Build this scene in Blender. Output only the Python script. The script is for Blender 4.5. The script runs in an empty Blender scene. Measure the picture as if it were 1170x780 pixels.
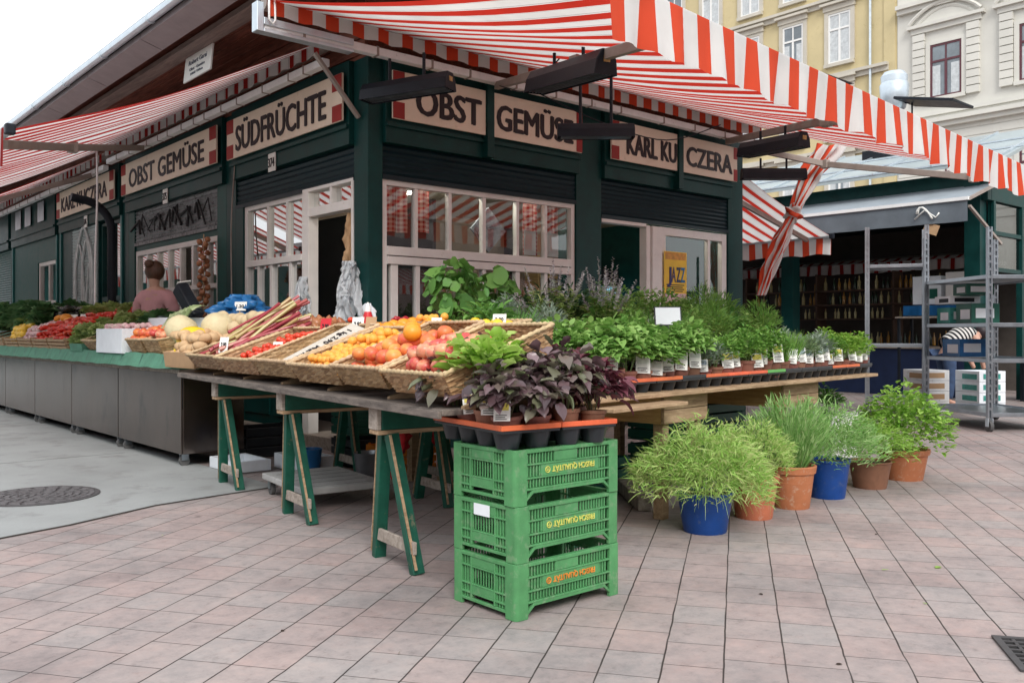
import bpy, math, random
from mathutils import Vector, Matrix, Euler, noise
rad = math.radians
PI = math.pi
rnd = random.Random(11)
scene = bpy.context.scene
C = scene.collection
Z = Vector((0, 0, 1))

# ------------------------------------------------------------------ mesh building
class MB:
    def __init__(s):
        s.v, s.f, s.m, s.uv = [], [], [], []
    def add(s, vs, fs, mi=0, uvs=None):
        n = len(s.v)
        s.v.extend(tuple(v) for v in vs)
        for i, f in enumerate(fs):
            s.f.append(tuple(n + k for k in f)); s.m.append(mi)
            s.uv.append(uvs[i] if uvs else None)
        return s
    def box2(s, a, b, mi=0):
        x0, x1 = sorted((a[0], b[0])); y0, y1 = sorted((a[1], b[1])); z0, z1 = sorted((a[2], b[2]))
        vs = [(x0,y0,z0),(x1,y0,z0),(x1,y1,z0),(x0,y1,z0),(x0,y0,z1),(x1,y0,z1),(x1,y1,z1),(x0,y1,z1)]
        return s.add(vs, [(0,3,2,1),(4,5,6,7),(0,1,5,4),(1,2,6,5),(2,3,7,6),(3,0,4,7)], mi)
    def box(s, c, size, M=None, mi=0):
        hx, hy, hz = size[0]/2, size[1]/2, size[2]/2
        c = Vector(c)
        vs = []
        for z in (-hz, hz):
            for x, y in ((-hx,-hy),(hx,-hy),(hx,hy),(-hx,hy)):
                p = Vector((x, y, z))
                vs.append(c + (M @ p if M else p))
        return s.add(vs, [(0,3,2,1),(4,5,6,7),(0,1,5,4),(1,2,6,5),(2,3,7,6),(3,0,4,7)], mi)
    def bar(s, p, q, w, h, mi=0, up=Z):
        p, q = Vector(p), Vector(q)
        d = (q - p); L = d.length; d.normalize()
        a = d.cross(up)
        if a.length < 1e-4: a = d.cross(Vector((1, 0, 0)))
        a.normalize(); b = a.cross(d).normalized()
        M = Matrix((d, a, b)).transposed()
        return s.box((p + q)/2, (L, w, h), M, mi)
    def tube(s, pts, r, n=8, mi=0, cap=True):
        pts = [Vector(p) for p in pts]
        rs = r if isinstance(r, (list, tuple)) else [r]*len(pts)
        vs = []; pa = None
        for i, p in enumerate(pts):
            t = (pts[min(i+1, len(pts)-1)] - pts[max(i-1, 0)]).normalized()
            if pa is None:
                a = t.cross(Z)
                if a.length < .05: a = t.cross(Vector((1, 0, 0)))
            else:
                a = pa - t*pa.dot(t)
            a.normalize(); pa = a; b = t.cross(a)
            for k in range(n):
                an = 2*PI*k/n
                vs.append(p + (a*math.cos(an) + b*math.sin(an))*rs[i])
        fs = []
        for i in range(len(pts)-1):
            for k in range(n):
                k2 = (k+1) % n
                fs.append((i*n+k, i*n+k2, (i+1)*n+k2, (i+1)*n+k))
        if cap:
            fs.append(tuple(range(n-1, -1, -1))); fs.append(tuple((len(pts)-1)*n+k for k in range(n)))
        return s.add(vs, fs, mi)
    def lathe(s, prof, n=16, c=(0,0,0), M=None, mi=0, wob=None):
        vs = []; c = Vector(c)
        for j, (r, z) in enumerate(prof):
            for k in range(n):
                an = 2*PI*k/n
                rr = r*(wob(an, z) if wob else 1)
                p = Vector((rr*math.cos(an), rr*math.sin(an), z))
                vs.append(c + (M @ p if M else p))
        fs = []
        for j in range(len(prof)-1):
            for k in range(n):
                k2 = (k+1) % n
                fs.append((j*n+k, j*n+k2, (j+1)*n+k2, (j+1)*n+k))
        if prof[0][0] > 1e-5: fs.append(tuple(range(n-1, -1, -1)))
        if prof[-1][0] > 1e-5: fs.append(tuple((len(prof)-1)*n+k for k in range(n)))
        return s.add(vs, fs, mi)
    def grid(s, fn, nu, nv, mi=0, uvf=None):
        vs = [fn(i/nu, j/nv) for j in range(nv+1) for i in range(nu+1)]
        fs, us = [], []
        for j in range(nv):
            for i in range(nu):
                a = j*(nu+1)+i
                fs.append((a, a+1, a+nu+2, a+nu+1))
                if uvf: us.append([uvf(i/nu, j/nv), uvf((i+1)/nu, j/nv), uvf((i+1)/nu, (j+1)/nv), uvf(i/nu, (j+1)/nv)])
        return s.add(vs, fs, mi, us if uvf else None)
    def prism(s, poly, z0, z1, mi=0, fn=None):
        n = len(poly)
        vs = [(x, y, z0) for x, y in poly] + [(x, y, z1) for x, y in poly]
        if fn: vs = [fn(*v) for v in vs]
        fs = [tuple(range(n-1, -1, -1)), tuple(range(n, 2*n))] + [(i, (i+1) % n, n+(i+1) % n, n+i) for i in range(n)]
        return s.add(vs, fs, mi)
    def leaf(s, b, d, up, L, W, droop=.2, fold=.15, mi=0):
        b = Vector(b); d = Vector(d).normalized(); a = d.cross(up)
        if a.length < .05: a = d.cross(Vector((1, .3, 0)))
        a.normalize(); u = a.cross(d).normalized()
        def P(t, w, f): return b + d*(L*t) + a*(W*w) + u*(f*W - droop*L*t*t)
        vs = [P(0,0,0), P(.30,-.46,fold), P(.30,0,0), P(.30,.46,fold), P(.72,-.42,fold), P(.72,0,0), P(.72,.42,fold), P(1,0,0)]
        return s.add(vs, [(0,2,1),(0,3,2),(1,2,5,4),(2,3,6,5),(4,5,7),(5,6,7)], mi)
    def leaf2(s, b, d, up, L, W, droop=.2, fold=.15, mi=0, wav=.1):
        b = Vector(b); d = Vector(d).normalized(); a = d.cross(up)
        if a.length < .05: a = d.cross(Vector((1, .3, 0)))
        a.normalize(); u = a.cross(d).normalized(); vs = [b]; T = (.10,.28,.50,.72,.90); Wd = (.20,.44,.52,.44,.22)
        for t, w in zip(T, Wd):
            c = b + d*(L*t) - u*(droop*L*t*t)
            for q in (-1, -.5, 0, .5, 1): vs.append(c + a*(W*w*q) + u*(fold*W*abs(q)**1.3 + (wav*W*rnd.uniform(-1,1) if abs(q) == 1 else 0)))
        vs.append(b + d*L - u*(droop*L)); fs = [(0,k+2,k+1) for k in range(4)]
        for j in range(4):
            for k in range(4): p = 1+j*5+k; fs.append((p,p+1,p+6,p+5))
        fs += [(21+k,22+k,26) for k in range(4)]
        return s.add(vs, fs, mi)
    def blade(s, b, d, L, W, droop=.3, n=3, mi=0, side=None):
        b = Vector(b); d = Vector(d).normalized()
        a = side or d.cross(Vector((rnd.uniform(-1,1), rnd.uniform(-1,1), rnd.uniform(-.3,1))))
        if a.length < .02: a = d.cross(Vector((1, 0, .2)))
        a.normalize(); vs = []
        for i in range(n+1):
            t = i/n
            p = b + d*(L*t) - Z*(droop*L*t*t)
            w = W*(1 - .85*t*t)*.5
            vs += [p - a*w, p + a*w]
        return s.add(vs, [(2*i, 2*i+1, 2*i+3, 2*i+2) for i in range(n)], mi)
    def mesh(s, name, mats, smooth=False):
        me = bpy.data.meshes.new(name)
        me.from_pydata(s.v, [], s.f)
        mats = mats if isinstance(mats, (list, tuple)) else [mats]
        for m in mats: me.materials.append(m)
        if len(mats) > 1: me.polygons.foreach_set('material_index', s.m)
        if any(s.uv):
            ul = me.uv_layers.new(name='UVMap'); k = 0
            for p, u in zip(me.polygons, s.uv):
                for li, c in zip(p.loop_indices, u or [(0, 0)]*len(p.loop_indices)): ul.data[li].uv = c
        if smooth is True: me.polygons.foreach_set('use_smooth', [True]*len(me.polygons))
        me.update()
        if smooth not in (True, False):
            me.polygons.foreach_set('use_smooth', [True]*len(me.polygons))
            me.set_sharp_from_angle(angle=rad(smooth))
        return me
    def build(s, name, mats, parent=None, smooth=False, bevel=0, loc=None):
        o = bpy.data.objects.new(name, s.mesh(name, mats, smooth)); C.objects.link(o)
        if parent: o.parent = parent
        if loc: o.location = loc
        if bevel:
            b = o.modifiers.new('bevel', 'BEVEL'); b.width = bevel; b.segments = 2; b.limit_method = 'ANGLE'; b.angle_limit = rad(45)
        return o

def tag(o, label=None, cat=None, group=None, kind=None):
    if label: o['label'] = label
    if cat: o['category'] = cat
    if group: o['group'] = group
    if kind: o['kind'] = kind
    return o
def thing(name, label, cat, loc=(0,0,0), rotz=0, group=None, tilt=0):
    o = bpy.data.objects.new(name, None); C.objects.link(o)
    o.empty_display_size = .1
    o.location = loc; o.rotation_mode = 'ZYX' if False else 'XYZ'; o.rotation_euler = (0, tilt, rotz)
    return tag(o, label, cat, group)
def dup(root, loc=None, rotz=None, scale=None, label=None, group=None):
    r = root.copy(); C.objects.link(r)
    if loc is not None: r.location = loc
    if rotz is not None: r.rotation_euler.z = rotz
    if scale is not None: r.scale = (scale, scale, scale) if not isinstance(scale, (tuple, list)) else scale
    if label: r['label'] = label
    if group: r['group'] = group
    for ch in list(root.children):
        c = ch.copy(); C.objects.link(c); c.parent = r
        for g in list(ch.children):
            d = g.copy(); C.objects.link(d); d.parent = c
    return r
def inst(name, me, loc, rot=(0,0,0), sc=1, parent=None, label=None, cat=None, group=None):
    o = bpy.data.objects.new(name, me); C.objects.link(o)
    o.location = loc; o.rotation_euler = rot
    o.scale = (sc, sc, sc) if not isinstance(sc, (tuple, list)) else sc
    if parent: o.parent = parent
    return tag(o, label, cat, group)

def text_mesh(txt, h, w=None, bold=.02, ext=.002, font_gap=1.0, thick=0):
    """mesh of flat letters in the x/z plane facing -y, cap height h, centred, width w"""
    cu = bpy.data.curves.new('lettering', 'FONT'); cu.body = txt; cu.size = 1; cu.offset = bold; cu.extrude = ext
    cu.resolution_u = 3; cu.space_character = font_gap
    o = bpy.data.objects.new('lettering', cu); C.objects.link(o)
    dg = bpy.context.evaluated_depsgraph_get(); dg.update()
    me = bpy.data.meshes.new_from_object(o.evaluated_get(dg))
    bpy.data.objects.remove(o)
    xs = [v.co.x for v in me.vertices]; ys = [v.co.y for v in me.vertices]
    x0, x1 = min(xs), max(xs); y0, y1 = min(ys), max(ys)
    sy = h/.73; sx = (w/(x1-x0)) if w else sy
    ymid = .365
    for v in me.vertices:
        x, y, z = v.co
        v.co = ((x-(x0+x1)/2)*sx, -z, (y-ymid)*sy)
    if thick:   # heavier strokes: the same letters laid a hair beside themselves
        vs = [v.co.copy() for v in me.vertices]; fs = [tuple(p.vertices) for p in me.polygons]; b = MB()
        for k, (dx, dz) in enumerate(((0,0),(-thick,0),(thick,0),(-thick*.5,thick*.5),(thick*.5,-thick*.5))): b.add([v+Vector((dx,-.0006*k,dz)) for v in vs], fs)
        me = b.mesh('lettering', [])
    return me

# ------------------------------------------------------------------ materials
def _n(nt, t, **kw):
    n = nt.nodes.new(t)
    for k, v in kw.items():
        if hasattr(n, k): setattr(n, k, v)
    return n
def base_mat(name):
    m = bpy.data.materials.new(name); m.use_nodes = True
    nt = m.node_tree; nt.nodes.clear()
    out = _n(nt, 'ShaderNodeOutputMaterial')
    return m, nt, out
def coords(nt, scale=1, rot=(0,0,0), obj=True):
    tc = _n(nt, 'ShaderNodeTexCoord'); mp = _n(nt, 'ShaderNodeMapping')
    mp.inputs['Scale'].default_value = scale if isinstance(scale, tuple) else (scale,)*3
    mp.inputs['Rotation'].default_value = rot
    oi = _n(nt, 'ShaderNodeObjectInfo'); ml = _n(nt, 'ShaderNodeMath', operation='MULTIPLY'); ml.inputs[1].default_value = 37.
    nt.links.new(oi.outputs['Random'], ml.inputs[0])
    ad = _n(nt, 'ShaderNodeVectorMath', operation='ADD')
    nt.links.new(tc.outputs['Object'], ad.inputs[0]); nt.links.new(ml.outputs[0], ad.inputs[1])
    nt.links.new(ad.outputs[0], mp.inputs['Vector'])
    return mp.outputs['Vector']
def rampnode(nt, fac, cols):
    r = _n(nt, 'ShaderNodeValToRGB'); e = r.color_ramp.elements
    while len(e) > len(cols): e.remove(e[-1])
    while len(e) < len(cols): e.new(.5)
    for i, c in enumerate(cols):
        if len(c) == 2: e[i].position = c[0]; e[i].color = (*c[1], 1)
        else: e[i].position = i/(len(cols)-1); e[i].color = (*c, 1)
    nt.links.new(fac, r.inputs['Fac']); return r.outputs['Color']
def pm(name, col, rough=.6, var=.18, scale=6., bump=0., bscale=60., metal=0., trans=0., spec=.4, stretch=(1,1,1), objvar=0., coat=0., dirt=None, dirt_amt=.45):
    """painted / plain surface: noise-varied base colour, optional wear colour and bump"""
    m, nt, out = base_mat(name)
    v = coords(nt, tuple(scale*k for k in stretch))
    nz = _n(nt, 'ShaderNodeTexNoise'); nz.inputs['Scale'].default_value = 1; nz.inputs['Detail'].default_value = 6; nz.inputs['Roughness'].default_value = .65
    nt.links.new(v, nz.inputs['Vector'])
    lo = tuple(max(0, c*(1-var)) for c in col); hi = tuple(min(1, c*(1+var)) for c in col)
    color = rampnode(nt, nz.outputs['Fac'], [(.3, lo), (.7, hi)])
    if dirt:
        n2 = _n(nt, 'ShaderNodeTexNoise'); n2.inputs['Scale'].default_value = 2.7; n2.inputs['Detail'].default_value = 8; n2.inputs['Roughness'].default_value = .7
        nt.links.new(v, n2.inputs['Vector'])
        mr = _n(nt, 'ShaderNodeMapRange'); mr.inputs['From Min'].default_value = 1-dirt_amt; mr.inputs['From Max'].default_value = 1-dirt_amt+.12
        nt.links.new(n2.outputs['Fac'], mr.inputs['Value'])
        mx = _n(nt, 'ShaderNodeMix', data_type='RGBA'); nt.links.new(mr.outputs[0], mx.inputs[0]); nt.links.new(color, mx.inputs[6]); mx.inputs[7].default_value = (*dirt, 1)
        color = mx.outputs[2]
    if objvar:
        oi = _n(nt, 'ShaderNodeObjectInfo'); hs = _n(nt, 'ShaderNodeHueSaturation')
        mr = _n(nt, 'ShaderNodeMapRange'); mr.inputs['To Min'].default_value = 1-objvar; mr.inputs['To Max'].default_value = 1+objvar
        nt.links.new(oi.outputs['Random'], mr.inputs['Value']); nt.links.new(mr.outputs[0], hs.inputs['Value'])
        m2 = _n(nt, 'ShaderNodeMapRange'); m2.inputs['To Min'].default_value = .5-objvar*.07; m2.inputs['To Max'].default_value = .5+objvar*.07
        ml = _n(nt, 'ShaderNodeMath', operation='FRACT'); mm = _n(nt, 'ShaderNodeMath', operation='MULTIPLY'); mm.inputs[1].default_value = 7.3
        nt.links.new(oi.outputs['Random'], mm.inputs[0]); nt.links.new(mm.outputs[0], ml.inputs[0]); nt.links.new(ml.outputs[0], m2.inputs['Value']); nt.links.new(m2.outputs[0], hs.inputs['Hue'])
        nt.links.new(color, hs.inputs['Color']); color = hs.outputs['Color']
    p = _n(nt, 'ShaderNodeBsdfPrincipled'); p.inputs['Roughness'].default_value = rough; p.inputs['Metallic'].default_value = metal
    p.inputs['Specular IOR Level'].default_value = spec; p.inputs['Coat Weight'].default_value = coat
    nt.links.new(color, p.inputs['Base Color'])
    rr = _n(nt, 'ShaderNodeMapRange'); rr.inputs['To Min'].default_value = max(.02, rough-.12); rr.inputs['To Max'].default_value = min(1, rough+.12)
    nt.links.new(nz.outputs['Fac'], rr.inputs['Value']); nt.links.new(rr.outputs[0], p.inputs['Roughness'])
    if bump:
        nb = _n(nt, 'ShaderNodeTexNoise'); nb.inputs['Scale'].default_value = bscale/scale; nb.inputs['Detail'].default_value = 4
        nt.links.new(v, nb.inputs['Vector'])
        b = _n(nt, 'ShaderNodeBump'); b.inputs['Strength'].default_value = bump; b.inputs['Distance'].default_value = .01
        nt.links.new(nb.outputs['Fac'], b.inputs['Height']); nt.links.new(b.outputs[0], p.inputs['Normal'])
    sh = p.outputs[0]
    if trans:
        tl = _n(nt, 'ShaderNodeBsdfTranslucent'); nt.links.new(color, tl.inputs['Color'])
        ms = _n(nt, 'ShaderNodeMixShader'); ms.inputs[0].default_value = trans
        nt.links.new(sh, ms.inputs[1]); nt.links.new(tl.outputs[0], ms.inputs[2]); sh = ms.outputs[0]
    nt.links.new(sh, out.inputs[0]); return m
def leafmat(name, cols, rough=.5, trans=.35, spec=.35):
    m, nt, out = base_mat(name)
    g = _n(nt, 'ShaderNodeNewGeometry'); oi = _n(nt, 'ShaderNodeObjectInfo')
    ad = _n(nt, 'ShaderNodeMath', operation='ADD'); fr = _n(nt, 'ShaderNodeMath', operation='FRACT')
    nt.links.new(g.outputs['Random Per Island'], ad.inputs[0]); nt.links.new(oi.outputs['Random'], ad.inputs[1]); nt.links.new(ad.outputs[0], fr.inputs[0])
    color = rampnode(nt, fr.outputs[0], cols)
    p = _n(nt, 'ShaderNodeBsdfPrincipled'); p.inputs['Roughness'].default_value = rough; p.inputs['Specular IOR Level'].default_value = spec
    nt.links.new(color, p.inputs['Base Color'])
    tl = _n(nt, 'ShaderNodeBsdfTranslucent'); nt.links.new(color, tl.inputs['Color'])
    ms = _n(nt, 'ShaderNodeMixShader'); ms.inputs[0].default_value = trans
    nt.links.new(p.outputs[0], ms.inputs[1]); nt.links.new(tl.outputs[0], ms.inputs[2]); nt.links.new(ms.outputs[0], out.inputs[0])
    return m
def emit(name, col, s):
    m, nt, out = base_mat(name); e = _n(nt, 'ShaderNodeEmission'); e.inputs[0].default_value = (*col, 1); e.inputs[1].default_value = s
    nt.links.new(e.outputs[0], out.inputs[0]); return m
def glassmat(name, tint=(.9,.95,.95), refl=.22):
    m, nt, out = base_mat(name)
    t = _n(nt, 'ShaderNodeBsdfTransparent'); t.inputs[0].default_value = (*tint, 1)
    g = _n(nt, 'ShaderNodeBsdfGlossy'); g.inputs['Roughness'].default_value = .015
    lw = _n(nt, 'ShaderNodeLayerWeight'); lw.inputs[0].default_value = .35
    mr = _n(nt, 'ShaderNodeMapRange'); mr.inputs['To Min'].default_value = refl; mr.inputs['To Max'].default_value = .7
    nt.links.new(lw.outputs['Fresnel'], mr.inputs['Value'])
    ms = _n(nt, 'ShaderNodeMixShader'); nt.links.new(mr.outputs[0], ms.inputs[0])
    nt.links.new(t.outputs[0], ms.inputs[1]); nt.links.new(g.outputs[0], ms.inputs[2]); nt.links.new(ms.outputs[0], out.inputs[0]); return m
def stripemat(name, period, frac, red, white, trans=.4, lines=True):
    """woven awning cloth: stripes counted in metres along UV.x"""
    m, nt, out = base_mat(name)
    uv = _n(nt, 'ShaderNodeUVMap'); sx = _n(nt, 'ShaderNodeSeparateXYZ'); nt.links.new(uv.outputs[0], sx.inputs[0])
    dv = _n(nt, 'ShaderNodeMath', operation='DIVIDE'); dv.inputs[1].default_value = period; nt.links.new(sx.outputs[0], dv.inputs[0])
    fr = _n(nt, 'ShaderNodeMath', operation='FRACT'); nt.links.new(dv.outputs[0], fr.inputs[0])
    r = _n(nt, 'ShaderNodeValToRGB'); r.color_ramp.interpolation = 'CONSTANT'; e = r.color_ramp.elements
    dark = tuple(c*.45 for c in red)
    stops = [(0, red), (frac, white)]
    if lines: stops = [(0, red), (frac, white), (frac+.055, tuple(a*.32+b*.2 for a, b in zip(white, red))), (frac+.075, white), (.925, tuple(a*.32+b*.2 for a, b in zip(white, red))), (.945, white)]
    while len(e) < len(stops): e.new(.5)
    for i, (p_, c) in enumerate(stops): e[i].position = p_; e[i].color = (*c, 1)
    nt.links.new(fr.outputs[0], r.inputs['Fac'])
    nz = _n(nt, 'ShaderNodeTexNoise'); nz.inputs['Scale'].default_value = 3.; nz.inputs['Detail'].default_value = 5
    tc = _n(nt, 'ShaderNodeTexCoord'); nt.links.new(tc.outputs['Object'], nz.inputs['Vector'])
    mr = _n(nt, 'ShaderNodeMapRange'); mr.inputs['To Min'].default_value = .74; mr.inputs['To Max'].default_value = 1.12; nt.links.new(nz.outputs['Fac'], mr.inputs['Value'])
    hs = _n(nt, 'ShaderNodeHueSaturation'); nt.links.new(r.outputs['Color'], hs.inputs['Color']); nt.links.new(mr.outputs[0], hs.inputs['Value'])
    p = _n(nt, 'ShaderNodeBsdfPrincipled'); p.inputs['Roughness'].default_value = .8; p.inputs['Specular IOR Level'].default_value = .2
    nt.links.new(hs.outputs[0], p.inputs['Base Color'])
    tl = _n(nt, 'ShaderNodeBsdfTranslucent'); nt.links.new(hs.outputs[0], tl.inputs['Color'])
    ms = _n(nt, 'ShaderNodeMixShader'); ms.inputs[0].default_value = trans
    nt.links.new(p.outputs[0], ms.inputs[1]); nt.links.new(tl.outputs[0], ms.inputs[2]); nt.links.new(ms.outputs[0], out.inputs[0]); return m
def fruitmat(name, cols, rough=.35, scale=9., spec=.5, speck=.0):
    m, nt, out = base_mat(name)
    v = coords(nt, scale)
    nz = _n(nt, 'ShaderNodeTexNoise'); nz.inputs['Scale'].default_value = 1.; nz.inputs['Detail'].default_value = 3
    nt.links.new(v, nz.inputs['Vector'])
    oi = _n(nt, 'ShaderNodeObjectInfo')
    a = _n(nt, 'ShaderNodeMath', operation='MULTIPLY_ADD'); a.inputs[1].default_value = .5; nt.links.new(oi.outputs['Random'], a.inputs[0])
    sb = _n(nt, 'ShaderNodeMath', operation='SUBTRACT'); nt.links.new(nz.outputs['Fac'], sb.inputs[0]); sb.inputs[1].default_value = .25
    nt.links.new(sb.outputs[0], a.inputs[2])
    color = rampnode(nt, a.outputs[0], cols)
    p = _n(nt, 'ShaderNodeBsdfPrincipled'); p.inputs['Roughness'].default_value = rough; p.inputs['Specular IOR Level'].default_value = spec
    p.inputs['Subsurface Weight'].default_value = 0
    nt.links.new(color, p.inputs['Base Color'])
    nb = _n(nt, 'ShaderNodeTexNoise'); nb.inputs['Scale'].default_value = 22; nt.links.new(v, nb.inputs['Vector'])
    b = _n(nt, 'ShaderNodeBump'); b.inputs['Strength'].default_value = .12; b.inputs['Distance'].default_value = .004
    nt.links.new(nb.outputs['Fac'], b.inputs['Height']); nt.links.new(b.outputs[0], p.inputs['Normal'])
    nt.links.new(p.outputs[0], out.inputs[0]); return m
def woodmat(name, c1, c2, scale=3., stretch=(1, 12, 12), rough=.75):
    m, nt, out = base_mat(name)
    v = coords(nt, tuple(scale*k for k in stretch))
    nz = _n(nt, 'ShaderNodeTexNoise'); nz.inputs['Scale'].default_value = 1; nz.inputs['Detail'].default_value = 8; nz.inputs['Roughness'].default_value = .7; nz.inputs['Distortion'].default_value = .6
    nt.links.new(v, nz.inputs['Vector'])
    color = rampnode(nt, nz.outputs['Fac'], [(.3, c1), (.5, tuple((a+b)/2 for a, b in zip(c1, c2))), (.68, c2)])
    p = _n(nt, 'ShaderNodeBsdfPrincipled'); p.inputs['Roughness'].default_value = rough; p.inputs['Specular IOR Level'].default_value = .25
    nt.links.new(color, p.inputs['Base Color'])
    b = _n(nt, 'ShaderNodeBump'); b.inputs['Strength'].default_value = .35; b.inputs['Distance'].default_value = .006
    nt.links.new(nz.outputs['Fac'], b.inputs['Height']); nt.links.new(b.outputs[0], p.inputs['Normal'])
    nt.links.new(p.outputs[0], out.inputs[0]); return m
def checkmat(name, ca, cb, scale):
    m, nt, out = base_mat(name)
    tc = _n(nt, 'ShaderNodeTexCoord'); sp = _n(nt, 'ShaderNodeSeparateXYZ'); nt.links.new(tc.outputs['Object'], sp.inputs[0])
    outs = []
    for ax in (0, 2):
        mu = _n(nt, 'ShaderNodeMath', operation='MULTIPLY'); mu.inputs[1].default_value = scale; nt.links.new(sp.outputs[ax], mu.inputs[0])
        fr = _n(nt, 'ShaderNodeMath', operation='FRACT'); nt.links.new(mu.outputs[0], fr.inputs[0])
        gt = _n(nt, 'ShaderNodeMath', operation='GREATER_THAN'); gt.inputs[1].default_value = .5; nt.links.new(fr.outputs[0], gt.inputs[0]); outs.append(gt.outputs[0])
    ad = _n(nt, 'ShaderNodeMath', operation='ADD'); nt.links.new(outs[0], ad.inputs[0]); nt.links.new(outs[1], ad.inputs[1])
    hf = _n(nt, 'ShaderNodeMath', operation='MULTIPLY'); hf.inputs[1].default_value = .5; nt.links.new(ad.outputs[0], hf.inputs[0])
    mid = tuple((a+b)/2 for a, b in zip(ca, cb))
    color = rampnode(nt, hf.outputs[0], [ca, mid, cb])
    p = _n(nt, 'ShaderNodeBsdfPrincipled'); p.inputs['Roughness'].default_value = .9; nt.links.new(color, p.inputs['Base Color'])
    tl = _n(nt, 'ShaderNodeBsdfTranslucent'); nt.links.new(color, tl.inputs['Color'])
    ms = _n(nt, 'ShaderNodeMixShader'); ms.inputs[0].default_value = .3
    nt.links.new(p.outputs[0], ms.inputs[1]); nt.links.new(tl.outputs[0], ms.inputs[2]); nt.links.new(ms.outputs[0], out.inputs[0]); return m

M = {}
M['green'] = pm('dark_green_paint', (.004,.040,.037), .42, .25, 5, .05, 40, spec=.22, dirt=(.010,.058,.052), dirt_amt=.40)
M['green2'] = pm('green_paint_worn', (.008,.065,.056), .45, .25, 7, .06, 60, spec=.22, dirt=(.03,.09,.075), dirt_amt=.4)
M['slat'] = pm('shutter_dark', (.006,.020,.026), .42, .2, 6, spec=.25)
M['cream'] = pm('cream_paint', (.76,.73,.70), .5, .06, 6, .04, 60, dirt=(.58,.52,.47), dirt_amt=.38)
M['sign'] = pm('sign_beige', (.78,.66,.53), .55, .07, 3, dirt=(.64,.52,.40), dirt_amt=.38)
M['ink'] = pm('sign_ink', (.018,.011,.014), .5, .1)
M['red'] = pm('sign_red', (.30,.020,.016), .5, .12)
M['brown'] = woodmat('brown_boards', (.085,.028,.020), (.27,.095,.06), 2., (10, 1.2, 10))
M['eave'] = pm('eave_panel', (.27,.235,.24), .6, .14, 4, .05)
M['plank'] = woodmat('grey_plank', (.13,.10,.09), (.28,.22,.19), 2., (10, 1, 10))
M['zinc'] = pm('zinc', (.58,.65,.70), .38, .14, 5, metal=.7)
M['alu'] = pm('white_aluminium', (.80,.80,.80), .38, .08, 6, .03, dirt=(.50,.47,.45), dirt_amt=.40)
M['bronze'] = pm('grey_brown_metal', (.30,.25,.22), .45, .15, 6, .03)
M['black'] = pm('black_metal', (.014,.017,.023), .45, .25, 7, .03, spec=.2)
M['blackp'] = pm('black_plastic', (.022,.027,.032), .38, .2, 9)
M['steel'] = pm('brushed_steel', (.135,.108,.094), .19, .32, 1.3, .5, 1.6, metal=.95, stretch=(1,1,.6), dirt=(.075,.066,.062), dirt_amt=.46)
M['chrome'] = pm('galvanised', (.34,.37,.40), .32, .18, 5, metal=.85)
M['white'] = pm('white_paint', (.78,.78,.77), .5, .05)
M['paper'] = pm('white_card', (.80,.80,.76), .6, .04)
M['foam'] = pm('white_foam', (.80,.84,.88), .7, .05, 10, .05)
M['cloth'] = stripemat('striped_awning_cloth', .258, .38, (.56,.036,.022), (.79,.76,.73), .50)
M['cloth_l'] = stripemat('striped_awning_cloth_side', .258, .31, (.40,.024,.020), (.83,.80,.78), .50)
M['val'] = stripemat('striped_valance', .258, .47, (.74,.085,.035), (.80,.79,.77), .3, False)
M['glass'] = glassmat('window_glass', refl=.11)
M['greyglass'] = glassmat('dark_glass', (.55,.62,.62), .3)
M['wall_in'] = pm('inside_wall', (.34,.27,.21), .8, .15, 3)
M['ceil_in'] = pm('inside_ceiling', (.55,.50,.38), .8, .08, 3)
M['floor_in'] = pm('inside_floor', (.10,.08,.07), .7, .2, 4)
M['dark'] = pm('interior_shade', (.012,.014,.016), .7, .3)
M['wicker'] = pm('wicker', (.44,.265,.135), .6, .35, 40, .25, 160, stretch=(1,1,1), objvar=.16)
M['wickerd'] = pm('wicker_dark_strand', (.33,.19,.095), .6, .3, 40, .25, 160, objvar=.12)
M['wickerl'] = pm('wicker_light_strand', (.54,.36,.20), .55, .25, 40, .25, 160, objvar=.1)
M['wickerp'] = pm('wicker_pale', (.50,.36,.21), .6, .35, 22, .25, 160, objvar=.1)
M['wood'] = woodmat('old_timber', (.22,.135,.075), (.52,.37,.23), 3., (1.4, 12, 12))
M['woody'] = woodmat('yellow_timber', (.36,.20,.07), (.58,.38,.17), 3., (12, 1.4, 12))
M['woodg'] = woodmat('grey_timber', (.20,.165,.14), (.48,.42,.36), 3., (1.5, 9, 9))
M['tgreen'] = pm('trestle_green', (.007,.082,.052), .5, .3, 8, .08, 50, dirt=(.20,.17,.11), dirt_amt=.39)
M['woodd'] = woodmat('dark_weathered_timber', (.07,.06,.055), (.26,.22,.19), 3., (9, 1.5, 9))
M['felt'] = pm('green_felt', (.085,.235,.16), .8, .2, 9, .08)
M['crate'] = pm('green_plastic', (.082,.275,.105), .5, .18, 9, .06, 90, dirt=(.15,.30,.15), dirt_amt=.47)
M['crate2'] = pm('dark_green_plastic', (.012,.10,.07), .45, .15, 7)
M['trayo'] = pm('orange_plastic', (.70,.15,.055), .42, .14, 12, objvar=.12)
M['trayg'] = pm('green_tray_plastic', (.12,.40,.10), .45, .14, 12)
M['terra'] = pm('terracotta', (.46,.155,.075), .62, .14, 8, .08, 90, objvar=.12, dirt=(.50,.29,.20), dirt_amt=.45)
M['brownpot'] = pm('brown_pot', (.205,.085,.058), .6, .2, 12, objvar=.2)
M['bluepot'] = pm('blue_pot', (.008,.060,.27), .4, .16, 8, .04, 60, dirt=(.06,.10,.24), dirt_amt=.43)
M['soil'] = pm('soil', (.035,.022,.015), .95, .4, 60, .5, 90)
M['card'] = pm('brown_card', (.46,.29,.16), .8, .1, 10)
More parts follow.
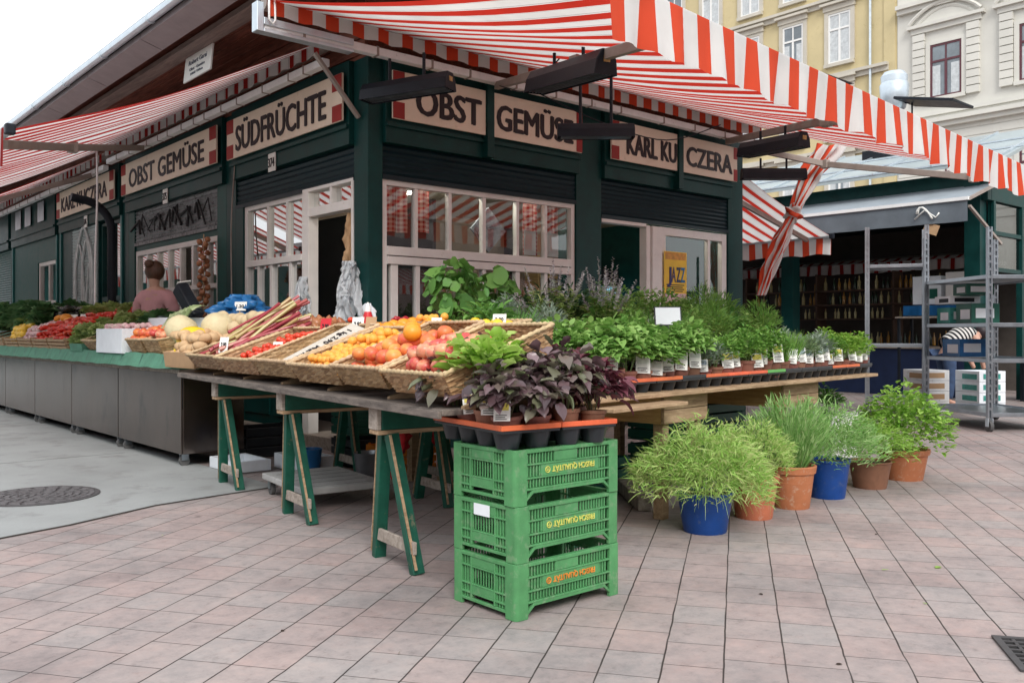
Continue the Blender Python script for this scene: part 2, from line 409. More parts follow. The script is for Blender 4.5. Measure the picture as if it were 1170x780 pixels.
M['orangecrate'] = pm('orange_crate', (.72,.22,.02), .5, .1, 9)
M['redp'] = pm('red_plastic', (.55,.02,.03), .4, .12)
M['bluep'] = pm('blue_plastic', (.02,.14,.36), .35, .3, 6, trans=.1)
M['rubber'] = pm('rubber', (.10,.10,.10), .8, .2)
# ------------------------------------------------------------------ ground
def ground_mat():
    m, nt, out = base_mat('paving_slabs')
    tc = _n(nt, 'ShaderNodeTexCoord'); mp = _n(nt, 'ShaderNodeMapping', vector_type='TEXTURE')
    mp.inputs['Rotation'].default_value = (0, 0, rad(35.1)); mp.inputs['Location'].default_value = (-.575*.044, .818*.044, 0)
    nt.links.new(tc.outputs['Object'], mp.inputs['Vector'])
    wn = _n(nt, 'ShaderNodeTexNoise'); wn.inputs['Scale'].default_value = 7; nt.links.new(tc.outputs['Object'], wn.inputs['Vector'])
    wv = _n(nt, 'ShaderNodeVectorMath', operation='MULTIPLY_ADD'); wv.inputs[1].default_value = (.008, .008, 0); nt.links.new(wn.outputs['Color'], wv.inputs[0]); nt.links.new(mp.outputs[0], wv.inputs[2])
    b = _n(nt, 'ShaderNodeTexBrick'); b.inputs['Scale'].default_value = 1; b.inputs['Brick Width'].default_value = .232; b.inputs['Row Height'].default_value = .2073
    b.inputs['Mortar Size'].default_value = .0024; b.inputs['Mortar Smooth'].default_value = .25; b.offset = .41; b.offset_frequency = 3; b.squash = 1.0
    b.inputs['Color1'].default_value = (.362,.296,.281,1); b.inputs['Color2'].default_value = (.340,.315,.305,1); b.inputs['Mortar'].default_value = (.085,.072,.068,1); b.inputs['Bias'].default_value = -.1
    nt.links.new(wv.outputs[0], b.inputs['Vector'])
    # patches where the pink wears to grey, stains, grit
    n1 = _n(nt, 'ShaderNodeTexNoise'); n1.inputs['Scale'].default_value = 1.1; n1.inputs['Detail'].default_value = 6; n1.inputs['Roughness'].default_value = .65; nt.links.new(tc.outputs['Object'], n1.inputs['Vector'])
    c1 = rampnode(nt, n1.outputs['Fac'], [(.32, (.70,.69,.70)), (.5, (.96,.95,.95)), (.72, (1.12,1.08,1.06))])
    mx = _n(nt, 'ShaderNodeMix', data_type='RGBA', blend_type='MULTIPLY'); mx.inputs[0].default_value = 1; nt.links.new(b.outputs['Color'], mx.inputs[6]); nt.links.new(c1, mx.inputs[7])
    n2 = _n(nt, 'ShaderNodeTexNoise'); n2.inputs['Scale'].default_value = 16; n2.inputs['Detail'].default_value = 8; n2.inputs['Roughness'].default_value = .75; nt.links.new(tc.outputs['Object'], n2.inputs['Vector'])
    c2 = rampnode(nt, n2.outputs['Fac'], [(.28, (.55,.53,.53)), (.44, (.95,.95,.95)), (.7, (1.14,1.13,1.12))])
    m2 = _n(nt, 'ShaderNodeMix', data_type='RGBA', blend_type='MULTIPLY'); m2.inputs[0].default_value = .8; nt.links.new(mx.outputs[2], m2.inputs[6]); nt.links.new(c2, m2.inputs[7])
    # dark drip spots
    vo = _n(nt, 'ShaderNodeTexVoronoi'); vo.inputs['Scale'].default_value = 2.3; nt.links.new(tc.outputs['Object'], vo.inputs['Vector'])
    sp = rampnode(nt, vo.outputs['Distance'], [(.03, (.30,.28,.28)), (.07, (1,1,1))])
    m3 = _n(nt, 'ShaderNodeMix', data_type='RGBA', blend_type='MULTIPLY'); m3.inputs[0].default_value = .75; nt.links.new(m2.outputs[2], m3.inputs[6]); nt.links.new(sp, m3.inputs[7])
    # the continuous joints between the rows: wide, dark, packed with dirt
    sx = _n(nt, 'ShaderNodeSeparateXYZ'); nt.links.new(wv.outputs[0], sx.inputs[0])
    dv = _n(nt, 'ShaderNodeMath', operation='DIVIDE'); dv.inputs[1].default_value = .2073; nt.links.new(sx.outputs[1], dv.inputs[0])
    fr = _n(nt, 'ShaderNodeMath', operation='FRACT'); nt.links.new(dv.outputs[0], fr.inputs[0])
    pg = _n(nt, 'ShaderNodeMath', operation='PINGPONG'); pg.inputs[1].default_value = .5; nt.links.new(fr.outputs[0], pg.inputs[0])
    jn = _n(nt, 'ShaderNodeMapRange'); jn.inputs['From Min'].default_value = .009; jn.inputs['From Max'].default_value = .021; jn.inputs['To Min'].default_value = 1; jn.inputs['To Max'].default_value = 0; nt.links.new(pg.outputs[0], jn.inputs['Value'])
    nj = _n(nt, 'ShaderNodeTexNoise'); nj.inputs['Scale'].default_value = 2.3; nj.inputs['Detail'].default_value = 5; nt.links.new(tc.outputs['Object'], nj.inputs['Vector'])
    jr = _n(nt, 'ShaderNodeMapRange'); jr.inputs['From Min'].default_value = .36; jr.inputs['From Max'].default_value = .5; jr.inputs['To Min'].default_value = .25; nt.links.new(nj.outputs['Fac'], jr.inputs['Value'])
    jm = _n(nt, 'ShaderNodeMath', operation='MULTIPLY'); nt.links.new(jn.outputs[0], jm.inputs[0]); nt.links.new(jr.outputs[0], jm.inputs[1])
    m4 = _n(nt, 'ShaderNodeMix', data_type='RGBA'); nt.links.new(jm.outputs[0], m4.inputs[0]); nt.links.new(m3.outputs[2], m4.inputs[6]); m4.inputs[7].default_value = (.040,.032,.029,1)
    # blotches inside the slabs: pink body, grey worn crust
    n5 = _n(nt, 'ShaderNodeTexNoise'); n5.inputs['Scale'].default_value = 5.5; n5.inputs['Detail'].default_value = 9; n5.inputs['Roughness'].default_value = .8; nt.links.new(tc.outputs['Object'], n5.inputs['Vector'])
    c5 = rampnode(nt, n5.outputs['Fac'], [(.36, (.74,.78,.80)), (.5, (1,1,1)), (.64, (1.16,1.06,1.03))])
    m5 = _n(nt, 'ShaderNodeMix', data_type='RGBA', blend_type='MULTIPLY'); m5.inputs[0].default_value = .65; nt.links.new(m4.outputs[2], m5.inputs[6]); nt.links.new(c5, m5.inputs[7]); m3 = m5
    p = _n(nt, 'ShaderNodeBsdfPrincipled'); p.inputs['Specular IOR Level'].default_value = .3
    rr = _n(nt, 'ShaderNodeMapRange'); rr.inputs['To Min'].default_value = .5; rr.inputs['To Max'].default_value = .85; nt.links.new(n1.outputs['Fac'], rr.inputs['Value']); nt.links.new(rr.outputs[0], p.inputs['Roughness'])
    nt.links.new(m3.outputs[2], p.inputs['Base Color'])
    ha = _n(nt, 'ShaderNodeMath', operation='MULTIPLY_ADD'); ha.inputs[1].default_value = -1.; nt.links.new(b.outputs['Fac'], ha.inputs[0])
    hb = _n(nt, 'ShaderNodeMath', operation='MULTIPLY'); hb.inputs[1].default_value = .35; nt.links.new(n2.outputs['Fac'], hb.inputs[0]); nt.links.new(hb.outputs[0], ha.inputs[2])
    bp = _n(nt, 'ShaderNodeBump'); bp.inputs['Strength'].default_value = .5; bp.inputs['Distance'].default_value = .006; nt.links.new(ha.outputs[0], bp.inputs['Height']); nt.links.new(bp.outputs[0], p.inputs['Normal'])
    nt.links.new(p.outputs[0], out.inputs[0]); return m
g = MB(); g.add([(-250,-250,0),(250,-250,0),(250,250,0),(-250,250,0)], [(0,1,2,3)])
tag(g.build('ground', ground_mat()), 'pink and grey paving slabs of the market square', 'ground', kind='structure')
poly = [(-30,3.2),(-6,4.5),(-1,5.15),(.4,5.5),(1.11,5.65),(1.5,5.77),(2.1,6.05),(2.56,6.13),(3.05,6.2),(3.05,60),(-30,60)]
lane = MB(); n = len(poly)
lane.add([(x, y, .004) for x, y in poly], [tuple(range(n))])
M['concrete'] = pm('lane_concrete', (.31,.325,.322), .7, .14, 1.1, .25, 70, dirt=(.245,.25,.245), dirt_amt=.48)
tag(lane.build('lane', M['concrete']), 'smooth grey concrete lane beside the steel counters', 'lane', kind='structure')
ed = MB(); ep = [Vector((x, y, .0045)) for x, y in poly[2:9]]
for a, b in zip(ep, ep[1:]): ed.bar(a, b, .018, .004)
tag(ed.build('lane_joint', pm('joint_tar', (.05,.045,.04), .9)), kind='structure')
for a, b in (((-6,8.6),(2.8,8.9)),((-6,12.4),(2.8,12.7)),((.35,5.6),(.75,9.2))):
    sm = MB(); sm.bar((a[0],a[1],.0045),(b[0],b[1],.0045), .008, .003); tag(sm.build('lane_seam', pm('seam_dark', (.16,.165,.16), .9)), kind='structure')
# manhole cover
t = thing('manhole_cover', 'round dark cast iron manhole cover in the concrete lane', 'manhole cover', (1.60, 6.93, .004))
mb = MB(); mb.lathe([(.395,0),(.395,.006),(.36,.006),(.36,.003),(.0001,.003)], 40); mb.build('rim', pm('cast_iron', (.075,.072,.075), .55, .3, 14, .2), t, smooth=35)
mb = MB()
for r in (.05,.10,.15,.20,.25,.30,.34):
    k = max(6, int(r*70))
    for i in range(k):
        a0 = 2*PI*(i+.1+(r*13) % 1)/k; a1 = a0 + 2*PI*.72/k
        vs = []
        for z in (.003, .0085):
            for rr, a in ((r-.016,a0),(r+.016,a0),(r+.016,a1),(r-.016,a1)): vs.append((rr*math.cos(a), rr*math.sin(a), z))
        mb.add(vs, [(4,5,6,7),(0,1,5,4),(1,2,6,5),(2,3,7,6),(3,0,4,7)])
mb.build('tread', pm('cast_iron_worn', (.13,.125,.13), .5, .25, 14), t)
# drain grate, lying with the slabs
t = thing('drain_grate', 'dark iron drain grate set in the paving in the bottom corner', 'drain grate', (3.585, 1.375, .002), rad(35.1-90))
mb = MB(); w, l = .30, .36
mb.add([(0,0,.0006),(w,0,.0006),(w,-l,.0006),(0,-l,.0006)], [(0,3,2,1)]); mb.build('pit', pm('pit_dark', (.008,.008,.008), .95), t)
mb = MB()
for a, b in (((0,0,0),(w,-.025,.008)), ((0,-l,0),(w,-l+.025,.008)), ((0,-.0251,0),(.025,-l+.0251,.008)), ((w-.025,-.0251,0),(w,-l+.0251,.008))): mb.box2(a, b)
mb.build('frame', pm('iron_frame', (.06,.058,.06), .5, .3, 12), t)
mb = MB()
for k in range(7): mb.box2((.025, -.05-k*.045, .001), (w-.025, -.065-k*.045, .007))
for k in range(5): mb.box2((.06+k*.05, -.0255, .0005), (.072+k*.05, -l+.0255, .0062))
mb.build('bars', pm('iron_bars', (.05,.048,.05), .5, .3, 12), t)

# ------------------------------------------------------------------ the corner stall
M['teal_trim'] = pm('teal_trim', (.03,.16,.155), .45, .15)
ST = thing('market_stall', 'dark green timber market stall on the corner with cream windows', 'market stall', (0,0,0))
class Fac:
    def __init__(s, left): s.left = left
    def P(s, a, o, z): return (4.42-o, a, z) if s.left else (a, 7.15-o, z)
    def box(s, mb, a0, a1, o0, o1, z0, z1, mi=0): return mb.box2(s.P(a0,o0,z0), s.P(a1,o1,z1), mi)
FL, FR = Fac(True), Fac(False)
def spart(name, mat, fn, parent=ST, bevel=.004):
    mb = MB(); fn(mb); return mb.build(name, mat, parent, bevel=bevel)
# posts
for x0, x1, y0, y1 in ((4.42,4.58,7.15,7.40),(7.14,7.55,7.15,7.45),(10.0,10.33,7.15,7.45),(4.42,4.68,10.06,10.33),(4.42,4.68,13.86,14.13),(4.42,4.68,17.5,17.77),(4.42,4.68,21.2,21.47),(10.03,10.33,12,12.3),(10.03,10.33,17,17.3)):
    o = spart('post', M['green'], lambda mb: (mb.box2((x0,y0,0),(x1,y1,3.72)), mb.box2((x0-.03,y0-.03,0),(x1+.03,y1+.03,.22))))
# trim strips in front of the posts, carrying the sign joints
def trims(F, ss):
    for a in ss:
        spart('trim', M['green'], lambda mb: F.box(mb, a-.045, a+.045, .005, .14, 2.93, 3.72))
trims(FR, (5.785, 8.84)); 
# lintels, shutters
def lintel(F, a0, a1): spart('lintel', M['green'], lambda mb: (F.box(mb, a0, a1, -.10, .055, 2.93, 3.72), F.box(mb, a0, a1, .055, .085, 3.08, 3.12)))
def shutter(F, a0, a1, z0, z1, o=-.015, mat=None, name='roller_shutter'):
    def f(mb):
        k = int((z1-z0)/.05); h = (z1-z0)/k
        for i in range(k):
            z = z0+i*h
            for q0, q1, oo0, oo1 in ((0,.5,-.012,.004),(.5,1,.004,-.012)):
                mb.add([F.P(a0,o+oo0,z+h*q0), F.P(a1,o+oo0,z+h*q0), F.P(a1,o+oo1,z+h*q1), F.P(a0,o+oo1,z+h*q1)], [(0,1,2,3)])
        F.box(mb, a0, a1, o-.02, o+.02, z0-.045, z0-.001)
    return spart(name, mat or M['slat'], f, bevel=0)
for F, bays in ((FL, ((7.40,10.06),(10.33,13.86),(14.13,17.5),(17.77,21.2),(21.47,26))), (FR, ((4.58,7.14),(7.55,10.0)))):
    for a0, a1 in bays: lintel(F, a0, a1)
for a0, a1 in ((7.40,10.06),): shutter(FL, a0, a1, 2.64, 2.93)
shutter(FR, 4.58, 7.14, 2.64, 2.93); shutter(FR, 7.55, 10.0, 2.52, 2.93)
# windows: a frame mesh with a glass child
def window(F, a0, a1, z0, z1, mull=(), rails=(), o=-.04, fw=.055, glass='glass', mat='cream', name='window'):
    mb = MB()
    F.box(mb, a0, a0+fw, o-.05, o+.02, z0, z1); F.box(mb, a1-fw, a1, o-.05, o+.02, z0, z1)
    F.box(mb, a0+fw, a1-fw, o-.05, o+.018, z0, z0+fw); F.box(mb, a0+fw, a1-fw, o-.05, o+.018, z1-fw, z1)
    for r0, r1 in rails: F.box(mb, a0+fw, a1-fw, o-.05, o+.03, r0, r1)
    for mset in mull:
        a, w = mset[0], mset[1]; zz = mset[2:] or (z0+fw, z1-fw)
        F.box(mb, a-w/2, a+w/2, o-.045, o+.014, zz[0]+.0005, zz[1]-.0005)
    f = mb.build(name, M[mat], ST, bevel=.004)
    gb = MB(); gb.add([F.P(a0+.02,o-.02,z0+.02), F.P(a1-.02,o-.02,z0+.02), F.P(a1-.02,o-.02,z1-.02), F.P(a0+.02,o-.02,z1-.02)], [(0,1,2,3)])
    gb.build('pane', M[glass], f)
    return f
window(FR, 4.585, 7.135, 1.0, 2.6, [(4.98,.04,1.97,2.545),(5.39,.04,1.97,2.545),(5.83,.045,1.97,2.545),(6.29,.04,1.97,2.545),(6.70,.04,1.97,2.545),
      (4.73,.08,1.055,1.80),(5.00,.05,1.055,1.80),(5.83,.05,1.055,1.80),(6.29,.06,1.055,1.80),(6.7,.05,1.055,1.80)], [(1.80,1.875),(1.885,1.97)])
spart('trim', pm('rail_gap',(.05,.04,.035),.8), lambda mb: FR.box(mb, 4.64, 7.08, -.06, -.02, 1.8745, 1.8855), bevel=0)
# left: window and open door beside the corner
window(FL, 8.40, 9.86, 1.0, 2.62, [(8.82,.05,1.97,2.56),(9.28,.05,1.97,2.56),(8.75,.06,1.055,1.90),(9.2,.07,1.055,1.90),(9.52,.05,1.055,1.90)], [(1.90,1.97)], fw=.075)
def doorframe(mb):
    FL.box(mb, 8.27, 8.40, -.10, .015, .12, 2.62); FL.box(mb, 7.405, 7.44, -.10, .01, .12, 2.62)
    FL.box(mb, 7.44, 8.27, -.10, .012, 2.33, 2.42); FL.box(mb, 7.44, 8.27, -.10, .012, 2.585, 2.62); FL.box(mb, 7.81, 7.85, -.09, .008, 2.42, 2.585)
df = spart('door_frame', M['cream'], doorframe)
gb = MB(); gb.add([FL.P(7.44,-.05,2.42),FL.P(8.27,-.05,2.42),FL.P(8.27,-.05,2.585),FL.P(7.44,-.05,2.585)], [(0,1,2,3)]); gb.build('pane', M['glass'], df)
spart('trim', M['green'], lambda mb: FL.box(mb, 9.86, 10.06, -.10, .0, 0, 2.64))
spart('threshold', M['woodg'], lambda mb: FL.box(mb, 7.42, 8.40, -.5, .05, 0, .12))
for F, a0, a1, z in ((FL,8.40,9.86,1.0),(FR,4.58,7.14,1.0),(FR,8.62,10.0,.75),(FL,10.33,13.86,1.15),(FL,14.13,17.5,.7),(FL,17.77,21.2,1.0),(FL,21.47,26,1.0)):
    def pnl(mb):
        F.box(mb, a0, a1, -.08, -.012, 0, z-.03); F.box(mb, a0, a1, -.08, .03, z-.03, z)
        k = max(2, int((a1-a0)/.6))
        for i in range(k):
            u0 = a0+(a1-a0)*i/k+.05; u1 = a0+(a1-a0)*(i+1)/k-.05
            F.box(mb, u0, u1, -.012, .008, .25, z-.12)
    spart('parapet', M['green'], pnl)
# right bay two: open doorway and shop window
spart('door_frame', M['cream'], lambda mb: (FR.box(mb, 8.33, 8.40, -.10, .012, .05, 2.45), FR.box(mb, 8.44, 8.62, -.10, .016, .05, 2.45), FR.box(mb, 7.55, 8.33, -.10, .012, 2.43, 2.47), FR.box(mb, 8.40, 8.44, -.10, -.02, .05, 2.45)))
window(FR, 8.63, 9.99, .75, 2.46, [(9.62,.05)], [], fw=.10, name='shop_window')
# left bay two: half raised shutter above a many paned window
M['graf'] = pm('graffiti_shutter', (.20,.21,.215), .5, .3, 5, dirt=(.035,.036,.04), dirt_amt=.5)
shutter(FL, 10.6, 13.6, 2.46, 2.93, mat=M['graf'])
spart('trim', M['green2'], lambda mb: (FL.box(mb, 10.33, 10.6, -.09, .0, 1.15, 2.93), FL.box(mb, 13.6, 13.86, -.09, 0, 1.15, 2.93), FL.box(mb, 10.6, 13.6, -.09, -.02, 2.34, 2.415)))
window(FL, 10.6, 13.6, 1.15, 2.34, [(10.98,.10)]+[(11.45+.42*i,.06) for i in range(5)], [(1.70,1.76)], fw=.07)
# left bay three: closed shutter with painted lettering, dark opening
M['shut2'] = pm('pale_shutter', (.36,.42,.42), .5, .2, 4, dirt=(.16,.21,.21), dirt_amt=.42)
shutter(FL, 15.35, 16.85, .72, 2.93, o=0, mat=M['shut2'])
gm = MB()
def gring(cs, cz, rs, rz_, r): gm.tube([FL.P(cs+rs*math.cos(k*PI/16), .016, cz+rz_*math.sin(k*PI/16)*(1+.06*math.sin(k))) for k in range(33)], r, 5, cap=False)
gring(16.1,1.95,.52,.92,.028); gring(15.95,1.95,.24,.70,.022); gring(16.35,2.0,.22,.6,.02); gm.tube([FL.P(16.4,.016,1.1),FL.P(16.1,.016,2.0),FL.P(16.0,.016,1.5),FL.P(15.8,.016,2.3)], .02, 5)
gm.build('graffiti', pm('white_spray', (.60,.63,.63), .6), ST)
gm = MB(); gr = random.Random(3)
for k in range(14):
    s_ = 10.75+k*.2; gm.tube([FL.P(s_,.006,2.5+gr.random()*.1), FL.P(s_+gr.uniform(-.1,.3),.006,2.86-gr.random()*.1), FL.P(s_+gr.uniform(.1,.4),.006,2.55+gr.random()*.2)], gr.uniform(.008,.02), 5)
gm.build('graffiti', pm('black_spray', (.02,.02,.022), .6), ST)
spart('trim', M['green'], lambda mb: (FL.box(mb, 16.85, 17.5, -.09, 0, .7, 2.93), FL.box(mb, 15.28, 15.35, -.09, .02, .7, 2.93)))
window(FL, 14.2, 15.25, .7, 2.9, [(14.7,.05)], [(1.65,1.72)], fw=.05, mat='green')
window(FL, 17.9, 19.2, 1.0, 2.5, [(18.5,.05)], [(1.7,1.75)], fw=.07, mat='cream')
for a in (14.13,17.5,17.77,21.2):
    spart('trim', M['teal_trim'], lambda mb: FL.box(mb, a-.035, a+.035, .0, .03, .3, 2.93))
spart('trim', M['green2'], lambda mb: (FL.box(mb, 19.2, 21.2, -.09, 0, 1.0, 2.93), FL.box(mb, 17.77, 17.9, -.09, 0, 1.0, 2.93), FL.box(mb, 17.9, 19.2, -.09, 0, 2.5, 2.93)))
shutter(FL, 21.47, 26, 1.0, 2.93, mat=M['green2'])
for a in (18.4, 19.4, 20.2):
    spart('fanlight', M['zinc'], lambda mb: FL.box(mb, a, a+.45, .086, .092, 3.25, 3.62))
# upper wall, eaves, roof, gutter
spart('upper_wall', M['brown'], lambda mb: (mb.box2((4.42,7.15,3.72),(4.55,26,4.5)), mb.box2((4.55,7.15,3.72),(10.33,7.28,4.5))), bevel=0)
def boards(mb):
    for i in range(5): mb.box2((4.395,7.16,3.75+i*.15),(4.419,26,3.885+i*.15))
spart('cladding', M['brown'], boards)
spart('rafter_plank', M['plank'], lambda mb: (mb.box2((3.62,6.25,4.20),(3.80,26,4.26)), mb.box2((3.62,6.25,4.20),(11,6.4,4.26))))
spart('soffit', M['brown'], lambda mb: (mb.box2((3.80,6.4,4.31),(4.42,26,4.34)), mb.box2((4.42,6.4,4.31),(11,7.15,4.34)), mb.box2((3.5,6.1,4.345),(3.8,26,4.37))), bevel=0)
for i in range(5): spart('soffit_board', M['brown'], lambda mb: mb.box2((3.83+i*.118,6.42,4.285),(3.94+i*.118,26,4.309)), bevel=.004)
for i in range(0): spart('rafter', M['brown'], lambda mb: mb.box2((3.81,6.8+i*.7,4.25),(4.39,6.88+i*.7,4.309)), bevel=0)
ev = MB()
for i in range(11):
    y0 = 6.0+i*1.9; y1 = y0+1.885
    ev.add([(3.24,y0,4.27),(3.24,y1,4.27),(3.47,y1,4.20),(3.47,y0,4.20),(3.24,y0,4.33),(3.24,y1,4.33),(3.47,y1,4.26),(3.47,y0,4.26)], [(0,3,2,1),(4,5,6,7),(0,1,5,4),(2,3,7,6),(0,4,7,3),(1,2,6,5)])
ev.box2((3.47,6.0,4.21),(3.485,26,4.36))
ev.build('eave_panels', M['eave'], ST)
gt = MB()
prof = [(-.045,.0),(-.048,-.03),(-.042,-.055),(-.02,-.068),(.012,-.068),(.03,-.055),(.033,0)]
gt.grid(lambda u, v: (3.185+prof[round(u*6)][0], 5.9+20.3*v, 4.375+prof[round(u*6)][1]), 6, 30)
for i in range(13):
    y = 6.2+i*1.55
    gt.tube([(3.185+a*1.06, y, 4.375+b*1.06) for a, b in prof], .011, 5)
gt.build('gutter', M['zinc'], ST, smooth=40)
rf = MB()
rf.add([(3.15,5.9,4.39),(11,5.9,4.39),(7.4,10,5.6),(3.15,26.3,4.39),(7.4,26.3,5.6),(11,26.3,4.39)], [(0,1,2),(0,2,4,3),(1,5,4,2)])
rf.build('roof', pm('roof_sheet', (.12,.12,.125), .6, .15, 3), ST)
rw = MB(); rw.box2((10.2,7.45,0),(10.33,12,3.72)); rw.box2((10.2,12.3,0),(10.33,17,3.72)); rw.box2((10.2,17.3,0),(10.33,26,3.72)); rw.box2((4.42,26,0),(10.33,26.1,4.4)); rw.build('end_wall', M['green'], ST)
# inside
ii = MB(); ii.box2((4.6,7.5,.02),(10.2,26,.10)); ii.build('floor', M['floor_in'], ST)
ii = MB(); ii.box2((4.56,7.29,2.78),(10.19,25.9,2.90)); ii.build('ceiling', M['ceil_in'], ST)
ii = MB(); ii.box2((4.7,10.12,.1),(8.6,10.2,2.78)); ii.box2((8.6,9.7,.1),(10.19,9.78,2.78)); ii.box2((7.3,13.95,.1),(7.38,25.9,2.78)); ii.box2((7.3,10.2,.1),(7.38,13.95,2.78)); ii.box2((4.7,14.0,.1),(7.3,14.06,2.78)); ii.build('partition', M['wall_in'], ST)
ii = MB(); ii.box2((5.3,7.35,.1),(5.34,10.1,2.50)); ii.build('doorway_shade_sheet', M['dark'], ST)  # black sheet standing in for the shade inside the corner doorway
# lit strip lamps inside
def strip(loc, L, rz, label):
    t = thing('strip_lamp', label, 'strip lamp', loc, rz)
    mb = MB(); mb.box((0,0,.03),(L+.06,.09,.035)); mb.build('housing', M['white'], t)
    mb = MB(); mb.tube([(-L/2,0,0),(L/2,0,0)], .014, 8); mb.build('tube', emit('lit_tube_'+str(len(bpy.data.materials)), (1,.93,.78), 42), t)
strip((5.5,8.4,2.66), 1.2, rad(90), 'lit strip lamp on the ceiling behind the corner door fanlight')
strip((5.9,7.44,2.725), 1.6, 0, 'added unseen strip lamp behind the front window head, brightening the room')  # added out of sight above the panes to brighten the room
strip((9.2,7.62,2.725), 1.2, 0, 'added unseen strip lamp behind the poster window head, brightening the shop')  # extra lamp kept out of view, added to light the shop inside
strip((5.4,12.0,2.66), 1.2, rad(90), 'lit strip lamp on the ceiling behind the many paned side window')
# curtains, shelves inside
M['gingham'] = checkmat('gingham', (.62,.42,.36), (.36,.03,.03), 22)
def curtain(s0, s1, z0, z1, o, label):
    o = -.13
    mb = MB(); mb.grid(lambda u, v: (0+(s1-s0)*u, .025*math.sin(u*(s1-s0)*38), (z1-z0)*(v-1)), 24, 4)
    ob = mb.build('curtain', M['gingham'], smooth=True, loc=FR.P(s0, o, z1)); tag(ob, label, 'curtain', 'gingham curtains in the front window')
curtain(4.64, 4.93, 2.12, 2.66, -.20, 'red gingham curtain in the first pane beside the corner post')
curtain(5.0, 5.22, 2.14, 2.66, -.20, 'narrow red gingham curtain in the second pane from the corner post')
curtain(6.45, 6.68, 2.0, 2.66, -.20, 'red gingham curtain left of the window end pane')
curtain(6.74, 6.98, 2.05, 2.66, -.20, 'red gingham curtain inside the last pane of the front window')
def shelf(loc, w, rz, label, cols):
    t = thing('shelf_unit', label, 'shelf', loc, rz)
    mb = MB(); 
    for k in range(4): mb.box((0,0,.35+k*.5),(w,.28,.03))
    mb.box((-w/2,0,1.1),(.03,.28,2.1)); mb.box((w/2,0,1.1),(.03,.28,2.1)); mb.build('rack', M['woody'], t)
    for k in range(4):
        mb = MB(); x = -w/2+.1
        while x < w/2-.1:
            h = rnd.uniform(.12,.3); mb.lathe([(.045,0),(.045,h*.7),(.02,h*.8),(.02,h)], 8, (x, rnd.uniform(-.05,.05), .366+k*.5)); x += rnd.uniform(.10,.17)
        o = mb.build('stock', pm('stock_%d' % len(bpy.data.materials), cols[k % len(cols)], .4, .4, 9), t, smooth=40); o['kind'] = 'stuff'
shelf((5.9,9.9,.1), 2.2, 0, 'timber shelf of jars against the back wall behind the six paned window', [(.35,.12,.05),(.45,.30,.08),(.12,.2,.08)])
shelf((9.2,9.5,.1), 1.2, 0, 'timber shelf of jars behind the poster window', [(.3,.25,.1),(.1,.2,.25),(.4,.15,.05)])
shelf((7.1,12.2,.1), 2.6, rad(90), 'timber shelf of jars deep inside the side window', [(.35,.25,.1),(.5,.4,.25),(.3,.1,.05)])
# fridge glow seen through the open doorway
t = thing('drinks_fridge', 'glass fronted fridge with a lit blue interior inside the doorway', 'fridge', (9.85,9.30,.1))
mb = MB(); mb.box2((-.35,0,0),(.35,.34,2.0)); mb.build('cabinet', M['black'], t)
mb = MB(); mb.box2((-.29,-.012,.95),(.29,-.002,1.75)); mb.build('lit_front', emit('fridge_light', (.30,.75,.95), .55), t)
mb = MB()
for k in range(4): mb.box2((-.29,-.03,1.0+k*.19),(.29,-.013,1.015+k*.19))
mb.build('shelf_edge', M['white'], t)
# ------------------------------------------------------------------ signs
def sign(txt, F, a0, a1, z0, z1, label, tw, th, lend=0, rend=0, off=0.0, bold=.012):
    w = a1-a0; c = (a0+a1)/2
    mb = MB(); mb.box2((-w/2,-.022,z0),(w/2,0,z1))
    o = mb.build('sign_board', M['sign'], bevel=.003, loc=F.P(c, .092, 0)); o.rotation_euler.z = -PI/2 if F.left else 0
    tag(o, label, 'shop sign')
    hh = (z1-z0)
    for s, e in ((-1, lend), (1, rend)):
        if not e: continue
        for q0, q1 in ((0, .36), (.64, 1)):
            m2 = MB(); m2.box2((s*w/2, -.025, z0+hh*q0+.004), (s*(w/2-e), -.0225, z0+hh*q1-.004)); m2.build('red_corner', M['red'], o)
    me = text_mesh(txt, th, tw, 0, thick=.0125); me.materials.append(M['ink'])
    inst('lettering', me, (off, -.026, (z0+z1)/2-.01), parent=o)
    return o
sign('OBST', FR, 4.62, 5.735, 3.15, 3.60, 'beige OBST sign board with a red corner beside the corner post', .78, .27, lend=.13, off=.10)
sign('GEMÜSE', FR, 5.835, 7.12, 3.15, 3.60, 'beige GEMÜSE sign board facing the herb table', 1.08, .265, rend=.09, off=-.05)
sign('KARL KU', FR, 7.60, 8.79, 3.15, 3.60, 'beige sign board reading KARL KU above the open doorway', .90, .25, lend=.13, off=.12)
sign('CZERA', FR, 8.89, 10.04, 3.15, 3.60, 'beige sign board reading CZERA above the poster window', .94, .25, rend=.08, off=-.02)
sign('SÜDFRÜCHTE', FL, 7.43, 10.05, 3.15, 3.60, 'beige SÜDFRÜCHTE sign board above the corner door', 2.06, .29, .18, .18, off=-.02)
sign('OBST GEMÜSE', FL, 10.36, 13.84, 3.17, 3.62, 'beige OBST GEMÜSE sign board on the side facade with plate 375 below', 2.75, .27, .2, .2)
sign('KARL KUCZERA', FL, 14.2, 17.4, 3.17, 3.62, 'beige KARL KUCZERA sign board on the side facade above the closed shutter', 2.55, .25, .2, .2)
def plate(txt, a, z, label):
    mb = MB(); mb.box2((-.085,-.012,-.10),(.085,0,.10)); o = mb.build('number_plate', M['paper'], bevel=.003, loc=FL.P(a, .062, z)); o.rotation_euler.z = -PI/2
    tag(o, label, 'number plate'); me = text_mesh(txt, .100, .142, 0, thick=.0022); me.materials.append(M['ink']); inst('number', me, (0,-.015,-.002), parent=o)
plate('374', 8.98, 2.985, 'white number plate 374 under the SÜDFRÜCHTE sign')
plate('375', 12.16, 2.985, 'white number plate 375 under the side OBST GEMÜSE sign')
